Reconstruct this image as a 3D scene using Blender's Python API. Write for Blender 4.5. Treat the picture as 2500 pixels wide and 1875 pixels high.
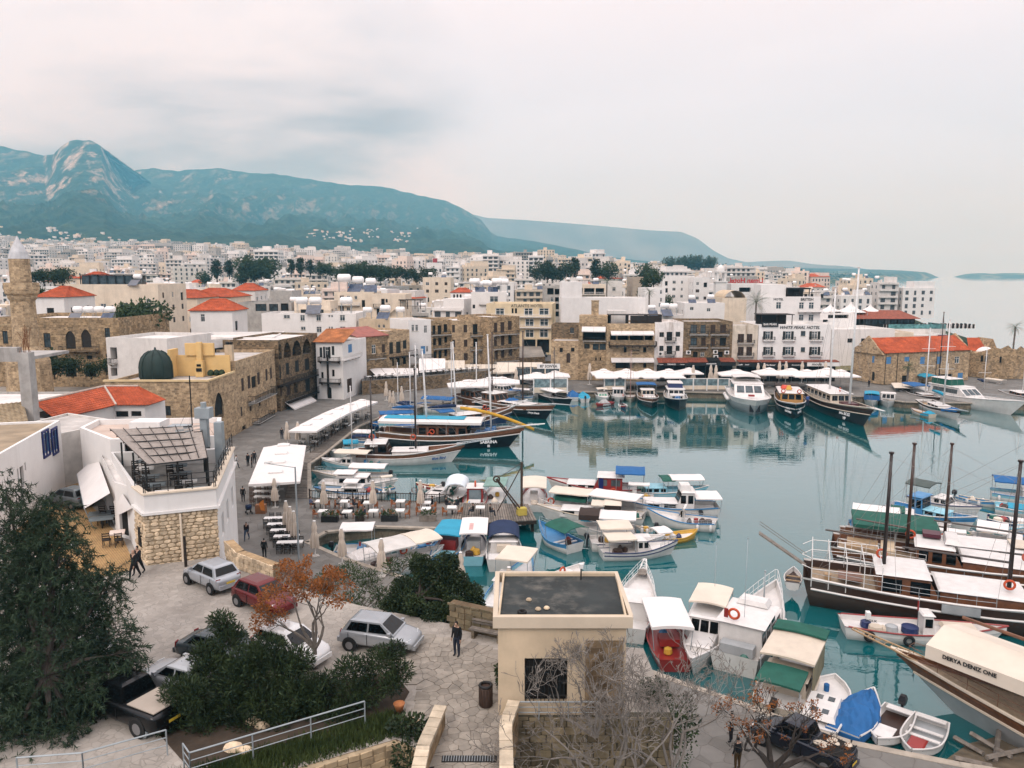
import bpy, bmesh, math, random
from mathutils import Vector, Matrix, noise as NZ
R=math.radians; PI=math.pi
S=bpy.context.scene
for o in list(bpy.data.objects): bpy.data.objects.remove(o)
# ---------------------------------------------------------------- camera
FPX=1888.0; PITCH=8.1; CAMH=25.0
cam=bpy.data.cameras.new('camera'); camo=bpy.data.objects.new('camera',cam); S.collection.objects.link(camo)
camo.location=(0,0,CAMH); camo.rotation_euler=(R(90-PITCH),0,0)
cam.sensor_width=36; cam.lens=FPX/2500*36; cam.clip_start=0.5; cam.clip_end=60000
S.camera=camo
# ---------------------------------------------------------------- sky
SUN_EL=42; SUN_AZ=205      # the veiled sun stands high behind the camera, a little to the left
W=bpy.data.worlds.new('World'); S.world=W; W.use_nodes=True
nt=W.node_tree; nt.nodes.clear(); N=nt.nodes.new; L=nt.links.new
def wn(t,**k):
    n=N(t)
    for a,b in k.items(): setattr(n,a,b)
    return n
sky=wn('ShaderNodeTexSky',sky_type='NISHITA',sun_disc=False); sky.sun_elevation=R(SUN_EL); sky.sun_rotation=R(SUN_AZ)
sky.air_density=1.5; sky.dust_density=3
bg1=N('ShaderNodeBackground'); bg1.inputs[1].default_value=0.08; L(sky.outputs[0],bg1.inputs[0])
tc=N('ShaderNodeTexCoord')
sep=N('ShaderNodeSeparateXYZ'); L(tc.outputs['Generated'],sep.inputs[0])
ad=wn('ShaderNodeMath',operation='ADD'); L(sep.outputs[2],ad.inputs[0]); ad.inputs[1].default_value=0.22
mx=wn('ShaderNodeMath',operation='MAXIMUM'); L(ad.outputs[0],mx.inputs[0]); mx.inputs[1].default_value=0.05
dv=wn('ShaderNodeVectorMath',operation='DIVIDE'); L(tc.outputs['Generated'],dv.inputs[0])
cb=N('ShaderNodeCombineXYZ')
for i in range(3): L(mx.outputs[0],cb.inputs[i])
L(cb.outputs[0],dv.inputs[1])
mp=N('ShaderNodeMapping'); L(dv.outputs[0],mp.inputs[0]); mp.inputs['Scale'].default_value=(0.8,0.95,1.5); mp.inputs['Location'].default_value=(5.3,0.4,1.2)
nz=N('ShaderNodeTexNoise'); L(mp.outputs[0],nz.inputs['Vector']); nz.inputs['Scale'].default_value=1.25; nz.inputs['Detail'].default_value=7; nz.inputs['Roughness'].default_value=0.5; nz.inputs['Distortion'].default_value=0.25
rp=N('ShaderNodeValToRGB'); L(nz.outputs[0],rp.inputs[0])
rp.color_ramp.elements[0].position=0.38; rp.color_ramp.elements[0].color=(0.40,0.425,0.48,1)
rp.color_ramp.elements[1].position=0.62; rp.color_ramp.elements[1].color=(0.86,0.825,0.86,1)
e=rp.color_ramp.elements.new(0.49); e.color=(0.66,0.665,0.72,1)
dt=wn('ShaderNodeVectorMath',operation='DOT_PRODUCT'); L(tc.outputs['Generated'],dt.inputs[0]); dt.inputs[1].default_value=(-0.34,0.935,0.12)
mr=wn('ShaderNodeMapRange'); L(dt.outputs['Value'],mr.inputs[0]); mr.inputs[1].default_value=0.945; mr.inputs[2].default_value=0.99; mr.inputs[3].default_value=0.0; mr.inputs[4].default_value=0.9; mr.interpolation_type='SMOOTHSTEP'
cw=N('ShaderNodeMix'); cw.data_type='RGBA'; bz=N('ShaderNodeValToRGB'); L(sep.outputs[2],bz.inputs[0]); bz.color_ramp.elements[0].color=(0.66,0.85,1.06,1); bz.color_ramp.elements[1].position=0.30; bz.color_ramp.elements[1].color=(0.88,0.85,0.90,1); L(bz.outputs[0],cw.inputs[6])
mf=wn('ShaderNodeMath',operation='ADD'); L(mr.outputs[0],mf.inputs[0]); mf.inputs[1].default_value=0.10
L(mf.outputs[0],cw.inputs[0]); L(rp.outputs[0],cw.inputs[7])
zc=wn('ShaderNodeMath',operation='MAXIMUM'); L(sep.outputs[2],zc.inputs[0]); zc.inputs[1].default_value=0
zp=wn('ShaderNodeMath',operation='POWER'); L(zc.outputs[0],zp.inputs[0]); zp.inputs[1].default_value=2.2
mz=wn('ShaderNodeMath',operation='MULTIPLY_ADD'); L(zp.outputs[0],mz.inputs[0]); mz.inputs[1].default_value=1.5; mz.inputs[2].default_value=0.98
bg2=N('ShaderNodeBackground'); L(cw.outputs[2],bg2.inputs[0]); L(mz.outputs[0],bg2.inputs[1])
ms=N('ShaderNodeMixShader'); ms.inputs[0].default_value=0.94; L(bg1.outputs[0],ms.inputs[1]); L(bg2.outputs[0],ms.inputs[2])
wo=N('ShaderNodeOutputWorld'); L(ms.outputs[0],wo.inputs[0])
# ---------------------------------------------------------------- sun
sl=bpy.data.lights.new('sun','SUN'); sl.energy=1.3; sl.angle=R(25); sl.color=(1,0.95,0.9)
so=bpy.data.objects.new('sun',sl); S.collection.objects.link(so)
sd=Vector((math.sin(R(SUN_AZ))*math.cos(R(SUN_EL)), math.cos(R(SUN_AZ))*math.cos(R(SUN_EL)), math.sin(R(SUN_EL))))
so.rotation_euler=sd.to_track_quat('Z','Y').to_euler()
S.view_settings.view_transform='Standard'; S.view_settings.look='None'; S.view_settings.gamma=1; S.view_settings.exposure=0.18
S.view_settings.use_curve_mapping=False
S.cycles.max_bounces=5; S.cycles.diffuse_bounces=2; S.cycles.glossy_bounces=3; S.cycles.transmission_bounces=3; S.cycles.transparent_max_bounces=6
S.cycles.volume_bounces=0; S.cycles.use_fast_gi=False
# ---------------------------------------------------------------- projection helpers (photo pixel -> point of the place)
sT,cT=math.sin(R(PITCH)),math.cos(R(PITCH))
def G(u,v,z=0.0):
    a=(u-1250)/FPX; b=(v-937.5)/FPX; t=(CAMH-z)/(sT+b*cT)
    return Vector((a*t,(cT-b*sT)*t,z))
def AT(u,v,Y):
    a=(u-1250)/FPX; b=(v-937.5)/FPX; t=Y/(cT-b*sT)
    return Vector((a*t,Y,CAMH-(sT+b*cT)*t))
def RAY(u,v):
    a=(u-1250)/FPX; b=(v-937.5)/FPX
    return Vector((a,cT-b*sT,-(sT+b*cT)))
def PIX(p):
    x,y,z=p; d=y*cT+(CAMH-z)*sT; w=-y*sT+(CAMH-z)*cT
    return 1250+FPX*x/d, 937.5+FPX*w/d
def lerp(a,b,t): return a+(b-a)*t
def interp(pts,x):
    if x<=pts[0][0]: return pts[0][1]
    for (x0,y0),(x1,y1) in zip(pts,pts[1:]):
        if x<=x1: return y0+(y1-y0)*(x-x0)/(x1-x0)
    return pts[-1][1]
# ---------------------------------------------------------------- mesh builder
COL=S.collection
class MB:
    def __init__(s): s.v=[]; s.f=[]; s.m=[]
    def add(s,vs,fs,mi=0):
        o=len(s.v); s.v.extend([tuple(p) for p in vs])
        for f in fs: s.f.append([i+o for i in f]); s.m.append(mi)
        return s
    def poly(s,vs,mi=0): return s.add(vs,[list(range(len(vs)))],mi)
    def box(s,x0,x1,y0,y1,z0,z1,mi=0):
        return s.add([(x0,y0,z0),(x1,y0,z0),(x1,y1,z0),(x0,y1,z0),(x0,y0,z1),(x1,y0,z1),(x1,y1,z1),(x0,y1,z1)],
          [[0,3,2,1],[4,5,6,7],[0,1,5,4],[1,2,6,5],[2,3,7,6],[3,0,4,7]],mi)
    def obox(s,c,sx,sy,z0,z1,rz=0,mi=0):
        ca,sa=math.cos(rz),math.sin(rz)
        P=[(c[0]+ca*x-sa*y,c[1]+sa*x+ca*y) for x,y in ((-sx/2,-sy/2),(sx/2,-sy/2),(sx/2,sy/2),(-sx/2,sy/2))]
        return s.prism(P,z0,z1,mi)
    def prism(s,P,z0,z1,mi=0,top=None):
        n=len(P); T=top or P
        return s.add([(p[0],p[1],z0) for p in P]+[(p[0],p[1],z1) for p in T],
          [list(range(n))[::-1],list(range(n,2*n))]+[[i,(i+1)%n,n+(i+1)%n,n+i] for i in range(n)],mi)
    def tube(s,p0,p1,r0,r1=None,n=6,mi=0,cap=True):
        r1=r0 if r1 is None else r1
        p0=Vector(p0); p1=Vector(p1); d=p1-p0
        if d.length<1e-6: return s
        d.normalize(); a=d.cross(Vector((0,0,1)) if abs(d.z)<.9 else Vector((1,0,0))).normalized(); b=d.cross(a)
        vs=[p0+(a*math.cos(2*PI*i/n)+b*math.sin(2*PI*i/n))*r0 for i in range(n)]+[p1+(a*math.cos(2*PI*i/n)+b*math.sin(2*PI*i/n))*r1 for i in range(n)]
        fs=[[i,(i+1)%n,n+(i+1)%n,n+i] for i in range(n)]
        if cap: fs+=[list(range(n))[::-1],list(range(n,2*n))]
        return s.add(vs,fs,mi)
    def path(s,pts,r,n=5,mi=0):
        for a,b in zip(pts,pts[1:]): s.tube(a,b,r,r,n,mi,False)
        return s
    def loft(s,rings,caps=True,closed=True,mi=0):
        n=len(rings[0]); vs=[p for r in rings for p in r]; fs=[]
        for k in range(len(rings)-1):
            for i in range(n if closed else n-1):
                j=(i+1)%n; fs.append([k*n+i,k*n+j,(k+1)*n+j,(k+1)*n+i])
        if caps: fs+=[list(range(n))[::-1],list(range((len(rings)-1)*n,len(rings)*n))]
        return s.add(vs,fs,mi)
    def lathe(s,prof,n=16,c=(0,0,0),mi=0,caps=True):
        return s.loft([[(c[0]+r*math.cos(2*PI*i/n),c[1]+r*math.sin(2*PI*i/n),c[2]+z) for i in range(n)] for r,z in prof],caps,True,mi)
    def torus(s,c,ax,Rr,r,n=16,m=6,mi=0):
        ax=Vector(ax).normalized(); a=ax.cross(Vector((0,0,1)) if abs(ax.z)<.9 else Vector((1,0,0))).normalized(); b=ax.cross(a); c=Vector(c)
        vs=[];fs=[]
        for i in range(n):
            d=a*math.cos(2*PI*i/n)+b*math.sin(2*PI*i/n)
            for j in range(m): vs.append(c+d*(Rr+r*math.cos(2*PI*j/m))+ax*r*math.sin(2*PI*j/m))
        for i in range(n):
            for j in range(m): fs.append([i*m+j,((i+1)%n)*m+j,((i+1)%n)*m+(j+1)%m,i*m+(j+1)%m])
        return s.add(vs,fs,mi)
    def mesh(s,name,mats,smooth=False,fix=False):
        me=bpy.data.meshes.new(name); me.from_pydata(s.v,[],s.f)
        for m in (mats if isinstance(mats,(list,tuple)) else [mats]): me.materials.append(m)
        if any(s.m): me.polygons.foreach_set('material_index',s.m)
        if fix:
            bm=bmesh.new(); bm.from_mesh(me); bmesh.ops.recalc_face_normals(bm,faces=bm.faces); bm.to_mesh(me); bm.free()
        if smooth: me.polygons.foreach_set('use_smooth',[True]*len(me.polygons))
        me.update(); return me
    def build(s,name,mats,parent=None,smooth=False,loc=None,fix=False):
        o=bpy.data.objects.new(name,s.mesh(name,mats,smooth,fix)); COL.objects.link(o)
        if parent: o.parent=parent
        if loc: o.location=loc
        return o
def put(name,me,parent=None,loc=(0,0,0),rz=0,sc=None,rot=None):
    o=bpy.data.objects.new(name,me); COL.objects.link(o); o.location=loc
    o.rotation_euler=rot if rot else (0,0,rz)
    if sc: o.scale=sc
    if parent: o.parent=parent
    return o
def thing(name,label,cat,loc=(0,0,0),rz=0,group=None):
    o=bpy.data.objects.new(name,None); COL.objects.link(o); o.empty_display_size=.3
    o.location=loc; o.rotation_euler=(0,0,rz); return tag(o,label,cat,group)
def tag(o,label=None,cat=None,group=None,kind=None):
    if label: o['label']=label
    if cat: o['category']=cat
    if group: o['group']=group
    if kind: o['kind']=kind
    return o
_ub={}
def ubox(name,mat,parent,x0,x1,y0,y1,z0,z1):
    if mat.name not in _ub: _ub[mat.name]=MB().box(-.5,.5,-.5,.5,-.5,.5).mesh('block_'+mat.name,mat)
    o=bpy.data.objects.new(name,_ub[mat.name]); COL.objects.link(o)
    o.location=((x0+x1)/2,(y0+y1)/2,(z0+z1)/2); o.scale=(abs(x1-x0),abs(y1-y0),abs(z1-z0))
    if parent: o.parent=parent
    return o
def dup(root,label=None,group=None,loc=None,rz=None):
    r=root.copy(); COL.objects.link(r)
    if label: r['label']=label
    if group: r['group']=group
    if loc is not None: r.location=loc
    if rz is not None: r.rotation_euler=(0,0,rz)
    for ch in root.children:
        c=ch.copy(); COL.objects.link(c); c.parent=r
        for g in ch.children:
            d=g.copy(); COL.objects.link(d); d.parent=c
    return r
def text_mesh(txt,mat,size=1.0,ext=.01,shear=0,bold=0):
    cu=bpy.data.curves.new('lettering','FONT'); cu.body=txt; cu.size=size; cu.extrude=ext; cu.align_x='CENTER'; cu.align_y='CENTER'; cu.shear=shear; cu.offset=bold; cu.resolution_u=2
    o=bpy.data.objects.new('t',cu); me=bpy.data.meshes.new_from_object(o); bpy.data.objects.remove(o); bpy.data.curves.remove(cu)
    me.materials.clear(); me.materials.append(mat); return me
# ---------------------------------------------------------------- materials (all procedural)
MATS={}
def newmat(name):
    m=bpy.data.materials.new(name); m.use_nodes=True; nt=m.node_tree; nt.nodes.clear()
    o=nt.nodes.new('ShaderNodeOutputMaterial'); b=nt.nodes.new('ShaderNodeBsdfPrincipled'); nt.links.new(b.outputs[0],o.inputs[0])
    MATS[name]=m; return m,nt,b
def nn(nt,t,**k):
    n=nt.nodes.new(t)
    for a,b in k.items(): setattr(n,a,b)
    return n
def c4(c): return (c[0],c[1],c[2],1)
def AL(c,e=.25):
    l=max(.004,.3*c[0]+.5*c[1]+.2*c[2]); k=min(1.,(l/.6)**e); return tuple(x*k for x in c)
def mixc(nt,fac,a,b,blend='MIX'):
    m=nn(nt,'ShaderNodeMix',data_type='RGBA',blend_type=blend)
    for i,x in ((0,fac),(6,a),(7,b)):
        if isinstance(x,(int,float)): m.inputs[i].default_value=x
        elif isinstance(x,tuple): m.inputs[i].default_value=c4(x)
        else: nt.links.new(x,m.inputs[i])
    return m.outputs[2]
def noise(nt,vec,scale,detail=4,rough=.55,dist=0):
    n=nn(nt,'ShaderNodeTexNoise'); n.inputs['Scale'].default_value=scale; n.inputs['Detail'].default_value=detail; n.inputs['Roughness'].default_value=rough; n.inputs['Distortion'].default_value=dist
    if vec is not None: nt.links.new(vec,n.inputs['Vector'])
    return n.outputs[0]
def ramp(nt,fac,p0,p1,v0=0.,v1=1.):
    m=nn(nt,'ShaderNodeMapRange'); nt.links.new(fac,m.inputs[0]); m.inputs[1].default_value=p0; m.inputs[2].default_value=p1; m.inputs[3].default_value=v0; m.inputs[4].default_value=v1
    return m.outputs[0]
def wpos(nt,scale=None,obj=False):
    if obj: v=nn(nt,'ShaderNodeTexCoord').outputs['Object']
    else: v=nn(nt,'ShaderNodeNewGeometry').outputs['Position']
    if scale:
        m=nn(nt,'ShaderNodeMapping'); nt.links.new(v,m.inputs[0]); m.inputs['Scale'].default_value=scale; v=m.outputs[0]
    return v
def bumpit(nt,b,h,strength,dist=.05):
    n=nn(nt,'ShaderNodeBump'); n.inputs['Strength'].default_value=strength; n.inputs['Distance'].default_value=dist; nt.links.new(h,n.inputs['Height']); nt.links.new(n.outputs[0],b.inputs['Normal'])
def M(name,col,rough=.7,var=.25,scale=1.2,stain=0.,scol=None,metal=0.,spec=.35,bump=0.,obj=False,coat=0,rnd=0.):
    if name in MATS: return MATS[name]
    col=AL(col); m,nt,b=newmat(name); p=wpos(nt,obj=obj)
    f=noise(nt,p,scale,5,.6)
    dark=tuple(x*(1-var) for x in col); lite=tuple(min(1,x*(1+var*.55)) for x in col)
    c=mixc(nt,ramp(nt,f,.3,.7),dark,lite)
    if rnd:
        oi=nn(nt,'ShaderNodeObjectInfo'); hs=nn(nt,'ShaderNodeHueSaturation'); nt.links.new(c,hs.inputs['Color']); nt.links.new(ramp(nt,oi.outputs['Random'],0,1,1-rnd,1+rnd),hs.inputs['Value']); c=hs.outputs[0]
    if stain:
        s1=noise(nt,wpos(nt,(1.3,1.3,.16)),1.0,6,.65); s2=noise(nt,p,.35,3,.5)
        mm=nn(nt,'ShaderNodeMath',operation='MULTIPLY'); nt.links.new(ramp(nt,s1,.47,.72),mm.inputs[0]); nt.links.new(ramp(nt,s2,.35,.65),mm.inputs[1])
        m2=nn(nt,'ShaderNodeMath',operation='MULTIPLY'); nt.links.new(mm.outputs[0],m2.inputs[0]); m2.inputs[1].default_value=stain
        c=mixc(nt,m2.outputs[0],c,scol or (.16,.14,.12))
    nt.links.new(c,b.inputs['Base Color']); b.inputs['Roughness'].default_value=rough; b.inputs['Metallic'].default_value=metal; b.inputs['Specular IOR Level'].default_value=spec
    b.inputs['Coat Weight'].default_value=coat
    if bump: bumpit(nt,b,noise(nt,p,scale*9,4,.6),bump,.03)
    return m
def wall_uv(nt):
    g=nn(nt,'ShaderNodeNewGeometry'); cr=nn(nt,'ShaderNodeVectorMath',operation='CROSS_PRODUCT'); nt.links.new(g.outputs['True Normal'],cr.inputs[0]); cr.inputs[1].default_value=(0,0,1)
    d=nn(nt,'ShaderNodeVectorMath',operation='DOT_PRODUCT'); nt.links.new(g.outputs['Position'],d.inputs[0]); nt.links.new(cr.outputs[0],d.inputs[1])
    s=nn(nt,'ShaderNodeSeparateXYZ'); nt.links.new(g.outputs['Position'],s.inputs[0]); c=nn(nt,'ShaderNodeCombineXYZ'); nt.links.new(d.outputs['Value'],c.inputs[0]); nt.links.new(s.outputs[2],c.inputs[1])
    return c.outputs[0],g.outputs['Position']
def STONE(name,c1,c2,mortar,bw=.55,bh=.3,stain=.5,rough=.9,msize=.025):
    if name in MATS: return MATS[name]
    c1,c2,mortar=AL(c1,.3),AL(c2,.3),AL(mortar,.3); m,nt,b=newmat(name); uv,p=wall_uv(nt)
    dn=nn(nt,'ShaderNodeTexNoise'); dn.inputs['Scale'].default_value=1.6; nt.links.new(uv,dn.inputs['Vector'])
    ad=nn(nt,'ShaderNodeVectorMath',operation='MULTIPLY_ADD'); nt.links.new(dn.outputs['Color'],ad.inputs[0]); ad.inputs[1].default_value=(.18,.12,0); nt.links.new(uv,ad.inputs[2])
    br=nn(nt,'ShaderNodeTexBrick'); nt.links.new(ad.outputs[0],br.inputs['Vector']); br.inputs['Color1'].default_value=c4(c1); br.inputs['Color2'].default_value=c4(c2); br.inputs['Mortar'].default_value=c4(mortar)
    br.inputs['Scale'].default_value=1; br.inputs['Mortar Size'].default_value=msize; br.inputs['Mortar Smooth'].default_value=.3; br.inputs['Bias'].default_value=-.1; br.inputs['Brick Width'].default_value=bw; br.inputs['Row Height'].default_value=bh; br.squash=.75; br.squash_frequency=3
    f=noise(nt,p,1.1,6,.65); c=mixc(nt,1.,br.outputs[0],mixc(nt,ramp(nt,f,.3,.72),(.62,.6,.57),(1.25,1.22,1.18)),'MULTIPLY')
    f2=noise(nt,p,7,3,.6); c=mixc(nt,.6,c,mixc(nt,ramp(nt,f2,.3,.7),(.62,.6,.58),(1.3,1.28,1.25)),'MULTIPLY')
    if stain:
        s1=noise(nt,wpos(nt,(1.,1.,.2)),.9,6,.65); mm=nn(nt,'ShaderNodeMath',operation='MULTIPLY'); nt.links.new(ramp(nt,s1,.5,.75),mm.inputs[0]); mm.inputs[1].default_value=stain
        c=mixc(nt,mm.outputs[0],c,(.1,.085,.065))
    nt.links.new(c,b.inputs['Base Color']); b.inputs['Roughness'].default_value=rough; b.inputs['Specular IOR Level'].default_value=.2
    bumpit(nt,b,br.outputs[1],-.6,.03); return m
def TILES(name,col,var=.35,pitch=.33,row=.4):
    # fired clay roof: ribs come from geometry, the material only gives colour variation tile by tile
    if name in MATS: return MATS[name]
    m,nt,b=newmat(name); p=wpos(nt)
    f=noise(nt,p,.6,4,.6); f2=noise(nt,p,4.5,3,.6); w=nn(nt,'ShaderNodeTexVoronoi'); w.inputs['Scale'].default_value=2.6; nt.links.new(p,w.inputs['Vector'])
    c=mixc(nt,ramp(nt,f,.3,.7),tuple(x*(1-var) for x in col),tuple(min(1,x*(1+var*.5)) for x in col))
    c=mixc(nt,.5,c,mixc(nt,ramp(nt,f2,.3,.7),(.6,.55,.5),(1.25,1.25,1.2)),'MULTIPLY')
    hs=nn(nt,'ShaderNodeSeparateColor'); nt.links.new(w.outputs['Color'],hs.inputs[0]); c=mixc(nt,.5,c,mixc(nt,hs.outputs[0],(.7,.66,.62),(1.2,1.15,1.1)),'MULTIPLY')
    nt.links.new(c,b.inputs['Base Color']); b.inputs['Roughness'].default_value=.85; b.inputs['Specular IOR Level'].default_value=.2; return m
def GLASS(name,col=(.02,.03,.035),rough=.08):
    if name in MATS: return MATS[name]
    m,nt,b=newmat(name); p=wpos(nt); oi=nn(nt,'ShaderNodeObjectInfo')
    f=noise(nt,p,1.3,2); c=mixc(nt,ramp(nt,f,.35,.65),col,tuple(x*2.2+.01 for x in col)); c=mixc(nt,ramp(nt,oi.outputs['Random'],.72,1.,0,.55),c,(.22,.21,.2))
    nt.links.new(c,b.inputs['Base Color']); b.inputs['Roughness'].default_value=rough; b.inputs['Specular IOR Level'].default_value=.5; return m
def LEAF(name,c1,c2,rough=.6,trans=.15,scale=.8):
    if name in MATS: return MATS[name]
    c1,c2=AL(c1,.12),AL(c2,.12); m,nt,b=newmat(name); p=wpos(nt); f=noise(nt,p,scale,4,.6); f2=noise(nt,p,14,2)
    c=mixc(nt,ramp(nt,f,.3,.7),c1,c2); c=mixc(nt,.5,c,mixc(nt,ramp(nt,f2,.25,.75),(.55,.55,.5),(1.4,1.4,1.3)),'MULTIPLY')
    nt.links.new(c,b.inputs['Base Color']); b.inputs['Roughness'].default_value=rough; b.inputs['Specular IOR Level'].default_value=.25
    if trans:
        tr=nn(nt,'ShaderNodeBsdfTranslucent'); nt.links.new(c,tr.inputs[0]); mx=nn(nt,'ShaderNodeMixShader'); mx.inputs[0].default_value=trans
        nt.links.new(b.outputs[0],mx.inputs[1]); nt.links.new(tr.outputs[0],mx.inputs[2]); nt.links.new(mx.outputs[0],[n for n in nt.nodes if n.type=='OUTPUT_MATERIAL'][0].inputs[0])
    return m
def PAVING(name,c1,c2,joint,scale=1.4,jw=.05,mix=.8,bumpv=.5):
    if name in MATS: return MATS[name]
    c1,c2,joint=AL(c1),AL(c2),AL(joint); m,nt,b=newmat(name); p=wpos(nt,(1,1,0)); dn=nn(nt,'ShaderNodeTexNoise'); dn.inputs['Scale'].default_value=1.3; nt.links.new(p,dn.inputs['Vector'])
    ad=nn(nt,'ShaderNodeVectorMath',operation='MULTIPLY_ADD'); nt.links.new(dn.outputs['Color'],ad.inputs[0]); ad.inputs[1].default_value=(.3,.3,0); nt.links.new(p,ad.inputs[2])
    v=nn(nt,'ShaderNodeTexVoronoi',feature='DISTANCE_TO_EDGE'); v.inputs['Scale'].default_value=scale; nt.links.new(ad.outputs[0],v.inputs['Vector'])
    v2=nn(nt,'ShaderNodeTexVoronoi'); v2.inputs['Scale'].default_value=scale; nt.links.new(ad.outputs[0],v2.inputs['Vector']); sc=nn(nt,'ShaderNodeSeparateColor'); nt.links.new(v2.outputs['Color'],sc.inputs[0])
    c=mixc(nt,sc.outputs[0],c1,c2); f=noise(nt,p,.45,6,.65); c=mixc(nt,.7,c,mixc(nt,ramp(nt,f,.3,.7),(.7,.69,.67),(1.2,1.2,1.19)),'MULTIPLY')
    j=ramp(nt,v.outputs[0],0,jw,mix,0); fj=noise(nt,p,.8,3); mm=nn(nt,'ShaderNodeMath',operation='MULTIPLY'); nt.links.new(j,mm.inputs[0]); nt.links.new(ramp(nt,fj,.35,.6,.15,1),mm.inputs[1])
    c=mixc(nt,mm.outputs[0],c,joint); nt.links.new(c,b.inputs['Base Color']); b.inputs['Roughness'].default_value=.9; b.inputs['Specular IOR Level'].default_value=.2
    bumpit(nt,b,ramp(nt,v.outputs[0],0,jw),bumpv,.03); return m
white=M('white_plaster',(.64,.61,.58),.85,.14,.7,stain=.55,scol=(.33,.3,.27))
whiteN=M('fresh_white_plaster',(.71,.69,.67),.8,.07,.6,stain=.25,scol=(.4,.37,.34))
cream=M('cream_plaster',(.68,.58,.46),.85,.14,.7,stain=.45,scol=(.3,.25,.2))
beigeP=M('beige_plaster',(.58,.46,.32),.85,.18,.6,stain=.9,scol=(.34,.28,.2))
greyP=M('grey_plaster',(.42,.4,.37),.9,.22,.8,stain=.6)
pinkP=M('pale_pink_plaster',(.72,.6,.53),.85,.12,.7,stain=.35,scol=(.35,.28,.25))
yellowP=M('yellow_plaster',(.72,.48,.2),.85,.1,.6,stain=.2,scol=(.4,.28,.15))
roofc=M('roof_concrete',(.5,.47,.44),.95,.3,.5,stain=.4)
roofw=M('whitewashed_roof',(.66,.63,.6),.9,.25,.5,stain=.5,scol=(.3,.28,.26))
stone=STONE('honey_stone',(.5,.365,.22),(.23,.16,.095),(.4,.32,.225))
stoneD=STONE('weathered_stone',(.34,.25,.155),(.12,.085,.055),(.27,.21,.15),stain=.7)
stoneL=STONE('pale_stone',(.58,.44,.285),(.32,.23,.145),(.48,.39,.28),.6,.3,.3)
stoneG=STONE('grey_quay_stone',(.3,.26,.2),(.22,.19,.15),(.2,.175,.14),.7,.35,.7)
ashlar=M('cut_stone',(.45,.34,.21),.9,.35,2.2,stain=.5,scol=(.13,.11,.08),bump=.5,rnd=.3)
ashlarD=M('mossy_cut_stone',(.25,.2,.125),.95,.45,1.7,stain=.6,scol=(.07,.08,.04),bump=.6,rnd=.35)
rubbleM=M('pale_rubble_stone',(.62,.49,.34),.92,.35,3.,stain=.3,scol=(.3,.22,.14),bump=.5,rnd=.28)
capM=M('wall_cap_stone',(.55,.46,.34),.9,.3,2.,stain=.3,bump=.4,rnd=.2)
mortarM=M('mortar',(.4,.31,.2),.95,.3,2.,bump=.4)
tileR=TILES('red_clay_tiles',(.43,.095,.04))
tileO=TILES('orange_clay_tiles',(.46,.19,.08),.45)
redsheet=M('faded_red_sheet_roof',(.38,.12,.09),.7,.3,.8,stain=.3)
rustroof=M('rust_red_awning_roof',(.33,.09,.05),.8,.4,1.5)
glass=GLASS('window_glass'); carglass=M('dark_car_glass',(.008,.01,.012),.06,.2,spec=.35); glassB=GLASS('blue_tinted_glass',(.05,.09,.11))
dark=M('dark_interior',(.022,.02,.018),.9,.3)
shutB=M('brown_shutter_wood',(.085,.05,.035),.75,.35,3.)
shutD=M('dark_green_shutter_wood',(.035,.038,.035),.7,.3,3.)
shutBl=M('blue_shutter_wood',(.1,.27,.52),.6,.2,3.)
deepblue=M('deep_blue_paint',(.02,.035,.2),.5,.2)
woodD=M('dark_timber',(.05,.035,.027),.8,.4,3.)
woodM=M('varnished_wood',(.22,.085,.035),.4,.4,3.,spec=.5,obj=True)
woodL=M('pale_teak',(.4,.27,.15),.6,.3,3.,obj=True)
woodG=M('weathered_grey_planks',(.23,.2,.17),.85,.4,2.5,rnd=.3)
iron=M('black_iron',(.02,.02,.02),.6,.3,spec=.4)
steel=M('galvanised_steel',(.36,.4,.42),.45,.15,metal=.3)
frameW=M('white_frame_paint',(.68,.67,.65),.6,.08)
canvasW=M('white_canvas',(.68,.65,.63),.85,.08,.5,stain=.2,scol=(.5,.46,.42))
canvasB=M('beige_canvas',(.58,.5,.42),.9,.12,1.)
canvasI=M('ivory_canvas',(.62,.55,.46),.9,.1,.6)
asphalt=M('asphalt',(.16,.155,.15),.9,.25,.8)
green=LEAF('olive_leaf',(.03,.06,.022),(.075,.11,.04)); greenD=LEAF('dark_leaf',(.01,.022,.01),(.055,.085,.03),trans=.1,scale=1.6)  # dark_leaf: paler noise patches paint lit leaf clusters into the colour
greenP=LEAF('pine_needle',(.012,.028,.016),(.05,.085,.042),trans=.1,scale=.9)
grassM=LEAF('weeds',(.03,.055,.015),(.09,.12,.035),trans=.1)
orangeL=LEAF('rust_orange_leaf',(.2,.06,.015),(.4,.15,.04),trans=.25)
bark=M('grey_bark',(.2,.175,.15),.95,.4,4.,bump=.4); barkP=M('pale_twig_bark',(.24,.215,.19),.95,.3,3.); barkD=M('dark_bark',(.075,.06,.05),.95,.4,4.,bump=.4)
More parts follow.
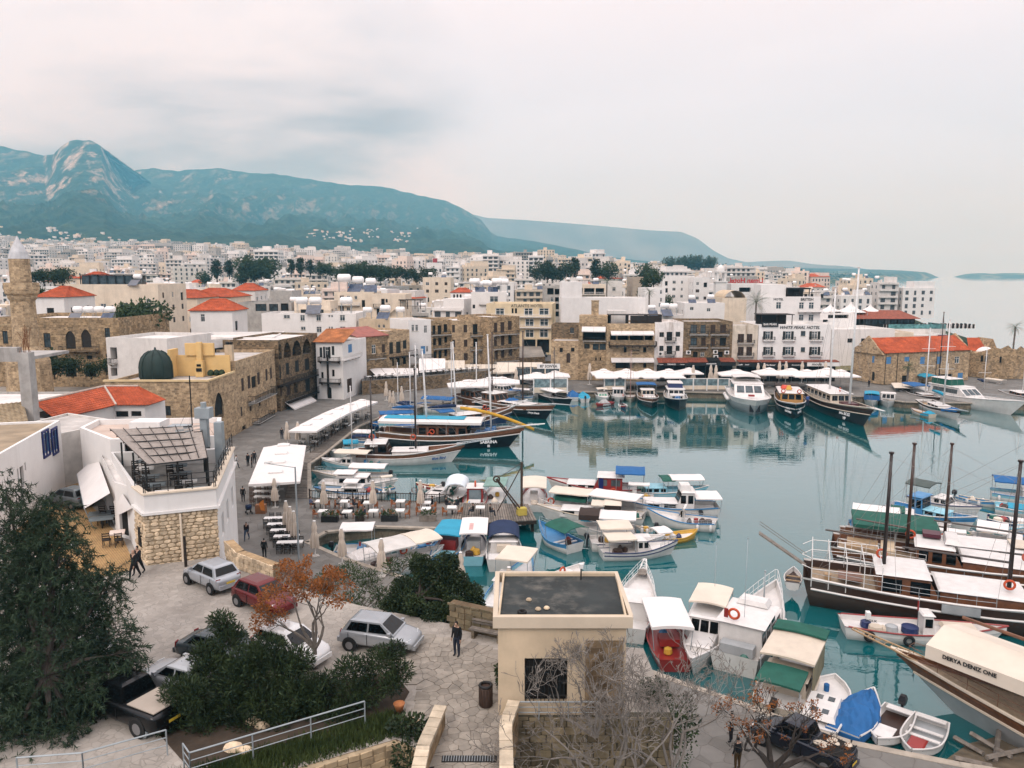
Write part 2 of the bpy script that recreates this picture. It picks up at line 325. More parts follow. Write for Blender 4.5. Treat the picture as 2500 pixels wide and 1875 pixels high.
# ---------------------------------------------------------------- water
def make_water():
    m,nt,b=newmat('harbour_water'); p=wpos(nt,(1,1,0))
    f=noise(nt,wpos(nt,(.02,.05,0)),1.,3,.5); c=mixc(nt,ramp(nt,f,.35,.7),(.002,.075,.084),(.004,.1,.11)); nt.links.new(c,b.inputs['Base Color'])
    b.inputs['Roughness'].default_value=.02; b.inputs['IOR'].default_value=1.5; b.inputs['Specular Tint'].default_value=(.45,1,1,1); b.inputs['Coat Weight'].default_value=1.; b.inputs['Coat IOR'].default_value=1.48; b.inputs['Coat Roughness'].default_value=.02; b.inputs['Specular IOR Level'].default_value=.5
    w1=noise(nt,wpos(nt,(.55,1.15,0)),1.,3,.55,.4); w2=noise(nt,wpos(nt,(.05,.12,0)),1.,2,.5)
    mm=nn(nt,'ShaderNodeMath',operation='MULTIPLY'); nt.links.new(w1,mm.inputs[0]); nt.links.new(ramp(nt,w2,.35,.65,.35,1.),mm.inputs[1])
    bumpit(nt,b,mm.outputs[0],.09,.16); nt.links.new(b.inputs['Normal'].links[0].from_socket,b.inputs['Coat Normal']); return m
water=make_water()
o=MB().add([(-7400,-400,0),(7400,-400,0),(7400,8800,0),(-7400,8800,0)],[[0,1,2,3]]).build('sea',water); tag(o,kind='structure')
# ---------------------------------------------------------------- terrain: town slope, mountains, coast
def UX(u,Y): return (u-1250)/FPX*Y*.9901
def UU(x,y): return 1250+x/(y*.9901)*FPX
COAST=[(150,2700),(200,2590),(237,2500),(330,2330),(450,2200),(620,2050),(900,2012),(1400,1988),(1800,2000),(2300,2035),(3000,2090),(4500,2210),(6500,2320),(9000,2330)]
SKY=[(-1200,420),(-500,330),(-200,340),(0,352),(45,360),(100,372),(130,380),(155,376),(172,358),(195,345),(212,341),(243,342),(268,356),(280,374),(292,392),(318,406),(339,420),(365,413),(390,411),(452,417),(542,410),(610,421),(678,424),(768,438),(859,452),(938,455),(1017,475),(1085,488),(1130,508),(1175,537),(1198,566),(1215,577),(1300,588),(1412,610),(1470,624),(1560,636),(1700,645),(1800,651),(1950,654),(2100,657),(2200,660),(2290,667),(2330,675),(3000,680)]
RC=[(-1200,4300),(130,4500),(160,4200),(270,4200),(330,5000),(1000,5500),(1215,5600),(1412,4800),(1600,5200),(2300,6000),(3000,6300)]
def base_h(u,Y):
    top=interp([(0,93),(300,86),(600,76),(900,64),(1250,52),(1500,46),(1750,36),(2000,20),(2100,16)],u)
    h=interp([(120,1.4),(175,1.6),(215,3.2),(300,6),(650,17),(1800,top)],Y) if Y<1800 else top
    k=max(0,min(1,(interp(COAST,Y)-u)/ (140 if Y<900 else 60)))
    return lerp(-1.5,h,k**.6)
def terr(u,t):
    Rr=interp(RC,u); Y=1800+(Rr-1800)*t
    zc=AT(u,interp(SKY,u),Rr).z; zb=base_h(u,1800)
    g=.30*t+.70*t**3.2
    x=UX(u,Y)
    amp=(zc-zb)*t*(1-t)*1.3
    n=NZ.fractal(Vector((x/900,Y/900,0)),1.0,2.1,6); rg=1-abs(NZ.noise(Vector((x/420,Y/1500,3.3))))*2; rg2=1-abs(NZ.noise(Vector((x/130,Y/420,7.7))))*2
    rg3=1-abs(NZ.noise(Vector((x/55,Y/160,2.2))))*2; z=zb+(zc-zb)*g+amp*(.2*n+.36*(rg-.3)+.24*(rg2-.3)+.12*rg3)
    if t>.9: z+=(zc-zb)*.012*NZ.noise(Vector((x/60,Y/200,1)))
    k=max(0,min(1,(interp(COAST,Y)-u)/25)); 
    if k<1: z=lerp(-2,z,k)
    return Vector((x,Y,z))
def terrain():
    us=[-1200+20*i for i in range(55)]+[-100+3.5*i for i in range(438)]+[1433+12*i for i in range(80)]
    mb=MB(); rows=[]
    Ys=[185*(1800/185)**(i/26) for i in range(27)]
    for Y in Ys[:-1]: rows.append([Vector((UX(u,Y),Y,base_h(u,Y)-.05)) for u in us])
    for i in range(91): rows.append([terr(u,(i/90.0)) for u in us])
    rows.append([(terr(u,1)+Vector((0,900,-200))) for u in us])
    n=len(us)
    vs=[p for r in rows for p in r]; fs=[]
    for k in range(len(rows)-1):
        for i in range(n-1): 
            q=[k*n+i,k*n+i+1,(k+1)*n+i+1,(k+1)*n+i]
            if max(vs[j][2] for j in q)>-1.2: fs.append(q)
    mb.add(vs,fs)
    m,nt,b=newmat('mountain_forest_and_rock'); p=wpos(nt)
    sp=nn(nt,'ShaderNodeSeparateXYZ'); nt.links.new(p,sp.inputs[0])
    gn=nn(nt,'ShaderNodeNewGeometry'); sn=nn(nt,'ShaderNodeSeparateXYZ'); nt.links.new(gn.outputs['Normal'],sn.inputs[0])
    f=noise(nt,p,.012,6,.65); forest=mixc(nt,ramp(nt,f,.3,.7),(.012,.026,.016),(.04,.06,.033)); forest=mixc(nt,.8,forest,mixc(nt,ramp(nt,noise(nt,p,.045,5,.75),.35,.65),(.3,.3,.3),(1.9,1.9,1.8)),'MULTIPLY')
    fr=noise(nt,wpos(nt,(.016,.006,.009)),1.,8,.7); fr2=noise(nt,p,.03,5,.6)
    rock=mixc(nt,ramp(nt,fr2,.3,.7),(.16,.13,.1),(.55,.44,.34))
    hz=ramp(nt,sp.outputs[2],200,380)
    a=nn(nt,'ShaderNodeMath',operation='MULTIPLY'); nt.links.new(hz,a.inputs[0]); a0=nn(nt,'ShaderNodeMath',operation='MULTIPLY'); nt.links.new(ramp(nt,fr,.5,.56),a0.inputs[0]); nt.links.new(ramp(nt,sn.outputs[2],.95,.84),a0.inputs[1]); nt.links.new(a0.outputs[0],a.inputs[1])
    a2=nn(nt,'ShaderNodeMath',operation='MULTIPLY'); nt.links.new(a.outputs[0],a2.inputs[0]); nt.links.new(ramp(nt,sp.outputs[0],-900,-2200,.3,1.),a2.inputs[1])
    c=mixc(nt,a2.outputs[0],forest,rock)
    low=noise(nt,p,.006,5,.6); field=mixc(nt,ramp(nt,noise(nt,p,.02,3),.35,.65),(.11,.15,.045),(.26,.22,.14))
    c=mixc(nt,ramp(nt,low,.5,.56),c,mixc(nt,ramp(nt,sp.outputs[2],35,50),field,c))
    nt.links.new(c,b.inputs['Base Color']); b.inputs['Roughness'].default_value=.95; b.inputs['Specular IOR Level'].default_value=.1; bumpit(nt,b,noise(nt,p,.03,6,.7),1.,14)
    tag(mb.build('terrain',m,smooth=True),kind='structure')
    # a second range further along the coast
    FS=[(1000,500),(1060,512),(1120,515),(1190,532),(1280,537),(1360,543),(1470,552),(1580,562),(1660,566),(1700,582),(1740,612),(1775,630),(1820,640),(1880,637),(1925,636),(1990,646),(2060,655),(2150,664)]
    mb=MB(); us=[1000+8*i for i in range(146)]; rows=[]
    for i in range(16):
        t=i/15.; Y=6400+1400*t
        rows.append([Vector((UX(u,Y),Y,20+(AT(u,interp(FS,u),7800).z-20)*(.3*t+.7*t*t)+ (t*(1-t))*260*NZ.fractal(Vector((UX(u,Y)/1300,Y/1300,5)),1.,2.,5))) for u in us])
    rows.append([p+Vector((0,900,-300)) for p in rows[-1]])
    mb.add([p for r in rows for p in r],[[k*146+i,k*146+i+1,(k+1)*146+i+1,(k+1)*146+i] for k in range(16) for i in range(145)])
    tag(mb.build('far_hills',M('pale_limestone_hills',(.17,.17,.16),.95,.4,.003),smooth=True),kind='structure')  # hill colour lightened to stand in for thicker haze over the distance
    # low island on the right
    mb=MB(); us=[2325+6*i for i in range(60)]; rows=[]
    for i in range(9):
        t=i/8.; Y=6200+900*t
        rows.append([Vector((UX(u,Y),Y,-3+ (34+10*NZ.fractal(Vector((u/60,t*2,9)),1,2,4))*math.sin(PI*t)**.5*min(1,max(0,(u-2330)/60))**.5)) for u in us])
    mb.add([p for r in rows for p in r],[[k*60+i,k*60+i+1,(k+1)*60+i+1,(k+1)*60+i] for k in range(8) for i in range(59)])
    tag(mb.build('island',m,smooth=True),kind='structure')
terrain()
# ---------------------------------------------------------------- quays (z = QZ) round the harbour basin
QZ=1.2; PZ=7.5
EDGE=[(140,140),(95,141.6),(74,143.5),(70,150),(54.9,153),(34.3,156.2),(10,156.2),(2,155),(-8,148),(-17,138),(-22,129),(-24.4,120.1),(-25.3,101),(-25.9,95.6),(-21.8,80.1),(-5.9,78.4),(-5.5,70.6),(-13,71.2),(-17.5,69.6),(-18.6,66.6),(-14.2,62.4),(-8.8,58.4),(-3.6,53.6),(.0,50.4),(5.0,46.4),(9.6,42.6),(12.6,40.3),(15,38.2),(17.3,36.5),(21.9,34.7),(34,31),(60,24)]
quayM=PAVING('quay_paving',(.235,.225,.21),(.19,.18,.165),(.12,.11,.1),.8,.03,.6)
def quay():
    P=EDGE+[(60,-60),(-420,-60),(-420,330),(140,330),(140,232),(150,190)]
    n=len(P); mb=MB()
    mb.poly([(x,y,QZ) for x,y in P][::-1])
    E=len(EDGE); mb.add([(x,y,QZ-.004) for x,y in EDGE]+[(x,y,-1) for x,y in EDGE],[[i,i+1,E+i+1,E+i] for i in range(E-1)],1)
    tag(mb.build('quay',[quayM,stoneG],fix=False),kind='structure')
    mb=MB()
    for (x0,y0),(x1,y1) in zip(EDGE,EDGE[1:]):       # pale coping along the edge
        d=Vector((x1-x0,y1-y0)); L_=d.length; d/=L_; nrm=Vector((d.y,-d.x))
        mb.add([(x0+nrm.x*.06,y0+nrm.y*.06,QZ-.16),(x1+nrm.x*.06,y1+nrm.y*.06,QZ-.16),(x1-nrm.x*.4,y1-nrm.y*.4,QZ-.16),(x0-nrm.x*.4,y0-nrm.y*.4,QZ-.16),
                (x0+nrm.x*.06,y0+nrm.y*.06,QZ+.03),(x1+nrm.x*.06,y1+nrm.y*.06,QZ+.03),(x1-nrm.x*.4,y1-nrm.y*.4,QZ+.03),(x0-nrm.x*.4,y0-nrm.y*.4,QZ+.03)],[[0,1,5,4],[1,2,6,5],[2,3,7,6],[3,0,4,7],[4,5,6,7]])
    tag(mb.build('quay_coping',M('coping_stone',(.38,.33,.27),.9,.3,1.5,stain=.4),fix=True),kind='structure')
quay()
# ---------------------------------------------------------------- upper terrace: parking lot, paved path, brick lane
def flat(name,P,z,mat,skirt=None,smat=None):
    mb=MB(); mb.poly([(x,y,z) if len((x,y))==2 else 0 for x,y in P]); n=len(P)
    if skirt is not None: mb.add([(x,y,z-.003) for x,y in P]+[(x,y,skirt) for x,y in P],[[i,n+i,n+(i+1)%n,(i+1)%n] for i in range(n)],1)
    return tag(mb.build(name,[mat,smat or stone],fix=True),kind='structure')
lotM=PAVING('crazy_paved_lot',(.4,.365,.325),(.345,.315,.28),(.19,.17,.15),3.0,.055,.55,.35)
TERR=[(-60,8),(-12.5,20),(-9.3,24.6),(-4.4,27.2),(-2.75,26.0),(-2.75,12),(-.35,12),(-.35,28.6),(6.4,28.6),(6.2,34.4),(-.6,35.6),(-3.2,37),(-8.2,39.2),(-13.9,42.5),(-16.6,44.6),(-18.4,46.5),(-21.5,57.5),(-25.4,66),(-31,72),(-60,72)]
flat('parking_lot',TERR,PZ,lotM,0.4,stoneD)
# ---------------------------------------------------------------- vegetation kit
def rdir(rn):
    z=rn.uniform(-1,1); a=rn.uniform(0,2*PI); r=math.sqrt(1-z*z); return Vector((r*math.cos(a),r*math.sin(a),z))
def leaves(mb,c,r,n,size,rn,asp=.5,up=0.,drop=0.):
    """n leaf-sized faces spread through a clump of radius r (Vector) round c"""
    V,F,Mi=mb.v,mb.f,mb.m
    for _ in range(n):
        d=rdir(rn); k=rn.random()**.45; p=Vector((c[0]+d.x*r[0]*k,c[1]+d.y*r[1]*k,c[2]+d.z*r[2]*k))
        a=rdir(rn); a=(a+d*.9+Vector((0,0,up-drop))).normalized(); b=a.cross(rdir(rn)).normalized(); s=size*rn.uniform(.6,1.3); a=a*s; b=b*(s*asp*.5)
        o=len(V); V.extend([tuple(p-b*.3),tuple(p+a*.5-b),tuple(p+a),tuple(p+a*.5+b)]); F.append([o,o+1,o+2,o+3]); Mi.append(0)
def limb(mb,p,d,l,r,rn,depth,tips,spread=.6,up=.15,wig=.25,ratio=.72,nb=(2,3),n=5,minr=.006):
    p=Vector(p); d=Vector(d).normalized(); seg=3 if l>.5 else 2; r0=r
    for i in range(seg):
        r1=max(minr,r*(1-(i+1)/seg*.35)); q=p+d*(l/seg); mb.tube(p,q,r0,r1,n,0,False); p=q; r0=r1
        d=(d+rdir(rn)*wig*.5+Vector((0,0,up*.3))).normalized()
    if depth<=0: tips.append((p,d)); return
    for k in range(rn.randint(*nb)):
        nd=(d+rdir(rn)*spread+Vector((0,0,up))).normalized()
        limb(mb,p,nd,l*ratio*rn.uniform(.75,1.15),r0*.72,rn,depth-1,tips,spread,up,wig,ratio,nb,max(3,n-1),minr)
def tree(name,label,loc,h,rx,mat,seed=1,clumps=14,leaf=.35,per=90,trunk=None,tm=None,cat='tree',group=None,asp=.5,low=.3,shape=1.,rz=None,dens=None):
    rn=random.Random(seed); t=thing(name,label,cat,loc,0,group); mb=MB(); tips=[]
    th=h*low*1.2; mb.tube((0,0,-.1),(0,0,th),max(.06,h*.03),max(.05,h*.022),6)
    cl=MB(); rzz=rz or h*(1-low)/2; cz=h-rzz
    for i in range(clumps):
        d=rdir(rn); k=rn.random()**.4; 
        f=1.0 if shape==1. else (1-max(0,d.z*k)*.6)
        c=Vector((d.x*rx*k*.78*f,d.y*rx*k*.78*f,cz+d.z*rzz*k*.8)); rr=rx*rn.uniform(.26,.44)
        mb.tube((0,0,th*.8),c,max(.03,h*.012),.015,4,0,False)
        leaves(cl,c,(rr,rr,rr*.8),per,leaf,rn,asp)
    mb.build('trunk',tm or barkD,t); cl.build('crown',mat,t); return t
_tc={}
def tree_copy(key,loc,label,group,s=1.,rz=0,cat='tree',name='town_tree'):
    src=_tc[key]; r=dup(src,label,group,loc,rz); r.scale=(s,s,s); r.name=name; r['category']=cat; return r
def palm(loc,h,label,seed=1,fr=2.2,n=26,group=None):
    rn=random.Random(seed); t=thing('palm_tree',label,'palm',loc,0,group); mb=MB(); p=Vector((0,0,0))
    for i in range(8):
        q=p+Vector((rn.uniform(-.03,.03),rn.uniform(-.03,.03),h/8)); mb.tube(p,q,.22 if i%2 else .26,.2,8); p=q
    mb.build('trunk',bark,t); cr=MB()
    for k in range(n):
        a=2*PI*k/n+rn.uniform(-.2,.2); el=rn.uniform(-.5,1.2); d=Vector((math.cos(a)*math.cos(el),math.sin(a)*math.cos(el),math.sin(el))); q=Vector(p); dd=d.copy(); L_=fr*rn.uniform(.8,1.1)
        side=dd.cross(Vector((0,0,1))).normalized()
        for s_ in range(7):
            q2=q+dd*L_/7
            for sg in (-1,1):
                for w_ in (0,.5):
                    o=q.lerp(q2,w_); e=o+(side*sg*.55+dd*.4-Vector((0,0,.25)))*fr*.26*(1-abs(s_-2.5)/5); cr.add([o,o+dd*.07,e],[[0,1,2]])
            q=q2; dd=(dd-Vector((0,0,.16))).normalized()
    cr.build('fronds',LEAF('palm_frond',(.03,.06,.02),(.08,.12,.045)),t); return t
# ---------------------------------------------------------------- building kit
def K(ox,oy,k=.31646): return lambda x,y:(ox+x*k,oy+y*k)
c1,c2,c3,c4_,c5,c6,c7=K(0,300),K(600,500),K(1200,550),K(1800,600),K(0,700),K(500,800),K(0,1100)
class Fac:
    def __init__(s,A,B):
        s.A=Vector((A[0],A[1])); s.B=Vector((B[0],B[1])); s.L=(s.B-s.A).length; s.e=(s.B-s.A)/s.L; s.n=Vector((s.e.y,-s.e.x)); s.rz=math.atan2(s.e.y,s.e.x)
    def px(s,u,v):
        d=RAY(u,v); den=d.x*s.n.x+d.y*s.n.y; t=(s.A.x*s.n.x+s.A.y*s.n.y)/den
        return (Vector((d.x*t,d.y*t))-s.A).dot(s.e), CAMH+d.z*t
    def w(s,a,d,z): p=s.A+s.e*a+s.n*d; return Vector((p.x,p.y,z))
def uframe(name,mat,mull=1,tr=1):
    key='frame_'+name
    if key in _ub: return _ub[key]
    mb=MB(); b=.08
    mb.box(0,b,-.05,.03,0,1); mb.box(1-b,1,-.05,.03,0,1); mb.box(b,1-b,-.05,.03,0,b*.7); mb.box(b,1-b,-.05,.03,1-b*.7,1)
    if mull: mb.box(.475,.525,-.045,.02,b*.7,1-b*.7)
    if tr: mb.box(b,1-b,-.043,.018,.66,.7)
    _ub[key]=mb.mesh(key,mat); return _ub[key]
_panes={}
def upane(mat):
    if mat.name not in _panes: _panes[mat.name]=MB().box(.04,.96,.0,.015,.03,.97).mesh('pane_'+mat.name,mat)
    return _panes[mat.name]
_shut={}
def ushut(mat):
    if mat.name not in _shut:
        mb=MB(); mb.box(0,1,-.05,-.02,0,1)
        for z in (0,.31,.64,.93): mb.box(.05,.95,-.065,-.05,z+.01,z+.06)
        mb.box(0,.1,-.06,-.05,0,1); mb.box(.9,1,-.06,-.05,0,1); _shut[mat.name]=mb.mesh('shutter_'+mat.name,mat)
    return _shut[mat.name]
class Bld:
    """One building: root Empty at its first corner; walls with real openings; windows, shutters, balconies as parts."""
    def __init__(s,name,label,P,z0,z1,mat,cat='house',par=.5,roofm=None,group=None,ops=None,roof=True,reveal=.22,inset=.36):
        s.P=[Vector((p[0],p[1])) for p in P]; s.z0=z0; s.z1=z1; s.mat=mat; n=len(P)
        s.root=thing(name,label,cat,(P[0][0],P[0][1],z0),0,group); s.o=Vector((P[0][0],P[0][1],z0))
        s.F=[Fac(P[i],P[(i+1)%n]) for i in range(n)]
        ops=ops or {}; mb=MB(); s.todo=[]
        for i,f in enumerate(s.F): s.edge(mb,f,ops.get(i,[]),reveal)
        if roof:
            c=sum(s.P,Vector((0,0)))/n
            IN=[p+(c-p).normalized()*inset for p in s.P]
            for i in range(n):
                j=(i+1)%n; a,b,ai,bi=s.P[i],s.P[j],IN[i],IN[j]
                mb.poly([s.l(a.x,a.y,z1),s.l(b.x,b.y,z1),s.l(bi.x,bi.y,z1),s.l(ai.x,ai.y,z1)])
                if par>0: mb.poly([s.l(ai.x,ai.y,z1),s.l(bi.x,bi.y,z1),s.l(bi.x,bi.y,z1-par),s.l(ai.x,ai.y,z1-par)])
            MB().poly([s.l(p.x,p.y,z1-par+.002) for p in IN]).build('roof',roofm or roofc,s.root)
        mb.build('wall',mat,s.root)
        for t in s.todo: s.fit(*t)
    def l(s,x,y,z): return (x-s.o.x,y-s.o.y,z-s.o.z)
    def lf(s,f,a,d,z): p=f.w(a,d,z); return s.l(p.x,p.y,p.z)
    def edge(s,mb,f,ops,rev):
        xs={0.,f.L}; zs={s.z0,s.z1}; R_=[]
        for op in ops:
            k=op[0]
            if len(op[1])==2: (u0,v0),(u1,v1)=op[1:3]; a=f.px(u0,(v0+v1)/2)[0]; b=f.px(u1,(v0+v1)/2)[0]; um=(u0+u1)/2; zt=f.px(um,v0)[1]; zb=f.px(um,v1)[1]; opt=op[3:] 
            else: a,b,zb,zt=op[1]; opt=op[2:]
            a,b=min(a,b),max(a,b)
            if k in 'bBN': s.todo.append((k,f,a,b,zb,zt,opt)); continue
            a=max(.05,a); b=min(f.L-.05,b); zb=max(s.z0+.02,zb); zt=min(s.z1-.05,zt)
            if b-a<.1 or zt-zb<.1: continue
            if any(a<q[1] and b>q[0] and zb<q[3] and zt>q[2] for q in R_): continue
            R_.append((a,b,zb,zt,k)); xs|={a,b}; zs|={zb,zt}; s.todo.append((k,f,a,b,zb,zt,opt))
        xs=sorted(xs); zs=sorted(zs)
        for i in range(len(xs)-1):
            for j in range(len(zs)-1):
                xm=(xs[i]+xs[i+1])/2; zm=(zs[j]+zs[j+1])/2
                if any(q[0]<xm<q[1] and q[2]<zm<q[3] for q in R_): continue
                mb.poly([s.lf(f,xs[i],0,zs[j]),s.lf(f,xs[i+1],0,zs[j]),s.lf(f,xs[i+1],0,zs[j+1]),s.lf(f,xs[i],0,zs[j+1])])
        for a,b,zb,zt,k in R_:
            d=-(1.3 if k in 'pP' else rev)
            Q=[(a,zb),(b,zb),(b,zt),(a,zt)]
            for i in range(4):
                (x0,h0),(x1,h1)=Q[i],Q[(i+1)%4]
                mb.poly([s.lf(f,x1,0,h1),s.lf(f,x0,0,h0),s.lf(f,x0,d,h0),s.lf(f,x1,d,h1)])
            if k in 'aAP':      # arch: spandrels fill the corners of the opening
                w=b-a; r=w/2; cx=(a+b)/2; pts=[]; n=7; hh=min(r*(1.25 if k!='A' else .9),(zt-zb)*.6); zs0=zt-hh
                for q in range(n+1):
                    t=q/n; x=a+r*t
                    y=zs0+hh*(math.sqrt(max(0,1-(1-t)**2)) if k=='A' else math.sin(t*PI/2)**.85)
                    pts.append((x,y))
                for sg in (0,1):
                    pp=[(x if sg==0 else a+b-x,y) for x,y in pts]
                    for (xa,ya),(xb,yb) in zip(pp,pp[1:]):
                        q=[s.lf(f,xa,-.003,ya),s.lf(f,xb,-.003,yb),s.lf(f,xb,-.003,zt),s.lf(f,xa,-.003,zt)]
                        mb.poly(q if sg==0 else q[::-1])
    def fit(s,k,f,a,b,zb,zt,opt):
        w,h=b-a,zt-zb; rz=f.rz
        col=opt[0] if opt else None
        if k in 'wost':
            fm=col or frameW
            o=put('window',uframe(fm.name,fm,1 if w>.55 else 0,1 if h>1. else 0),s.root,s.lf(f,a,-.15,zb),rz,(w,1,h)); put('pane',upane(glass),o)
            if k=='o':
                sm=opt[1] if len(opt)>1 else shutD; sw=min(.55,w*.5)
                put('shutter',ushut(sm),s.root,s.lf(f,a-sw,0,zb),rz,(sw,1,h)); put('shutter',ushut(sm),s.root,s.lf(f,b,0,zb),rz,(sw,1,h))
            if k!='t' and h<2.2: ob=put('window_sill',s.usill(),s.root,s.lf(f,a-.06,.0,zb-.1),rz,(w+.12,1,1))
        elif k=='x':   # closed leaves
            sm=col or shutB; hw=w/2
            put('shutter',ushut(sm),s.root,s.lf(f,a,-.1,zb),rz,(hw*.97,1,h)); put('shutter',ushut(sm),s.root,s.lf(f,a+hw*1.03,-.1,zb),rz,(hw*.97,1,h))
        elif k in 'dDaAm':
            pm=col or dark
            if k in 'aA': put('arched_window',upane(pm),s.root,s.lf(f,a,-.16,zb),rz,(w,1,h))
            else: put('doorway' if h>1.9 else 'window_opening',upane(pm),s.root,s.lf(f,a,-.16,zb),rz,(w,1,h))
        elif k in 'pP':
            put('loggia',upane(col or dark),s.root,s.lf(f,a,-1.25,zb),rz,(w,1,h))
        elif k in 'bB':  # balcony: slab and iron railing; b iron, B white
            dp=opt[1] if len(opt)>1 else 1.0; rm=col or iron
            mb=MB(); mb.box(0,w,-dp,-.01,-.14,0)
            for q in range(max(2,int(w/1.4))): x=.2+(w-.4)*q/(max(2,int(w/1.4))-1); mb.add([(x-.05,-.01,-.14),(x+.05,-.01,-.14),(x+.05,-dp*.8,-.14),(x-.05,-dp*.8,-.14),(x-.05,-.01,-.6),(x+.05,-.01,-.6)],[[0,4,5,1],[0,3,4],[1,5,2],[3,2,5,4]])
            o=mb.build('balcony',opt[2] if len(opt)>2 else greyP,s.root); o.location=s.lf(f,a,0,zb); o.rotation_euler=(0,0,rz)
            h=max(.75,min(1.1,h)); rb=MB(); r=.028
            C=[(.03,-.02),(.03,-dp+.04),(w-.03,-dp+.04),(w-.03,-.02)]
            for (x0,y0),(x1,y1) in zip(C,C[1:]):
                rb.tube((x0,y0,h),(x1,y1,h),.035,n=4); rb.tube((x0,y0,.1),(x1,y1,.1),.02,n=4)
                m_=max(2,int(math.hypot(x1-x0,y1-y0)/.16))
                for q in range(m_+1): rb.tube((lerp(x0,x1,q/m_),lerp(y0,y1,q/m_),0),(lerp(x0,x1,q/m_),lerp(y0,y1,q/m_),h),.016 if q%5 else .03,n=3,cap=False)
            rb.build('railing',rm,o)
        elif k=='N':   # awning
            dp=opt[1] if len(opt)>1 else 1.6; mb=MB(); nseg=max(1,int(w/2.2))
            for q in range(nseg):
                x0,x1=w*q/nseg+.02,w*(q+1)/nseg-.02
                mb.add([(x0,-.02,h),(x1,-.02,h),(x1,-dp,.0),(x0,-dp,.0),(x0,-.02,h-.05),(x1,-.02,h-.05),(x1,-dp,-.25),(x0,-dp,-.25)],[[0,3,2,1],[3,7,6,2],[0,4,7,3],[1,2,6,5],[4,5,6,7]])
            o=mb.build('awning',col or canvasW,s.root); o.location=s.lf(f,a,0,zb); o.rotation_euler=(0,0,rz)
    def usill(s):
        if 'sill' not in _ub: _ub['sill']=MB().box(0,1,-.1,.1,0,.1).mesh('sill',M('sill_stone',(.5,.45,.38),.9,.2))
        return _ub['sill']
def fbox(A,B,depth):
    f=Fac(A,B); return [A,B,(B[0]-f.n.x*depth,B[1]-f.n.y*depth),(A[0]-f.n.x*depth,A[1]-f.n.y*depth)]
def O(kf,s):
    """'w 10 20 30 40; ...' in crop coordinates -> openings"""
    r=[]
    for t in s.split(';'):
        t=t.split()
        if not t: continue
        opt=[OPT[q] for q in t[5:]]
        x0,y0,x1,y1=map(float,t[1:5]); r.append((t[0],kf(x0,y0),kf(x1,y1),*opt))
    return r
OPT={}
def house(name,label,kf,x0,x1,ytop,Y0,Y1=None,z0=1.2,depth=12,mat=None,ops='',cat='house',par=.5,roofm=None,ytop_at=None,side=None,z1=None):
    """facade given by its left/right edge and top in a crop of the photo and its distance on the ground"""
    Y1=Y0 if Y1 is None else Y1
    u0,v0=kf(x0,ytop); u1,_=kf(x1,ytop)
    A=AT(u0,v0,Y0); B=AT(u1,v0,Y1)
    if z1 is None: z1=A.z if ytop_at is None else B.z
    od={0:O(kf,ops)}
    for k,t in (side or {}).items(): od[k]=O(kf,t)
    return Bld(name,label,fbox((A.x,A.y),(B.x,B.y),depth),z0,z1,mat or white,cat,par,roofm,ops=od)
def tile_roof(root,o,A,B,C,D,mat,name='roof',pitch=.3,step=.38,thick=.06):
    """sloping tile sheet: eave A-B, ridge D-C; ribs run up the slope, courses step"""
    A,B,C,D=map(Vector,(A,B,C,D)); mb=MB(); nu=max(2,int((B-A).length/pitch)); nv=max(2,int((D-A).length/step))
    nrm=(B-A).cross(D-A).normalized()
    if nrm.z<0: nrm=-nrm
    def pt(a,t,h): return (A.lerp(B,a)).lerp(D.lerp(C,a),t)+nrm*h-Vector(o)
    vs=[];fs=[]
    m=2*nu+1
    for j in range(nv):
        for e,hh in ((0,thick*.6),(1,0)):
            for i in range(m): vs.append(pt(i/(m-1),(j+e)/nv,hh+(thick if i%2 else 0)))
    for r in range(2*nv-1):
        for i in range(m-1): fs.append([r*m+i,r*m+i+1,(r+1)*m+i+1,(r+1)*m+i])
    mb.add(vs,fs); mb.poly([A-Vector(o)-nrm*.05,D-Vector(o)-nrm*.05,C-Vector(o)-nrm*.05,B-Vector(o)-nrm*.05])
    return mb.build(name,mat,root)
def sign(txt,mat,f,root_o,root,a0,a1,zc,d=.03,size=None,name='lettering',shear=0,bold=0.):
    me=text_mesh(txt,mat,1.,.02,shear,bold); xs=[v.co.x for v in me.vertices]; w=max(xs)-min(xs)
    k=abs(a1-a0)/w; sy=size or k
    p=f.w((a0+a1)/2,d,zc); o=put(name,me,root,(p.x-root_o[0],p.y-root_o[1],p.z-root_o[2])); o.rotation_euler=(PI/2,0,f.rz); o.scale=(k,sy,1); return o
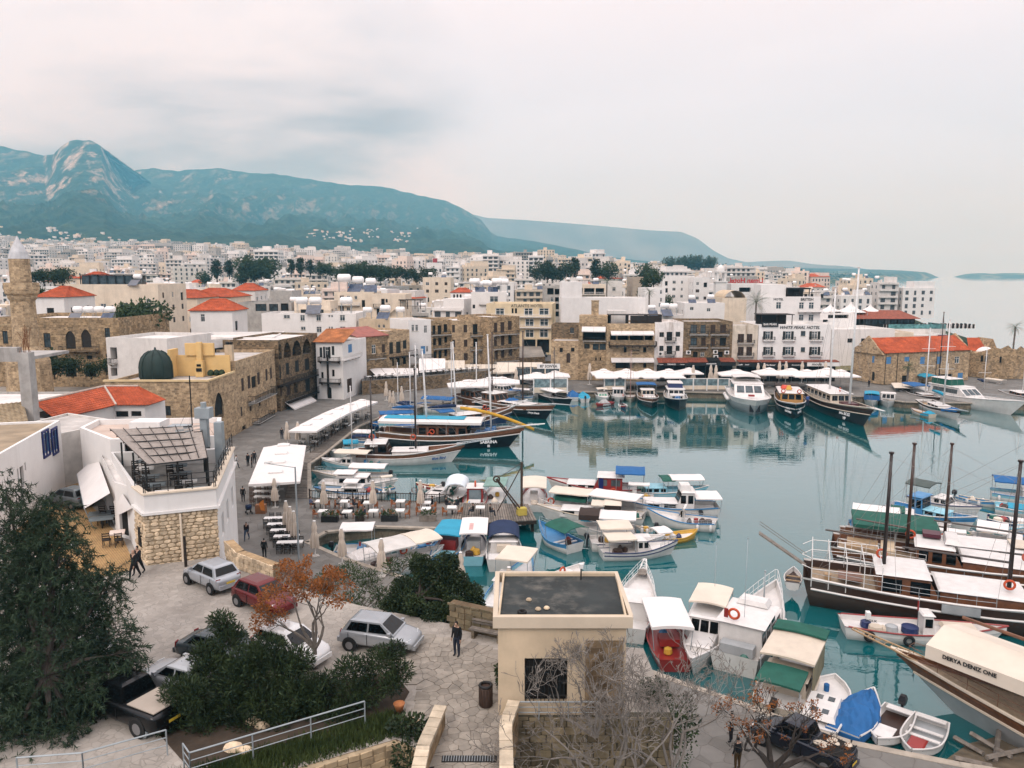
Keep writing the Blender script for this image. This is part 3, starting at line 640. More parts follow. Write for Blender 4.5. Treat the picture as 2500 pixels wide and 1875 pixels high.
def tank(p,label='white cylinder water tank on a stand on a flat town roof',g='water tanks on the flat roofs',rz=0,s=1.,vert=False):
    if 'tank' not in _ub:
        mb=MB(); n=12
        pr=[(0,-.75),(.3,-.74),(.45,-.6),(.45,.6),(.3,.74),(0,.75)]
        mb.loft([[(z,r*math.cos(2*PI*i/n),1.75+r*math.sin(2*PI*i/n)) for i in range(n)] for r,z in pr],False); _ub['tank']=mb.mesh('tank',M('tank_white',(.8,.79,.78),.4,.08),True,True)
        mb=MB()
        for x in (-.6,.6):
            for y in (-.3,.3): mb.tube((x,y,0),(x,y*.5,1.4),.03,n=4)
            mb.tube((x,-.35,1.33),(x,.35,1.33),.03,n=4)
        mb.tube((-.6,0,1.33),(.6,0,1.33),.03,n=4)
        _ub['tstand']=mb.mesh('stand',steel); _ub['tpanel']=MB().add([(-.9,-.5,1.2),(.9,-.5,1.2),(.9,-1.7,.2),(-.9,-1.7,.2),(-.9,-.5,1.14),(.9,-.5,1.14),(.9,-1.7,.14),(-.9,-1.7,.14)],[[0,3,2,1],[4,5,6,7],[0,1,5,4],[1,2,6,5],[2,3,7,6],[3,0,4,7]]).mesh('panel',GLASS('solar_glass',(.015,.025,.05),.15))
    t=thing('water_tank',label,'water tank',p,rz,g); t.scale=(s,s,s)
    put('tank',_ub['tank'],t); put('stand',_ub['tstand'],t)
    if abs(p[0]*7.3)%1<.3: put('solar_panel',_ub['tpanel'],t)
    return t
# ---------------------------------------------------------------- harbour front, left side
OPT.update(br=shutB,dk=dark,gr=shutD,bl=shutBl,ir=iron,wh=frameW,wd=woodD,w1=whiteN,st=stoneD,cw=canvasW,ci=canvasI,gb=glassB,rd=rustroof,m08=.8,m12=1.2,m18=1.8,m25=2.5,m35=3.5)
flat('upper_town_ground',[(-41.6,106),(-41.3,133),(-38,150),(-31,160),(-12,178),(8,186),(8,330),(-420,330),(-420,60),(-60,60),(-60,72),(-45,72),(-48,104)],5.2,M('earth_street',(.3,.27,.23),.95,.3,.5),1.1,stoneD)
CA=(-41.5,104.5); CB=(-41.0,133.); CL=(-55.6,104.5)
b=Bld('stone_house','long honey stone house with yellow roof terrace and green dome beside the promenade',[CL,CA,(-41.3,114.5),(-55.4,114.5)],QZ,10.45,stoneL,'house',.5,roofc,
  ops={0:O(c5,'t 1255 920 1318 995 wd'),1:O(c5,'a 1655 815 1725 1030')})
HA=b; f=b.F[1]
b2=Bld('x','',[(-41.3,114.5),CB,(-55.2,133),(-55.4,114.5)],QZ,12.1,stoneL,'house',.5,roofc,
  ops={0:O(c5,'x 1775 740 1797 845 br;x 1862 705 1882 805 br;x 1910 685 1932 785 br;d 1940 690 1980 780;x 1985 660 2005 755 br;x 2048 635 2064 725 br;x 2083 622 2098 710 br;b 1910 800 2085 860 ir m12;x 1742 885 1755 940 br;d 1790 955 1805 1005;x 1857 925 1870 1000 br;x 1925 880 1940 960 br;x 1995 850 2010 920 br;b 1945 985 2070 1020 ir m12;d 1870 1070 1900 1150;d 1960 1040 1990 1120;d 2030 990 2070 1090;N 1930 1060 2020 1090 rd m12;N 2000 1010 2130 1050 ci m18')})
for ch in list(b2.root.children): ch.parent=b.root; ch.location=ch.location+(b2.o-b.o)
bpy.data.objects.remove(b2.root)
mb=MB(); mb.box(-.15,14.25,-.15,.25,9.25,9.5); mb.box(14.0,14.3,.25,10.0,9.25,9.5); mb.build('parapet_coping',M('pale_yellow_coping',(.66,.5,.28),.85,.12),b.root)
mb=MB(); mb.box(5.6,6.0,7.2,9.9,8.8,12.9); mb.box(5.6,13.8,9.3,9.6,8.8,11.9); mb.box(7.4,11.6,9.0,9.5,11.9,13.7); mb.box(9.1,10.2,8.2,9.0,8.8,11.2); mb.box(9.3,10.0,8.4,9.1,11.2,13.9); mb.box(2.2,5.6,9.3,9.6,8.8,11.7)
mb.build('yellow_terrace_wall',yellowP,b.root)
mb=MB(); mb.box(9.25,10.05,8.1,8.2,9.6,10.1); mb.box(9.35,9.95,8.12,8.2,10.35,10.7); mb.build('fireplace_opening',dark,b.root)
ubox('chimney',beigeP,b.root,12.3,13.4,11.5,12.4,10,13.2)
mb=MB(); mb.lathe([(.02,13.9),(.25,13.85),(.3,14.2),(.02,14.3)],8,(12.6,12,-.6)); mb.lathe([(.02,13.9),(.25,13.85),(.3,14.2),(.02,14.3)],8,(13.15,12,-.6)); mb.build('chimney_cowl',iron,b.root)
mb=MB(); mb.lathe([(2.25,8.9),(2.25,10.6),(2.15,11.2),(1.9,11.9),(1.4,12.5),(.8,12.85),(.25,13.0),(.12,13.1),(.15,13.3),(.02,13.4)],18,(4.3,6.2,0))
for i in range(9): a=2*PI*i/9; mb.path([(4.3+r*math.cos(a),6.2+r*math.sin(a),z) for r,z in ((2.29,9),(2.29,10.6),(2.19,11.2),(1.93,11.93),(1.43,12.53),(.82,12.9))],.05,4)
mb.build('garden_dome',M('dark_green_canvas',(.03,.06,.05),.7,.3,1.),b.root,True)
mb=MB()
for x in (11.5,12.3,13.0): mb.lathe([(.02,9.),(.45,9.1),(.5,9.5),(.3,9.85),(.02,9.95)],9,(x,5.5+x*.2,0))
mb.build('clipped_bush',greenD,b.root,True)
b=Bld('arcaded_house','brown stone house with four pointed arches along its top storey',[(-40.4,133.2),(-37.7,149.6),(-47,152),(-51,134)],QZ,AT(767,813,149.6).z,stoneD,'house',.4,roofw,
  ops={0:O(c2,'P 229 1075 277 1198;P 293 1060 347 1180;P 360 1045 427 1165;P 440 1035 502 1150;x 240 1240 272 1340 gr;x 310 1220 335 1310 gr;x 380 1200 410 1290 gr;x 455 1185 490 1275 gr;b 236 1300 540 1350 ir m12 wd;x 245 1395 280 1480 br;x 315 1375 345 1470 br;p 365 1350 400 1460;x 395 1340 420 1450 gr;x 460 1325 495 1440 gr;b 300 1425 550 1478 ir m12 wd;N 300 1490 478 1540 cw m18;d 320 1560 360 1640;d 400 1530 450 1620')})
for q in ((229,277,1150),(293,347,1135),(360,427,1120),(440,502,1105)):
    a0,z=b.F[0].px(*c2(q[0],q[2])); a1,_=b.F[0].px(*c2(q[1],q[2])); mb=MB(); w=a1-a0
    mb.tube((0,0,.9),(w,0,.9),.04,n=4); [mb.tube((w*i/8,0,0),(w*i/8,0,.9),.018,n=3) for i in range(9)]
    o=mb.build('arch_railing',woodD,b.root); o.location=b.lf(b.F[0],a0,-.05,b.F[0].px(*c2(q[0],q[2]+50))[1]); o.rotation_euler=(0,0,b.F[0].rz)
ivy_at=[(b.F[0],-.3,1.2)]
b=Bld('white_house','white house with orange tiled roof and two black timber balconies above the parasols',[(-37.4,146.9),(-32.1,146.),(-29.9,158),(-36,159)],QZ,AT(767,835,146.9).z,whiteN,'house',0,roofc,
  ops={0:O(c2,'x 570 1100 590 1175 gr;o 612 1095 640 1185 wh gr;x 663 1090 683 1160 gr;b 572 1172 730 1205 wd m12 wd;d 582 1290 600 1340;d 665 1272 685 1325;b 582 1338 735 1370 ir m12 wd;A 628 1405 662 1495 gr'),
       1:O(c2,'t 715 1085 748 1138;x 790 1075 820 1140 bl;x 782 1340 820 1445 br;B 735 1155 872 1180 wh m08 w1')})
A=b.F[0].w(-.5,.5,b.z1); B=b.F[0].w(b.F[0].L+.5,.5,b.z1); C=b.F[0].w(b.F[0].L+.2,-6.5,b.z1+2.1); D=b.F[0].w(-.5,-6.5,b.z1+2.1)
tile_roof(b.root,b.o,A,B,C,D,tileO)
put('timber_post',MB().box(-.15,.15,-.35,-.1,0,7.6).mesh('timber_post',woodD),b.root,b.lf(b.F[0],2.35,0,2.2),b.F[0].rz)
b=house('stone_house','plain stone house with faded red sheet roof right of the white balcony house',c2,855,1098,1020,157,163,4,12,stone,'x 885 1090 915 1160 br;t 972 1080 1003 1150;x 1050 1075 1075 1140 br;b 930 1150 1065 1185 ir;a 895 1310 940 1400',par=0)
A,B=b.F[0].w(-.1,.35,b.z1),b.F[0].w(b.F[0].L+.1,.35,b.z1); C,D=b.F[0].w(b.F[0].L+.1,-7,b.z1+1.5),b.F[0].w(-.1,-7,b.z1+1.5)
MB().add([Vector(p)-b.o for p in (A,B,C,D)]+[Vector(p)-b.o-Vector((0,0,.15)) for p in (A,B,C,D)],[[0,1,2,3],[0,4,5,1],[1,5,6,2],[3,7,4,0]]).build('roof',redsheet,b.root)
house('stone_house','stone house with long dark timber balcony and tall dark windows beside the red sheet roof',c2,1098,1262,975,163,168,4,12,stoneL,'x 1108 1060 1137 1150 gr;x 1160 1055 1195 1145 gr;x 1212 1045 1240 1110 gr;b 1105 1125 1300 1165 wd m12 wd;d 1130 1180 1145 1245;d 1168 1180 1190 1240;d 1213 1175 1238 1230',roofm=roofw)
house('narrow_house','narrow whitewashed house with pale blue door squeezed between two stone fronts',c2,1252,1428,890,171,174,4,10,whiteN,'w 1280 925 1300 975;w 1310 925 1330 975;t 1375 930 1400 990;x 1350 1090 1385 1150 bl;t 1392 1090 1408 1135;b 1320 1152 1435 1180 ir')
house('stone_apartments','stone apartment house with three rows of railed balconies next to the narrow white house',c2,1425,1592,892,174,177,3,12,stone,'d 1440 930 1465 1000;d 1480 930 1510 1000;d 1527 920 1555 985;b 1430 985 1580 1002 ir m08;d 1445 1030 1470 1085;d 1485 1025 1512 1085;d 1532 1018 1555 1065;b 1445 1085 1580 1107 ir m08;d 1448 1130 1475 1185;d 1487 1125 1512 1190;d 1532 1115 1555 1170')
house('stone_apartments','wide stone apartment house with a column of small black balconies in its middle',c2,1590,1904,893,176,181,3,14,stoneL,'x 1592 925 1614 985 br;x 1680 925 1708 985 br;d 1752 920 1790 1000;x 1843 915 1870 970 br;b 1730 990 1842 1008 ir;x 1592 1040 1616 1098 br;x 1683 1040 1710 1095 br;d 1755 1030 1790 1095;o 1850 1030 1872 1083 wd gr;b 1730 1097 1842 1116 ir;x 1592 1148 1616 1200 br;x 1683 1145 1713 1200 br;d 1755 1140 1790 1230;x 1845 1135 1870 1180 br;b 1730 1215 1840 1240 ir',roofm=roofw)
house('stone_apartments','stone apartment wing with three full-width dark railed balconies above the tent cafe',c2,1902,2112,868,176,181,3,14,stone,'x 1915 910 1940 985 br;x 1965 905 1995 985 br;x 2022 895 2052 965 br;b 1905 975 2090 998 ir m12;x 1915 1020 1938 1090 br;x 1968 1010 1995 1085 br;d 2025 1005 2055 1075;b 1910 1085 2090 1106 ir m12;x 1918 1125 1945 1190 br;x 1970 1115 1995 1180 br;x 2027 1100 2055 1165 br;b 1915 1188 2090 1205 ir m12',roofm=roofw)
b=house('balcony_hotel','white and ochre hotel with rows of glazed balconies and an open garage beneath',c3,-40,470,605,214,212,3,16,M('pale_ochre_plaster',(.66,.54,.36),.85,.14,.7,stain=.3),'t 30 640 100 700;d 155 640 170 680;d 180 640 197 680;t 250 640 320 698;t 365 640 445 695;B 0 690 460 705 wh m12 w1;t 175 722 220 780;t 258 722 328 780;t 372 722 440 780;B 170 772 460 788 wh m12 w1;t 175 803 215 865;t 260 805 328 865;t 370 802 438 865;p 245 880 340 985;p 350 880 445 985','hotel',.6,roofw)
f=b.F[0]; z=f.px(*c3(200,705))[1]
mb=MB(); mb.box(0,f.L,-.06,-.001,0,b.z1-z); o=mb.build('white_storey',whiteN,None); bpy.data.objects.remove(o)
a0,zt=f.px(*c3(150,622)); a1,_=f.px(*c3(400,622)); sign('ATLANTIS HOTEL',iron,f,b.o,b.root,a0,a1,zt,.06)
T=172
house('ruined_house','grey ruined stone upper storey standing behind the low stone house',c3,462,668,765,181,180,3,8,stoneD,'w 605 790 636 832 wd',roofm=roofc)
house('low_stone_house','low old stone house with a bush at its corner and arched door',c3,460,695,890,174,173,1.3,7,stoneL,'d 525 945 550 980;d 613 945 640 975;A 578 985 608 1062 br',par=.2)
b=house('tavern_house','stone tavern with roof chimney block and dark open dining loggia',c3,672,892,752,173,T,1.3,11,stone,'p 705 815 880 888;b 705 868 885 890 ir m08;N 698 782 882 812 cw m12;x 715 915 757 952 gr;t 780 915 828 962 wd;t 833 915 882 962 wd;d 800 1020 811 1045;d 835 1020 846 1045')
a,z=b.F[0].px(*c3(672,695)); f=b.F[0]
o=MB().box(0,6.3,0,4,0,z-b.z1+.01).box(2.6,4.2,1,2.4,z-b.z1,z-b.z1+3.1).box(2.5,4.3,.9,2.5,z-b.z1+3.1,z-b.z1+3.3).build('chimney_block',stoneL,b.root); o.location=b.lf(f,.1,-.5,b.z1-.005); o.rotation_euler=(0,0,f.rz)
b=house('restaurant_house','broad stone restaurant with full-width dark balcony and sign lettering on its wall',c3,890,1262,758,T,T,1.3,13,stoneL,'p 915 842 965 888;p 972 842 1060 888;p 1066 842 1175 888;p 1182 842 1246 888;b 903 893 1266 925 wd m18 wd;N 918 815 1250 838 cw m12;d 1020 940 1042 982;d 1170 940 1195 980;N 920 1022 1250 1046 cw m12;d 955 1052 1075 1105;A 1170 1062 1195 1100')
f=b.F[0]; a0,z=f.px(*c3(1072,965)); a1,_=f.px(*c3(1142,965)); sign('Corner',iron,f,b.o,b.root,a0,a1,z,.04,shear=.3,bold=.02); sign('Restaurant',iron,f,b.o,b.root,a0+.1,a1-.1,z-.75,.04,shear=.2,bold=.02)
mb=MB()
for x in (.3,4.2,8.4,11.6): mb.box(x,x+.18,-4,-.3,0,2.2); 
mb.box(0,11.9,-4,-.2,2.2,2.32); mb.box(4.8,11.5,-3.9,-3.7,0,2.1)
o=mb.build('roof_pergola',woodD,b.root); o.location=b.lf(f,.5,-4.5,b.z1-.4); o.rotation_euler=(0,0,f.rz)
ubox('roof_room',white,b.root,1,5.2,-0+6,9,b.z1-b.z0-.4,b.z1-b.z0+2.6)
house('peeling_white_house','white house with peeling plaster and two small iron balconies above the red awnings',c3,1262,1482,748,T,T,1.3,11,M('peeling_white_plaster',(.7,.66,.63),.9,.2,.9,stain=1.2,scol=(.36,.3,.26)),'x 1295 825 1330 862 gr;d 1350 822 1395 890;x 1420 822 1455 860 gr;b 1335 872 1420 890 ir;x 1295 930 1327 970 gr;d 1350 930 1395 995;x 1420 928 1452 970 gr;b 1335 978 1415 996 ir',roofm=roofw)
house('rubble_stone_house','dark rubble stone house with two rows of four windows and rusty balconies',c3,1482,1862,742,T,T,1.3,12,stoneD,'w 1535 767 1585 835 wd;w 1612 767 1652 835 wd;x 1690 767 1728 832 br;x 1763 767 1810 832 br;b 1525 822 1668 842 ir m08;b 1688 822 1830 842 ir m08;w 1535 868 1585 930 wd;x 1617 868 1652 930 br;x 1690 868 1725 930 br;d 1760 868 1810 930;b 1520 922 1665 942 ir m08;b 1690 922 1830 942 ir m08;d 1555 975 1590 1018;d 1745 975 1785 1018;t 1612 980 1642 1012')
house('old_cream_house','old cream plaster house with brown shutters between rubble house and white hotel',c3,1862,2062,772,T,T,1.3,11,M('cracked_cream_plaster',(.6,.53,.44),.9,.22,.9,stain=1.,scol=(.25,.19,.13)),'x 1900 838 1948 905 br;x 1968 838 2012 905 br;b 1895 890 2025 910 ir m08;x 1900 938 1945 1005 br;x 1965 938 2010 1005 br;b 1895 985 2020 1008 ir m08',roofm=roofc)
b=house('white_hotel','three-storey white hotel with black balconies and slanted lettering under its roof',c4_,163,727,608,T,T,1.3,14,whiteN,'o 218 660 255 722 wh gr;o 370 660 415 722 wh gr;w 490 658 526 696 wd;o 574 660 620 722 wh gr;b 193 705 286 728 ir m08 w1;b 347 705 443 728 ir m08 w1;b 557 705 655 728 ir m08 w1;o 218 780 255 842 wh gr;o 370 780 415 842 wh gr;w 490 783 523 819 wd;o 574 780 620 842 wh gr;b 192 822 284 846 ir m08 w1;b 347 822 441 846 ir m08 w1;b 552 822 648 846 ir m08 w1','hotel',.7,roofw)
f=b.F[0]; a0,z=f.px(*c4_(325,632)); a1,_=f.px(*c4_(632,632)); sign('WHITE PEARL HOTEL',M('sign_black',(.03,.03,.03),.6,.1),f,b.o,b.root,a0,a1,z,.04,shear=.35,bold=.015)
a0,z=f.px(*c4_(200,603)); a1,_=f.px(*c4_(305,603)); ubox('sign_board',iron,b.root,*(lambda p:(p[0],p[0]+a1-a0+.6,-.25,-.1,b.z1-b.z0-.5,b.z1-b.z0+.6))((a0-.3,))); sign('BAR PEARL',frameW,f,b.o,b.root,a0,a1,b.z1+.05,.28,bold=.02)
mb=MB(); [mb.box(x,x+.15,.3+y,.45+y,0,2.3) for x in (.6,4,7.4) for y in (0,4)]; mb.box(.3,7.9,0,4.9,2.3,2.45); mb.box(.6,7.4,4.2,4.3,0,2.2); o=mb.build('roof_bar',woodD,b.root); o.location=b.lf(f,.2,-.3,b.z1-.2)
b=house('british_hotel','white terraced hotel with HOTEL and BRITISH lettering behind the pearl hotel',c4_,198,646,392,189,189,1.5,13,whiteN,'t 299 434 340 488 wh;t 476 436 515 492 wh;t 551 436 592 492 wh;t 314 530 355 584 wh;t 474 531 513 587 wh;t 549 531 590 586 wh;B 466 495 645 506 wh m12 w1;B 470 587 640 596 wh m12 w1','hotel',.5,roofw)
f=b.F[0]
for txt,x0,x1,y in (('HOTEL',280,355,414),('BRITISH',490,586,415)): a0,z=f.px(*c4_(x0,y)); a1,_=f.px(*c4_(x1,y)); sign(txt,MATS['sign_black'],f,b.o,b.root,a0,a1,z,.04,bold=.02)
a0,z=f.px(*c4_(205,300)); a1,_=f.px(*c4_(400,300)); ubox('roof_room',whiteN,b.root,a0,a1,2,8,b.z1-b.z0-.45,z-b.z0); ubox('doorway',dark,b.root,a0+6.5,a0+8.2,1.95,2,b.z1-b.z0-.4,z-b.z0-.8)
a0,z=f.px(*c4_(402,316)); a1,_=f.px(*c4_(582,316)); h=z-b.z1; mb=MB(); mb.box(0,a1-a0,0,5,h-.35,h); mb.box(0,a1-a0,4.8,5,0,h-.35); [mb.box(x,x+.15,.1,.3,0,h-.35) for x in (.1,3,6,a1-a0-.3)]; mb.box(.3,a1-a0-3,1.5,1.6,0,h-.5); o=mb.build('roof_pergola',iron,b.root); o.location=(a0,1.2,b.z1-b.z0-.3)
mb=MB(); a0=f.px(*c4_(440,380))[0]; [mb.tube((a0+i*.2,.15,-.2),(a0+i*.2,.15,1.0),.018,n=3) for i in range(int((f.L-a0)/.2))]; mb.tube((a0,.15,1.),(f.L,.15,1.),.04,n=4); [mb.box(a0+x,a0+x+.5,1,1.5,-.4,.6) for x in (1,3,4.5,7)]; o=mb.build('roof_railing',iron,b.root); o.location=(0,0,b.z1-b.z0)
house('long_white_house','long low white house right of the white hotel with row of dark windows',c4_,735,1218,645,192,194,1.5,14,whiteN,'d 850 715 890 748;d 955 715 1035 748;d 1080 715 1125 748',roofm=roofw)
house('cream_house','plain cream house block between the long white house and the white sea house',c4_,1216,1362,668,197,197,1.5,12,cream,'',roofm=roofw)
b=house('sea_house','white house with a striped banner board on its right roof corner',c4_,1360,1612,685,199,199,1.5,12,whiteN,'d 1380 730 1405 768;d 1500 722 1526 768;N 1372 722 1410 732 cw m08',roofm=roofw)
f=b.F[0]; a0,z=f.px(*c4_(1545,680)); a1,z1_=f.px(*c4_(1610,710)); ubox('banner_board',frameW,b.root,a0,a1,-.3,-.2,z1_-b.z0,z-b.z0); ubox('banner_stripe',deepblue,b.root,a0,a1,-.31,-.3,lerp(z1_,z,.55)-b.z0,lerp(z1_,z,.8)-b.z0); ubox('banner_stripe',M('banner_red',(.5,.04,.05),.6),b.root,a0,a1,-.31,-.3,lerp(z1_,z,.2)-b.z0,lerp(z1_,z,.45)-b.z0)
b=house('seaside_restaurant','seaside restaurant with low red roof and dark glass walls',c4_,980,1372,562,212,212,1.5,12,shutD,' '.join('t %d 566 %d 606 wd;'%(x,x+44) for x in range(990,1350,50)),'restaurant',.2,roofc)
f=b.F[0]; mb=MB(); w=f.L; mb.add([(-4.6,-1.5,0),(w+1,-1.5,0),(w+1,12,0),(-4.6,12,0),(-2,5,2.1),(w-2,5,2.1)],[[0,1,5,4],[1,2,5],[2,3,4,5],[3,0,4],[0,3,2,1]]); o=mb.build('hipped_roof',rustroof,b.root); o.location=(0,0,b.z1-b.z0)
b=house('terrace_restaurant','glass-railed restaurant terrace packed with tables above the white sea house',c4_,1165,1608,640,208,208,1.5,9,white,'','restaurant',.1,roofc)
f=b.F[0]; mb=MB(); mb.box(0,f.L,0,.04,0,1.2); mb.box(f.L-.04,f.L,0,9,0,1.2); o=mb.build('glass_railing',GLASS('teal_glass',(.05,.13,.13)),b.root); o.location=(0,-.05,b.z1-b.z0)
mb=MB(); random.seed(4); [mb.box(x,x+.9,y,y+.9,.0,.85) for x in [i*2.2+.5 for i in range(11)] for y in (1.2,3.6,6)]; o=mb.build('terrace_table',frameW,b.root); o.location=(0,0,b.z1-b.z0); tag(o,kind='stuff')
mb=MB(); [mb.box(x,x+.4,y,y+.4,.0,1.15) for x in [i*1.1+.2 for i in range(22)] for y in (.9,2.6,4.8)]; o=mb.build('terrace_chair',woodD,b.root); o.location=(0,0,b.z1-b.z0); tag(o,kind='stuff')
b=house('white_clubhouse','low white clubhouse under the peaked white tents by the sea',c4_,640,905,520,206,206,1.5,16,whiteN,'p 700 530 860 560;d 660 570 700 590',roofm=roofw)
def tent(u0,u1,vtop,vb,Y,label):
    a=AT(u0,vb,Y); c=AT(u1,vb,Y); w=c.x-a.x; h=AT(u0,vtop,Y).z-a.z; t=thing('peaked_tent',label,'tent',((a.x+c.x)/2,Y,a.z),0,'peaked white tents'); mb=MB(); n=16; rings=[]
    for q in range(7):
        k=q/6; r=(1-k)**1.9*.5+.02; rings.append([(math.copysign(min(1,abs(math.cos(2*PI*i/n))**.6),math.cos(2*PI*i/n))*r*w,math.copysign(min(1,abs(math.sin(2*PI*i/n))**.6),math.sin(2*PI*i/n))*r*w*.8,h*k) for i in range(n)])
    mb.loft(rings,False); mb.build('canopy',canvasW,t,True); [MB().tube((x*w*.47,y*w*.38,0),(x*w*.47,y*w*.38,-3),.08).build('pole',steel,t) for x in (-1,1) for y in (-1,1)]; MB().tube((0,0,-3),(0,0,h),.08).build('pole',steel,t)
tent(*c4_(640,0)[:1],c4_(790,0)[0],c4_(0,445)[1],c4_(0,505)[1],216,'leftmost peaked white tent behind the hotel by the sea')
tent(c4_(770,0)[0],c4_(975,0)[0],c4_(0,432)[1],c4_(0,512)[1],216,'tallest middle peaked white tent by the sea')
tent(c4_(925,0)[0],c4_(1120,0)[0],c4_(0,450)[1],c4_(0,515)[1],218,'rightmost peaked white tent above the red restaurant roof')
GA=G(*c4_(1012,1040),1.5); GB=G(*c4_(1120,1065),1.5); GC=AT(*c4_(1780,1000),GB.y+7.5); 
f0=Fac((GB.x,GB.y),(GC.x,GC.y)); z1=f0.px(*c4_(1120,832))[1]
GAx=(GB.x-f0.n.x*-0,0)
dep=9.0; P=fbox((GB.x,GB.y),(GC.x,GC.y),dep); 
b=Bld('customs_house','long honey stone customs house with red tiled gable roof and blue shutters',P,1.3,z1,stoneL,'house',0,roofc,
  ops={0:O(c4_,'x 1150 857 1187 912 bl;x 1290 857 1328 892 bl;x 1411 857 1447 912 bl;x 1537 855 1575 912 bl;t 1678 855 1715 907;x 1400 985 1445 1012 bl;d 1270 1000 1310 1050;d 1560 990 1660 1040;x 1700 980 1740 1030 bl'),3:O(c4_,'x 1040 850 1058 902 bl;A 1035 972 1060 1040 gr')})
f=b.F[0]; rid=f.px(*c4_(1300,768))[1]; rid=b.z1+3.0
A,B=f.w(-.2,.4,b.z1+.05),f.w(f.L+.1,.4,b.z1+.05); C,D=f.w(f.L+.1,-dep/2,rid),f.w(-.2,-dep/2,rid); tile_roof(b.root,b.o,A,B,C,D,tileR,pitch=.35,step=.45)
A,B=f.w(f.L+.1,-dep-.4,b.z1+.05),f.w(-.2,-dep-.4,b.z1+.05); tile_roof(b.root,b.o,A,B,f.w(-.2,-dep/2,rid),f.w(f.L+.1,-dep/2,rid),tileR,pitch=.35,step=.45)
for a in (0,f.L):
    mb=MB(); w=.45; s_=-1 if a==0 else 1
    for d in (0,s_*w): mb.poly([b.lf(f,a+d,.25,b.z1-.3),b.lf(f,a+d,-dep/2,rid+.5),b.lf(f,a+d,-dep-.25,b.z1-.3)])
    mb.poly([b.lf(f,a,.25,b.z1-.3),b.lf(f,a+s_*w,.25,b.z1-.3),b.lf(f,a+s_*w,-dep/2,rid+.5),b.lf(f,a,-dep/2,rid+.5)]); mb.poly([b.lf(f,a,-dep-.25,b.z1-.3),b.lf(f,a+s_*w,-dep-.25,b.z1-.3),b.lf(f,a+s_*w,-dep/2,rid+.5),b.lf(f,a,-dep/2,rid+.5)])
    mb.build('gable_wall',stoneL,b.root)
mb=MB(); [mb.tube(b.lf(f,a,.1,1.4),b.lf(f,a,.1,b.z1),.06,n=5) for a in (.4,3.6,14.5)]; mb.build('drainpipe',iron,b.root)
TB=AT(*c4_(2010,1000),180); t=thing('round_tower','ruined round stone harbour tower at the far end of the quay','tower',(TB.x,TB.y,1.3))
ztop=AT(*c4_(2000,835),172).z-1.3
mb=MB(); n=28; rr=AT(*c4_(2230,1000),180).x-TB.x; random.seed(7)
mb.loft([[(rr*k*math.cos(2*PI*i/n),rr*k*.8*math.sin(2*PI*i/n),h+(0 if h<ztop*.9 else random.uniform(-.9,.5)+ (1.2 if abs(i/n-.75)<.12 else 0))) for i in range(n)] for k,h in ((1.04,0),(1.0,ztop*.5),(.97,ztop))]); mb.build('wall',stone,t,fix=True)
[MB().obox((rr*.99*math.cos(a),rr*.79*math.sin(a)),.35,.5,ztop*.62,ztop*.85,a+PI/2).build('arrow_slit',dark,t) for a in (-2.6,-2.45,-2.0)]
b=house('gabled_house','small stone gabled house with red roof and white dome left of the tower',c4_,1785,2010,812,184,184,1.3,7,stone,'',par=0); f=b.F[0]
mb=MB(); L_=f.L
tile_roof(b.root,b.o,f.w(0,.2,b.z1),f.w(L_*.62,.2,b.z1),f.w(L_*.62,-3.5,b.z1+2.9),f.w(L_*.2,-3.5,b.z1+2.9),tileR)
mb.add([b.lf(f,L_*.55,.05,b.z1),b.lf(f,L_,.05,b.z1),b.lf(f,L_*.8,.05,b.z1+2.9),b.lf(f,L_*.55,-6,b.z1),b.lf(f,L_,-6,b.z1),b.lf(f,L_*.8,-6,b.z1+2.9)],[[0,1,2],[3,5,4],[0,2,5,3],[1,4,5,2]]); mb.build('gable_wall',stone,b.root)
MB().lathe([(2.,0),(1.9,.6),(1.4,1.2),(.7,1.55),(.05,1.65)],14,b.lf(f,3.2,1.2,b.z1-.5)).build('dome',whiteN,b.root,True)
# ---------------------------------------------------------------- old town on the left
b=house('stone_mansion','two-storey honey stone mansion with arched doors and iron balcony behind the minaret',c5,-60,915,238,136,135,5.2,18,stone,'w 338 358 390 470 wd;a 505 340 582 480 wd;a 626 330 702 470 wd;t 808 318 848 392 wd;d 360 565 405 600;d 515 550 565 580;d 668 530 712 560;d 815 515 832 545;A 505 625 590 695;A 655 605 740 695;b 478 470 770 492 ir m12 st;w 20 340 60 440 wd',par=.7,roofm=roofw)
f=b.F[0]; z=f.px(*c5(400,300))[1]; ubox('cornice',ashlar,b.root,-.1,f.L+.1,-.18,-.004,z-b.z0,z-b.z0+.25); z=f.px(*c5(400,505))[1]; ubox('string_course',ashlar,b.root,-.1,f.L+.1,-.12,-.004,z-b.z0,z-b.z0+.2)
for i in range(4):
    p=f.w(f.px(*c5(500+85*i,240))[0],-4,b.z1-.7); tank(p,'white tank in the row of solar heaters on the stone mansion roof','solar heaters on the mansion roof',0,1.15)
mx=AT(70,900,118).x; t=thing('minaret','tall stone minaret with projecting balcony and pale conical cap','minaret',(mx,118,5.2))
Z=lambda v:AT(70,v,118).z-5.2
def ring(mb,pr,n=12): mb.lathe(pr,n)
mb=MB(); mb.lathe([(3.2,0),(3.0,Z(880)),(1.78,Z(845)),(1.66,Z(735))],12); mb.build('shaft',stoneL,t)
mb=MB(); mb.lathe([(1.66,Z(735)),(1.95,Z(728)),(2.0,Z(722)),(2.3,Z(716)),(2.35,Z(708)),(2.4,Z(707)),(2.4,Z(690)),(2.1,Z(690)),(2.1,Z(700)),(1.42,Z(700))],16); mb.build('balcony',stoneL,t)
mb=MB(); mb.lathe([(1.42,Z(700)),(1.4,Z(632)),(1.36,Z(631))],12); mb.build('upper_shaft',stoneL,t)
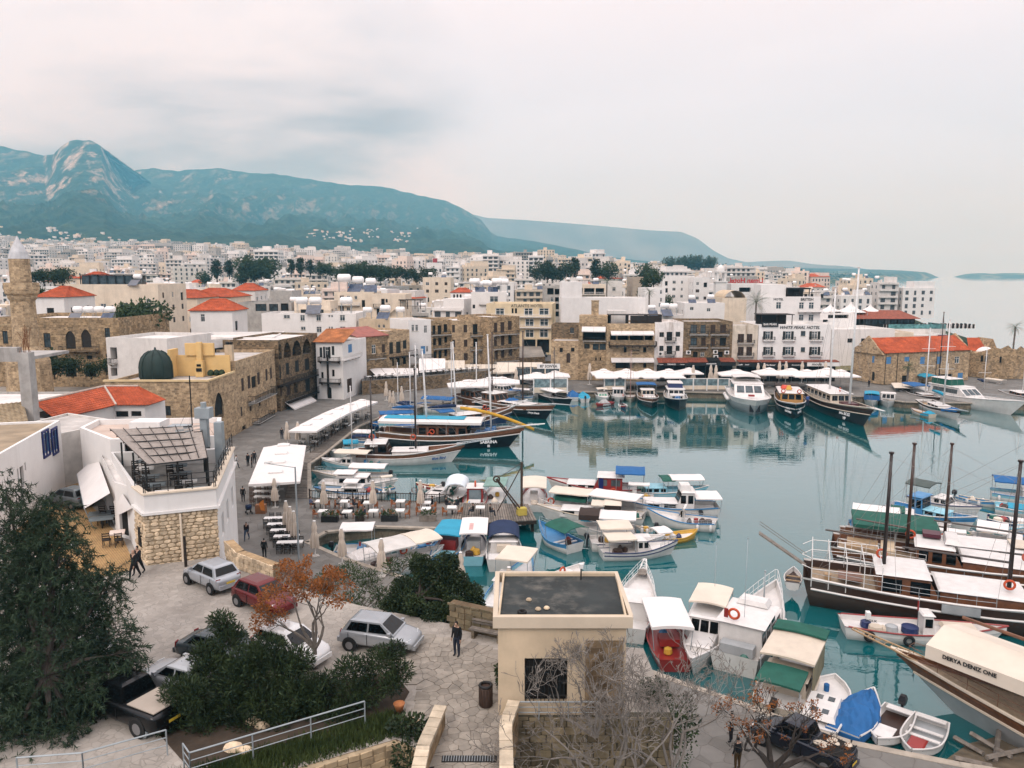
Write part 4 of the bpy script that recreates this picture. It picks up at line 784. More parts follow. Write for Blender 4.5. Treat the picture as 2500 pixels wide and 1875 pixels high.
mb=MB(); mb.lathe([(1.45,Z(632)),(1.2,Z(615)),(.05,Z(577)),(.02,Z(575))],14); mb.build('conical_cap',M('lead_sheet',(.5,.5,.51),.5,.2),t)
house('ochre_house','white flat house with open corner loggia behind the green dome',c5,815,1285,392,121,119,5.2,12,white,'p 852 468 903 560;p 856 625 905 690;B 852 575 905 590 ir m08',roofm=roofw)
house('low_annex','low whitewashed annex with grey shutters behind the yellow terrace',c5,1285,1800,440,124,136,5.2,9,white,'x 1640 470 1755 520 gr',roofm=roofw)
house('flat_roof_annex','flat-roofed annex covered with satellite dishes left of the arcaded house',c5,1480,2110,395,140,142,5.2,14,whiteN,'p 1825 440 1960 510 gr',roofm=roofw)
Bld('workshop','low concrete workshop with bare flat roof behind the red tiles',[(-74,88),(-56.5,95),(-56.5,103),(-78,103)],5.2,9.3,greyP,'house',.3,roofw)
t=thing('concrete_frame','unfinished concrete post and beam with rusty rebar in front of the minaret','concrete frame',tuple(AT(73,980,76).xy)+(5.2,))
o=t.location; zt=AT(73,860,76).z-5.2; z2=AT(30,862,76).z-5.2
MB().box(-.55,.55,-.5,.5,0,zt).build('post',M('raw_concrete',(.42,.4,.38),.95,.25,1.,stain=.5),t)
MB().box(-9,-.56,-.4,.4,zt-.9,zt+.5).box(-9,-.3,.5,8,zt-.9,zt-.6).build('beam',MATS['raw_concrete'],t)
mb=MB(); random.seed(3); [mb.tube((random.uniform(-.4,.4),random.uniform(-.4,.4),zt),(random.uniform(-.5,.5),random.uniform(-.5,.5),zt+random.uniform(1.8,2.8)),.025,n=3) for _ in range(14)]; tag(mb.build('rebar',M('rust',(.25,.11,.05),.9),t),kind='stuff')
P=[(-54.2,87.2),(-51,85.),(-49.2,94.3),(-45.3,94.4),(-45,97.5),(-49.3,99.5),(-53,99.5)]
t=Bld('red_roofed_house','long low house with bright red tiled roof turning a corner before the stone house',[(-51.2,85.2),(-49.4,94.6),(-45.6,94.6),(-45.2,99.4),(-54.5,99.4),(-56,87)],5.2,8.9,whiteN,'house',0,None,ops={1:O(c5,'d 890 960 990 1005;d 1010 960 1090 1000')},roof=False)
o=t.o
tile_roof(t.root,o,(-50.7,84.6,8.95),(-48.9,94.2,8.95),(-53,99.5,10.5),(-54.4,86.8,10.5),tileR,pitch=.36,step=.42)
tile_roof(t.root,o,(-48.9,94.2,8.95),(-44.9,94.2,8.95),(-48.6,99.5,10.5),(-53,99.5,10.5),tileR,pitch=.36,step=.42)
tile_roof(t.root,o,(-44.9,94.2,8.95),(-44.6,98.5,8.95),(-48.6,99.5,10.5),(-48.65,99.5,10.5),tileR,pitch=.36,step=.42)
tile_roof(t.root,o,(-57.5,99.5,8.9),(-58.5,87.5,8.9),(-54.4,86.8,10.5),(-53,99.5,10.5),tileR,pitch=.36,step=.42)
mb=MB(); mb.tube(Vector((-48.9,94.2,9.0))-o,Vector((-53,99.5,10.58))-o,.16,n=6); mb.tube(Vector((-53,99.5,10.58))-o,Vector((-48.6,99.5,10.58))-o,.15,n=6); mb.tube(Vector((-53,99.5,10.58))-o,Vector((-54.4,86.8,10.58))-o,.15,n=6); mb.build('ridge',M('ridge_mortar',(.5,.42,.36),.9),t.root)
A=AT(-60,1021,47); B=AT(146,1021,62)
b=Bld('blue_window_house','white corner house with two deep blue windows and flat tan roof',fbox((A.x,A.y),(B.x,B.y),11),6.5,13.2,whiteN,'house',.15,M('tan_roof_felt',(.36,.28,.19),.95,.3,.6),ops={0:O(c5,'t 322 1128 384 1288 bl;t 389 1108 447 1270 bl;d 158 1380 186 1560;t 135 1400 145 1500 bl;d 190 1355 200 1420')})
f=b.F[0]
for x0,x1,y0,y1 in ((316,386,1120,1295),(388,450,1100,1277)):
    a0,z1=f.px(*c5(x0,y0)); a1,z0=f.px(*c5(x1,y1)); mb=MB(); mb.box(0,.18,-.1,0,0,z1-z0); mb.box(a1-a0-.18,a1-a0,-.1,0,0,z1-z0); mb.box(.18,a1-a0-.18,-.1,0,0,.15); mb.box(.18,a1-a0-.18,-.1,0,z1-z0-.15,z1-z0); mb.box((a1-a0)/2-.06,(a1-a0)/2+.06,-.08,0,.15,z1-z0-.15); o=mb.build('blue_frame',deepblue,b.root); o.location=b.lf(f,a0,0,z0); o.rotation_euler=(0,0,f.rz)
b=Bld('gable_house','low house with shallow tan gable roof left of the red tiles',[(-58,62),(-47,73),(-52,79),(-64,68)],6,11.0,cream,'house',0,None,roof=False); o=b.o
tile_roof(b.root,o,(-57.5,61.2,10.9),(-46.3,72.8,10.9),(-49,76.5,12.3),(-61,65,12.3),M('tan_roof_tiles',(.4,.31,.2),.9,.4,1.5),pitch=.4); tile_roof(b.root,o,(-52.2,79.6,10.9),(-64.5,68.4,10.9),(-61,65,12.3),(-49,76.5,12.3),MATS['tan_roof_tiles'],pitch=.4)
MB().poly([Vector(p)-o for p in ((-47,73,10.9),(-52,79,10.9),(-49.3,76.2,12.2))]).build('gable_wall',cream,b.root)
b=Bld('brown_porch_house','dark porch house with timber upper floor between the white walls',[(-43,64),(-37.5,61.5),(-35,68),(-42,72)],5.8,12,M('porch_white',(.6,.57,.53),.9,.2),'house',.2,roofc,ops={0:[('p',(.3,3.2,6.6,8.6)),('d',(3.6,5.6,6.6,8.8)),('t',(1.2,2.4,9.4,11.2),woodD),('d',(3.2,4.2,9.2,11.4))]})
ubox('timber_beam',woodD,b.root,.0,5.5,-.9,-.6,3,3.25)
# ---------------------------------------------------------------- restaurant with roof terrace
Q1=(-22.06,44.9); Q2=(-18.3,46.4); Q0=(-23.5,46.6); TP=[Q0,Q1,Q2,(-21.2,57.6),(-29.8,56.2)]
r=Bld('terrace_restaurant','white restaurant on a rubble stone base with reed-roofed dining terrace',TP,QZ,11.9,whiteN,'restaurant',1.05,M('terrace_floor',(.3,.29,.27),.9,.2,1.5),ops={2:[('t',(2,3.2,8,9.5)),('t',(5,6.2,8,9.5)),('t',(8.4,9.6,8,9.5)),('d',(7.5,9,1.4,3.5)),('d',(3,4.6,1.4,3.5)),('N',(2.5,9.6,3.6,4.4),canvasW,1.4)],4:O(c7,'p 720 400 860 560;d 900 500 985 650')})
root,ro=r.root,r.o; f=r.F[1]
def rl(x,y,z): return (x-ro.x,y-ro.y,z-ro.z)
rnb=random.Random(5)
def stone_face(f,a0,a1,z0,z1,parent,po,mat,size=(.3,.55),hh=(.18,.34),seed=1,cap=300,proud=.07,name='stone',rowjit=.05,round_=.25):
    rn=random.Random(seed); shp=[]
    for k in range(10):
        n=7; mb=MB(); P=[]
        for i in range(n+1):
            a=2*PI*(i+.5)/(n+1); c,s_=math.cos(a),math.sin(a); m=max(abs(c),abs(s_)); q=lerp(1/m,1.,round_)*.5*rn.uniform(.88,1.); P.append((c*q,s_*q))
        if round_<.1: P=[(x*rn.uniform(.93,1),z*rn.uniform(.93,1)) for x,z in ((.5,-.43),(.5,.43),(.44,.5),(-.44,.5),(-.5,.43),(-.5,-.43),(-.44,-.5),(.44,-.5))]
        k_=.78 if round_>.1 else .92; mb.loft([[(x,0.04,z) for x,z in P],[(x*.98,-.6,z*.98) for x,z in P],[(x*k_,-1,z*k_) for x,z in P]]); shp.append(mb.mesh('stone',mat,False,True))
    z=z0; cnt=0; rest=MB()
    while z<z1-.06:
        h=min(rn.uniform(*hh),z1-z); a=a0-rn.uniform(0,.2)
        while a<a1-.08:
            w=min(rn.uniform(*size),a1-a+.05); 
            if a+w>a0+.05:
                p=f.w(a+w/2,0,z+h/2+rn.uniform(-rowjit,rowjit)*h); o=put(name,rn.choice(shp),parent,(p.x-po[0],p.y-po[1],p.z-po[2])); o.rotation_euler=(0,rn.uniform(-.06,.06),f.rz); o.scale=(w*.97,proud*rn.uniform(.5,1.3),h*.96); cnt+=1
            a+=w
        z+=h
    return cnt
n1=stone_face(f,0,f.L,7.3,10.6,root,ro,rubbleM,(.25,.6),(.16,.34),2,proud=.08)
stone_face(r.F[0],0,r.F[0].L,7.3,10.6,root,ro,rubbleM,(.25,.6),(.16,.34),3,proud=.08)
mb=MB(); [mb.poly([r.lf(ff,0,.012,7.0),r.lf(ff,ff.L,.012,7.0),r.lf(ff,ff.L,.012,10.62),r.lf(ff,0,.012,10.62)]) for ff in (r.F[0],f)]; mb.build('rubble_base',mortarM,root)
for ff in (r.F[0],f,r.F[2]):
    o=ubox('ledge',whiteN,root,0,1,0,1,0,1); o.location=r.lf(ff,ff.L/2,.09,10.72); o.scale=(ff.L+.2,.2,.16); o.rotation_euler=(0,0,ff.rz)
    o=ubox('parapet_cap',cream,root,0,1,0,1,0,1); o.location=r.lf(ff,ff.L/2,-.1,11.93); o.scale=(ff.L+.1,.42,.1); o.rotation_euler=(0,0,ff.rz)
o=ubox('downpipe',cream,root,0,1,0,1,0,1); o.location=r.lf(f,1.95,.16,8.9); o.scale=(.1,.1,3.3)
a,z=r.F[0].px(*c7(1100,600)); o=ubox('slit_window',dark,root,0,1,0,1,0,1); o.location=r.lf(r.F[0],1.0,.06,9.0); o.scale=(.5,.1,1.2); o.rotation_euler=(0,0,r.F[0].rz)
mb=MB(); ZF=10.86
for ff in (r.F[0],f,r.F[2]):
    for h in (12.25,12.6,12.95): mb.tube(r.lf(ff,0,-.1,h),r.lf(ff,ff.L,-.1,h),.025,n=4)
    for i in range(int(ff.L/1.3)+1): mb.tube(r.lf(ff,ff.L*i/int(ff.L/1.3),-.1,11.95),r.lf(ff,ff.L*i/int(ff.L/1.3),-.1,13.0),.03,n=4)
mb.build('terrace_railing',iron,root)
PF=[(-22.5,46.4,13.45),(-19.4,48.1,13.45),(-23.6,57.6,13.7),(-29.6,55.9,13.7)]
reedM=M('reed_matting',(.36,.315,.28),.95,.28,5.,bump=.6)
A,B,C,D=map(Vector,PF); mb=MB(); nu,nv=10,16; vs=[]
for j in range(nv+1):
    for i in range(nu+1):
        p=(A.lerp(B,i/nu)).lerp(D.lerp(C,i/nu),j/nv); p.z-=.16*abs(math.sin(PI*j/nv*4))*math.sin(PI*i/nu)+rnb.uniform(-.02,.02)+.1*math.sin(PI*i/nu); vs.append(p-ro)
fs=[[j*(nu+1)+i,j*(nu+1)+i+1,(j+1)*(nu+1)+i+1,(j+1)*(nu+1)+i] for j in range(nv) for i in range(nu) if not (j>11 and i>6 and (j+i)%2)]
mb.add(vs,fs); mb.build('reed_roof',reedM,root)
for i in range(8):
    t_=i/7; p0=A.lerp(B,t_)+Vector((0,0,.02)); p1=D.lerp(C,t_)+Vector((0,0,.02)); q=MB(); q.path([tuple(p0.lerp(p1,k/8)-ro-Vector((0,0,.16*abs(math.sin(PI*k/2))*math.sin(PI*t_)*.3))) for k in range(9)],.03,4); q.build('batten',woodD,root)
for j in range(6): 
    p0=A.lerp(D,j/5)-Vector((0,0,.1)); p1=B.lerp(C,j/5)-Vector((0,0,.1)); MB().tube(p0-ro,p1-ro,.05,n=5).build('roof_beam',iron,root)
for x,y in [tuple(A.lerp(D,k).xy) for k in (0.02,.33,.66)]+[tuple(B.lerp(C,k).xy) for k in (.02,.33,.66)]+[tuple(A.lerp(B,.5).xy)]:
    MB().tube(rl(x,y,ZF),rl(x,y,13.4),.06,n=6).build('post',iron,root)
rb=Bld('restaurant_block','white flat-roofed block behind the reed terrace with pinkish roof',[(-30.2,56.9),(-22.6,58.2),(-25.2,66),(-35.5,65),(-35,61.5)],QZ,12.7,whiteN,'house',.45,M('pinkish_roof_screed',(.55,.44,.37),.95,.2,.6),ops={0:[('d',(1.,2.,10.9,12.3)),('d',(3.5,4.7,10.9,12.3)),('t',(6,7.2,11.2,12.2))]})
ubox('roof_hutch',whiteN,rb.root,.2,2.6,2.6,4.4,11.0,12.3); ubox('roof_cooler',steel,rb.root,3.2,4.8,2.5,3.6,11.1,12.)
mb=MB(); mb.tube((5.2,2.5,11),(5.2,2.5,16),.05,n=5); [mb.tube((5.2,2.5,14),(5.2+1.8*math.cos(a),2.5+1.8*math.sin(a),11.1),.012,n=3) for a in (0,2.1,4.2)]; mb.build('aerial_mast',iron,rb.root)
o=Bld('side_wing','white side wing of the terrace restaurant with big white awnings',[(-33.3,60.8),(-26.6,50.3),(-25.2,49.3),(-29.9,56.4),(-33.2,62)],6.5,11.2,whiteN,'house',.2,roofw,ops={0:[('p',(5,11,7.6,9.7)),('d',(1.5,3.5,7.6,9.6))],1:[('d',(.3,1.4,7.6,9.6))]})
t=thing('shade_sail','large sloping white awning sheet over the brick lane tables','awning',(-33,58,7.5),0)
pts=[Vector((-35.2,60.9,9.0)),Vector((-33.35,60.7,10.5)),Vector((-26.9,50.2,10.5)),Vector((-29.5,51.6,9.0))]; oo=Vector(t.location)
mb=MB(); mb.add([tuple(p-oo) for p in pts]+[tuple(p-oo-Vector((0,0,.03))) for p in pts],[[0,1,2,3],[7,6,5,4],[0,3,7,4],[3,2,6,7],[2,1,5,6],[1,0,4,5]]); mb.build('canvas',canvasW,t,fix=True)
mb=MB(); mb.tube(pts[0]-oo,pts[3]-oo,.03,n=4); mb.tube(pts[3]-oo,(pts[3]-oo).lerp(Vector((pts[3].x-oo.x+.2,pts[3].y-oo.y+.5,7.5-oo.z)),1),.04,n=5); mb.build('awning_arm',steel,t)
t=thing('shade_sail','small white awning over the doorway beside the rubble stone corner','awning',tuple(G(276,1212,10.3)),0); oo=Vector(t.location)
pts=[G(276,1212+12,9.6),G(300,1206,10.6),G(322,1240,10.4),G(290,1256,9.2)]; mb=MB(); mb.add([tuple(p-oo) for p in pts]+[tuple(p-oo-Vector((0,0,.03))) for p in pts],[[0,1,2,3],[7,6,5,4],[0,3,7,4],[3,2,6,7],[2,1,5,6],[1,0,4,5]]); mb.build('canvas',canvasW,t,fix=True)
# ---------------------------------------------------------------- town behind the front row
def auto(w,z0,z1,rn,fl=3.1,sp=3.2):
    r=[]; nf=max(1,int((z1-z0)/fl)); nc=max(1,int(w/sp)); st=rn.choice('wwtdx')
    for i in range(nf):
        for j in range(nc):
            if rn.random()<.12: continue
            x=(j+.5)*w/nc; k=rn.choice((st,st,'t','d')); ww=rn.choice((.9,1.2,1.5)); hh=1.3 if k!='d' else 2.0
            zb=z0+i*fl+(1.0 if hh<2 else .1)
            if zb+hh>z1-.6: continue
            r.append((k,(x-ww/2,x+ww/2,zb,zb+hh)))
    return r
def mid(label,kf,x0,x1,yt,Y,mat,ops=None,z0=None,depth=12,seed=1,roofm=None,Y1=None,name='town_house',low=None,extra=''):
    rn=random.Random(seed); u0,v0=kf(x0,yt); u1,_=kf(x1,yt); Y1=Y1 or Y; A=AT(u0,v0,Y); B=AT(u1,v0,Y1); zb=z0 if z0 is not None else base_h((u0+u1)/2,Y)-1
    P=fbox((A.x,A.y),(B.x,B.y),depth); w=Fac(P[0],P[1]).L
    od={0:O(kf,ops) if ops is not None else auto(w,max(zb+1,A.z-10.5),A.z,rn),3:auto(depth,max(zb+1,A.z-10.5),A.z,rn,sp=4.5),1:auto(depth,max(zb+1,A.z-10.5),A.z,rn,sp=4.5)}
    if extra: od[0]+=O(kf,extra)
    b=Bld(name,label,P,zb,A.z,mat,'house',.5,roofm or roofw,ops=od); return b
def redroof(b,over=.4,rise=2.2,mat=None):
    f=b.F[0]; d=(b.P[3]-b.P[0]).length; L_=f.L; z=b.z1
    tile_roof(b.root,b.o,f.w(-over,over,z),f.w(L_+over,over,z),f.w(L_-min(L_*.35,d/2),-d/2,z+rise),f.w(min(L_*.35,d/2),-d/2,z+rise),mat or tileR,pitch=.6,step=.8,thick=.08)
    tile_roof(b.root,b.o,f.w(L_+over,over,z),f.w(L_+over,-d-over,z),f.w(L_-min(L_*.35,d/2)+.01,-d/2,z+rise),f.w(L_-min(L_*.35,d/2),-d/2,z+rise),mat or tileR,pitch=.6,step=.8,thick=.08)
    tile_roof(b.root,b.o,f.w(-over,-d-over,z),f.w(-over,over,z),f.w(min(L_*.35,d/2),-d/2,z+rise),f.w(min(L_*.35,d/2)+.01,-d/2,z+rise),mat or tileR,pitch=.6,step=.8,thick=.08)
def tanks(b,n,seed=0,label=None,g=None,s=1.15):
    rn=random.Random(seed); f=b.F[0]; d=(b.P[3]-b.P[0]).length
    for i in range(n):
        p=f.w(f.L*(i+.5)/n+rn.uniform(-.4,.4),-rn.uniform(1.2,min(d-2,6)),b.z1-.5); tank(p,rz=rn.uniform(-.2,.2),s=s*rn.uniform(.9,1.2))
b=mid('large cream house with black glazed roof pavilion right of the minaret',c1,505,1215,1245,185,cream,'t 775 1395 820 1430;t 925 1388 985 1430;t 1060 1385 1090 1425;t 1128 1355 1165 1450;t 1128 1460 1170 1550;t 860 1405 875 1425;t 1025 1400 1040 1420;t 1065 1490 1095 1540;t 925 1490 985 1535',depth=16)
f=b.F[0]; a0=f.px(*c1(595,1300))[0]; a1=f.px(*c1(1000,1300))[0]; mb=MB(); mb.box(a0,a1,1.5,9,2.4,2.6); mb.box(a1,a1+4,1.5,9,2.5,2.6); [mb.box(a0+(a1-a0)*i/6,a0+(a1-a0)*i/6+.15,1.6,1.8,0,2.4) for i in range(7)]; o=mb.build('roof_pavilion',iron,b.root); o.location=(0,0,b.z1-b.z0-.3); ubox('pavilion_glass',glass,b.root,a0+.2,a1-.1,2,8.8,b.z1-b.z0-.3,b.z1-b.z0+2.05)
tanks(b,2,3)
b=mid('white gabled house with bright red tiled roof left of the dish-covered annex',c1,1465,1790,1450,160,whiteN,'t 1548 1475 1580 1535',depth=9); redroof(b,.4,2.4); 
b=mid('white house with red hipped roof hiding behind the minaret',c1,270,490,1345,160,whiteN,depth=12); redroof(b)
b=mid('pale house with broad weathered red tiled roof in the old town',c1,1230,1520,1352,215,cream,depth=16); redroof(b,.5,2.3)
b=mid('long house with twin red tiled roofs right of the broad weathered roof',c1,1400,1780,1345,232,cream,depth=18,seed=4); redroof(b,.5,2.6)
b=mid('small white house with shallow red roof among the cream blocks',c1,1785,1965,1295,270,white,depth=14); redroof(b,.4,2.6)
b=mid('old cream house with red hipped roof near the pine grove',c1,585,765,1200,275,cream,depth=14); redroof(b,.4,2.4)
b=mid('two-storey white block with small square windows above the orange tiled roof',c2,120,848,838,192,whiteN,'w 290 850 342 876;w 420 850 456 896;w 543 850 580 896;t 638 850 651 868;t 658 850 672 868;w 725 850 766 896;w 545 940 586 985;t 640 940 651 958;t 658 940 672 958;w 725 940 770 968;w 425 940 462 966',depth=14)
f=b.F[0]; mb=MB(); [mb.tube((a*.25,.3,0),(a*.25,.3,1.0),.02,n=3) for a in range(int(f.L/.25))]; mb.tube((0,.3,1.),(f.L,.3,1.),.03,n=4); o=mb.build('roof_railing',iron,b.root); o.location=(0,0,b.z1-b.z0-.4)
for x in (415,520,760): p=f.w(f.px(*c2(x,800))[0],-2.5,b.z1-.4); tank(p,'big white tank on the railed roof of the two-storey white block','tanks on the railed white block',0,2.0)
b=mid('cream rooftop storey behind the railed white block',c2,372,650,742,204,cream,depth=9,seed=3); 
b=mid('cream apartment house with open stair tower and three white tanks',c2,680,985,672,218,cream,'x 727 700 757 740 br;w 778 702 805 728;w 838 702 860 728;d 895 735 920 790;B 690 760 880 775 wh m08;x 727 780 757 830 br;w 778 790 805 815',depth=13); tanks(b,3,5,s=2.1)
b=mid('stepped cream house with outside staircase and brown doors',c2,972,1232,690,214,cream,'d 1045 725 1072 790;A 1078 725 1095 755;x 1062 665 1120 690 br;b 985 765 1110 790 ir m08;d 1010 800 1030 850',depth=13)
f=b.F[0]; mb=MB(); [mb.box(i*.42,i*.42+.42,-1.1,-.02,i*.32-.2,i*.32+.0) for i in range(14)]; mb.box(-.1,6,-1.2,-1.1,0,.1); o=mb.build('staircase',cream,b.root); o.location=(.8,0,b.z1-b.z0-8); o.scale=(1,1,1)
mb=MB(); [mb.box(x,x+.15,-2,-1.85,0,2.4) for x in (8,10,12,13.5)]; mb.box(7.6,14,-2.3,1.5,2.4,2.6); mb.box(8,13.5,-1.9,-1.85,.8,.9); o=mb.build('veranda',woodD,b.root); o.location=(0,0,b.z1-b.z0-4)
b=mid('long plain beige building behind the dark balcony stone house',c2,870,1255,880,186,beigeP,'w 1020 925 1037 948;w 1056 925 1074 948;w 920 935 948 960',depth=9); tanks(b,3,7,s=1.6)
b=mid('flat dark-roofed shop block with glazed front left of the cream storey',c2,-60,352,752,208,greyP,'t 75 765 160 820 wd;t 180 765 250 820 wd;d 270 760 330 825',depth=12,roofm=M('dark_felt',(.1,.1,.1),.9,.3))
b=mid('white house with arched windows and red roof strip',c2,1580,1742,678,262,whiteN,'A 1600 690 1615 725;A 1625 690 1640 725;A 1650 690 1665 725;A 1690 690 1705 725',depth=12); redroof(b,.3,1.6)
b=mid('white hotel annex with crowded white tanks above the ochre hotel',c2,1740,2010,672,238,whiteN,'t 1880 705 1950 750;d 1750 770 1770 800;B 1800 752 1990 768 wh m08;t 1850 800 1900 840;t 1930 800 1990 840',depth=14); tanks(b,6,9,s=1.8)
b=mid('plain cream house with roof parapet above the arched house',c2,1365,1580,560,330,cream,depth=18,seed=6); tanks(b,2,11)
b=mid('grey concrete flats with stacked loggias left of the long white slab',c3,408,545,470,236,greyP,'p 430 485 480 535;p 488 490 535 535;w 455 555 480 590;p 490 555 535 590;p 490 605 535 650;p 490 665 535 705;w 455 605 480 640',depth=14)
b=mid('long blank white slab with red edge roof behind the chimney tavern',c3,540,1188,560,206,whiteN,'t 835 690 860 720;t 912 695 940 725;w 985 690 1015 725',depth=11); f=b.F[0]; ubox('roof_block',whiteN,b.root,0,5.5,1,9,b.z1-b.z0-.1,b.z1-b.z0+4.2); a=f.px(*c3(1000,640))[0]; ubox('low_red_roof',tileR,b.root,a,f.L+1,-2.5,0,b.z1-b.z0-8,b.z1-b.z0-7.7)
b=mid('terraced flats with wide balconies above the long white slab',c3,630,880,455,245,cream,'p 640 485 705 532;p 715 485 795 532;p 803 485 870 532;B 635 520 875 535 wh m08',depth=14); tanks(b,2,13)
b=mid('white flats with small balconies behind the palm crown',c3,880,1012,432,268,white,depth=14,seed=8)
b=mid('brown slab side of a tall house behind the flagpole',c3,1090,1172,398,272,M('brown_render',(.42,.35,.28),.9,.15),'',depth=14)
b=mid('white stepped block right of the single palm',c3,1182,1342,484,222,whiteN,'t 1300 500 1315 530;t 1300 560 1315 590;t 1290 600 1310 630',depth=12)
b=mid('wide white seafront hotel with rows of dark windows',c3,1320,1562,392,345,whiteN,None,depth=18,seed=2,name='seafront_hotel')
b=mid('white seafront hotel wing with railed balconies beside the bell tower',c3,1562,1682,402,335,whiteN,None,depth=18,seed=5,name='seafront_hotel')
b=mid('white roof terrace house carrying tall red roof letters',c3,1850,2120,452,300,whiteN,'p 1910 480 2000 515;d 2175 490 2190 545',depth=16); f=b.F[0]
a0,z=f.px(*c3(1840,428)); a1,_=f.px(*c3(2108,428)); fb=Fac((f.w(a1,-2,0).x,f.w(a1,-2,0).y),(f.w(a0,-2,0).x,f.w(a0,-2,0).y)); sign('Liman Hotel.',M('sign_red',(.55,.03,.03),.5,.1),fb,b.o,b.root,0,fb.L,z,.0,bold=.03)
b=mid('cream barrel-roofed hall behind the rubble stone house',c3,1780,1985,560,236,cream,'',depth=14); f=b.F[0]; mb=MB(); mb.loft([[(f.L*.5+f.L*.4*math.cos(PI*i/10),y,2.6*math.sin(PI*i/10)) for i in range(11)] for y in (.5,13)],False,False); o=mb.build('barrel_roof',beigeP,b.root); o.location=(0,0,b.z1-b.z0-.4)
b=mid('white flat-roofed sheds behind the peeling white house',c3,1180,1480,690,196,white,'d 1245 700 1265 715',depth=10); tanks(b,3,15,s=1.4)
b=mid('white house with blue roof tarpaulin behind the rubble stone house',c3,1490,1800,600,215,whiteN,'t 1530 630 1560 655;t 1660 640 1690 665',depth=12); tanks(b,2,16)
t=thing('bell_tower','slim white bell tower with small domed lantern over the town','tower',tuple(AT(1200+1760*.31646,720,300).xy)+(4,)); z=lambda y:AT(1757,550+y*.31646,300).z-4
mb=MB(); mb.box(-2,2,-2,2,0,z(440)); mb.box(-2.3,2.3,-2.3,2.3,z(440),z(430)); [mb.box(x,x+.7,y,y+.7,z(430),z(365)) for x in (-1.8,1.1) for y in (-1.8,1.1)]; mb.box(-2,2,-2,2,z(365),z(352)); mb.build('tower_wall',whiteN,t); MB().lathe([(1.5,z(352)),(1.5,z(335)),(1.2,z(320)),(.5,z(308)),(.1,z(303)),(.1,z(290))],12).build('lantern_dome',whiteN,t)
def fabric():
    rn=random.Random(21); CT=[('white',white),('bright white',whiteN),('cream',cream),('grey',greyP),('pale pink',pinkP)]
    occupied=[]; far=MB(); fw=MB(); cnt=0
    wins=M('far_window_dark',(.1,.11,.12),.5,.3)
    def place(Y,u,w,fl,dp,top=True):
        nonlocal cnt
        x=UX(u,Y); h=base_h(u,Y); hh=fl*3.1+rn.uniform(.3,1.0); rz=rn.choice((0,0,0,.3,-.35,.2,-.15,.6))+rn.uniform(-.08,.08)
        ci=rn.choices(range(5),(8,7,5,2,2))[0]
        ca,sa=math.cos(rz),math.sin(rz); L_=lambda a,b:(ca*a-sa*b,sa*a+ca*b)
        mb=MB(); mb.box(0,w,0,dp,-1,hh); nh=0
        if rn.random()<.6: q=rn.uniform(.1,.6)*w; mb.box(q,q+rn.uniform(2.5,5),1.5,4.5,hh,hh+2.6)
        if rn.random()<.35 and fl>2: q=rn.uniform(.2,.5)*w; mb.box(q,w*.99,.8,dp*.9,hh,hh+3.0)
        for _ in range(rn.randint(1,4)): q=rn.uniform(.05,.85)*w; y_=rn.uniform(1,dp-2); mb.box(q,q+rn.uniform(.4,1.4),y_,y_+rn.uniform(.4,1.2),hh,hh+rn.uniform(.5,1.5))
        wb=MB(); nc=max(2,int(w/3.2)); bl=rn.random()<.55
        for i in range(fl):
            z=i*3.1
            for j in range(nc):
                if rn.random()<.1: continue
                c=(j+.5)*w/nc; a=rn.uniform(.45,.75) if not bl else rn.uniform(.7,1.1); hb=rn.uniform(.2,1.); wb.box(c-a,c+a,-.06,.02,z+hb,z+2.4)
            for j in range(max(1,int(dp/4))):
                c=(j+.5)*dp/max(1,int(dp/4)); wb.box(-.06,.02,c-.5,c+.5,z+.9,z+2.2); wb.box(w-.02,w+.06,c-.5,c+.5,z+.9,z+2.2)
            if bl: mb.box(.4,w-.4,-1.1,0,z+2.75,z+2.95); mb.box(.4,w-.4,-1.1,-1.0,z+2.95,z+3.7)
        if top:
            sec=('left of the minaret cap','right of the minaret','below the crag','below the left ridge','above the two-storey white block','near the mid-town grove','near the red-stripe tower','round the tower blocks','above the white slab','right of the far tower','near the bell tower','by the coast')[max(0,min(11,int((u+20)/165)))]
            bnd='nearest roofs' if Y<330 else 'middle rows' if Y<560 else 'far rows' if Y<800 else 'last rows'
            lab='%s%s %d-storey %s among the %s %s'%(CT[ci][0],' balconied' if bl else '',fl,'block' if fl>2 else 'house',bnd,sec)
            t=thing('apartment_block' if fl>2 else 'town_house',lab,'building',(x,Y,h),rz,'distant town buildings')
            mb.build('wall',CT[ci][1],t); tag(wb.build('windows',wins,t),kind='stuff'); cnt+=1
            if rn.random()<.13 and fl<4:
                r=MB(); r.add([(-.5,-.5,hh),(w+.5,-.5,hh),(w+.5,dp+.5,hh),(-.5,dp+.5,hh),(w*.3,dp/2,hh+2.4),(w*.7,dp/2,hh+2.4)],[[0,1,5,4],[1,2,5],[2,3,4,5],[3,0,4]]); r.build('roof',tileR,t)
            elif Y<520 and rn.random()<.7:
                for k in range(rn.randint(1,3)): p=L_(rn.uniform(1,w-1),rn.uniform(2,dp-2)); tank((x+p[0],Y+p[1],h+hh),rz=rn.uniform(-.3,.3),s=rn.uniform(1.1,1.6))
        else:
            for src,dst in ((mb,far),(wb,fw)):
                o=len(dst.v)
                for p in src.v: q=L_(p[0],p[1]); dst.v.append((x+q[0],Y+q[1],h+p[2]))
                for f_ in src.f: dst.f.append([i+o for i in f_]); dst.m.append(ci if dst is far else 0)
    bands=[(243,1,3,8),(268,1,3,8.5),(295,2,3,9),(325,1,3,9.5),(360,2,4,10.5),(400,2,3,11),(445,2,4,12),(495,2,4,13),(550,2,5,14)]
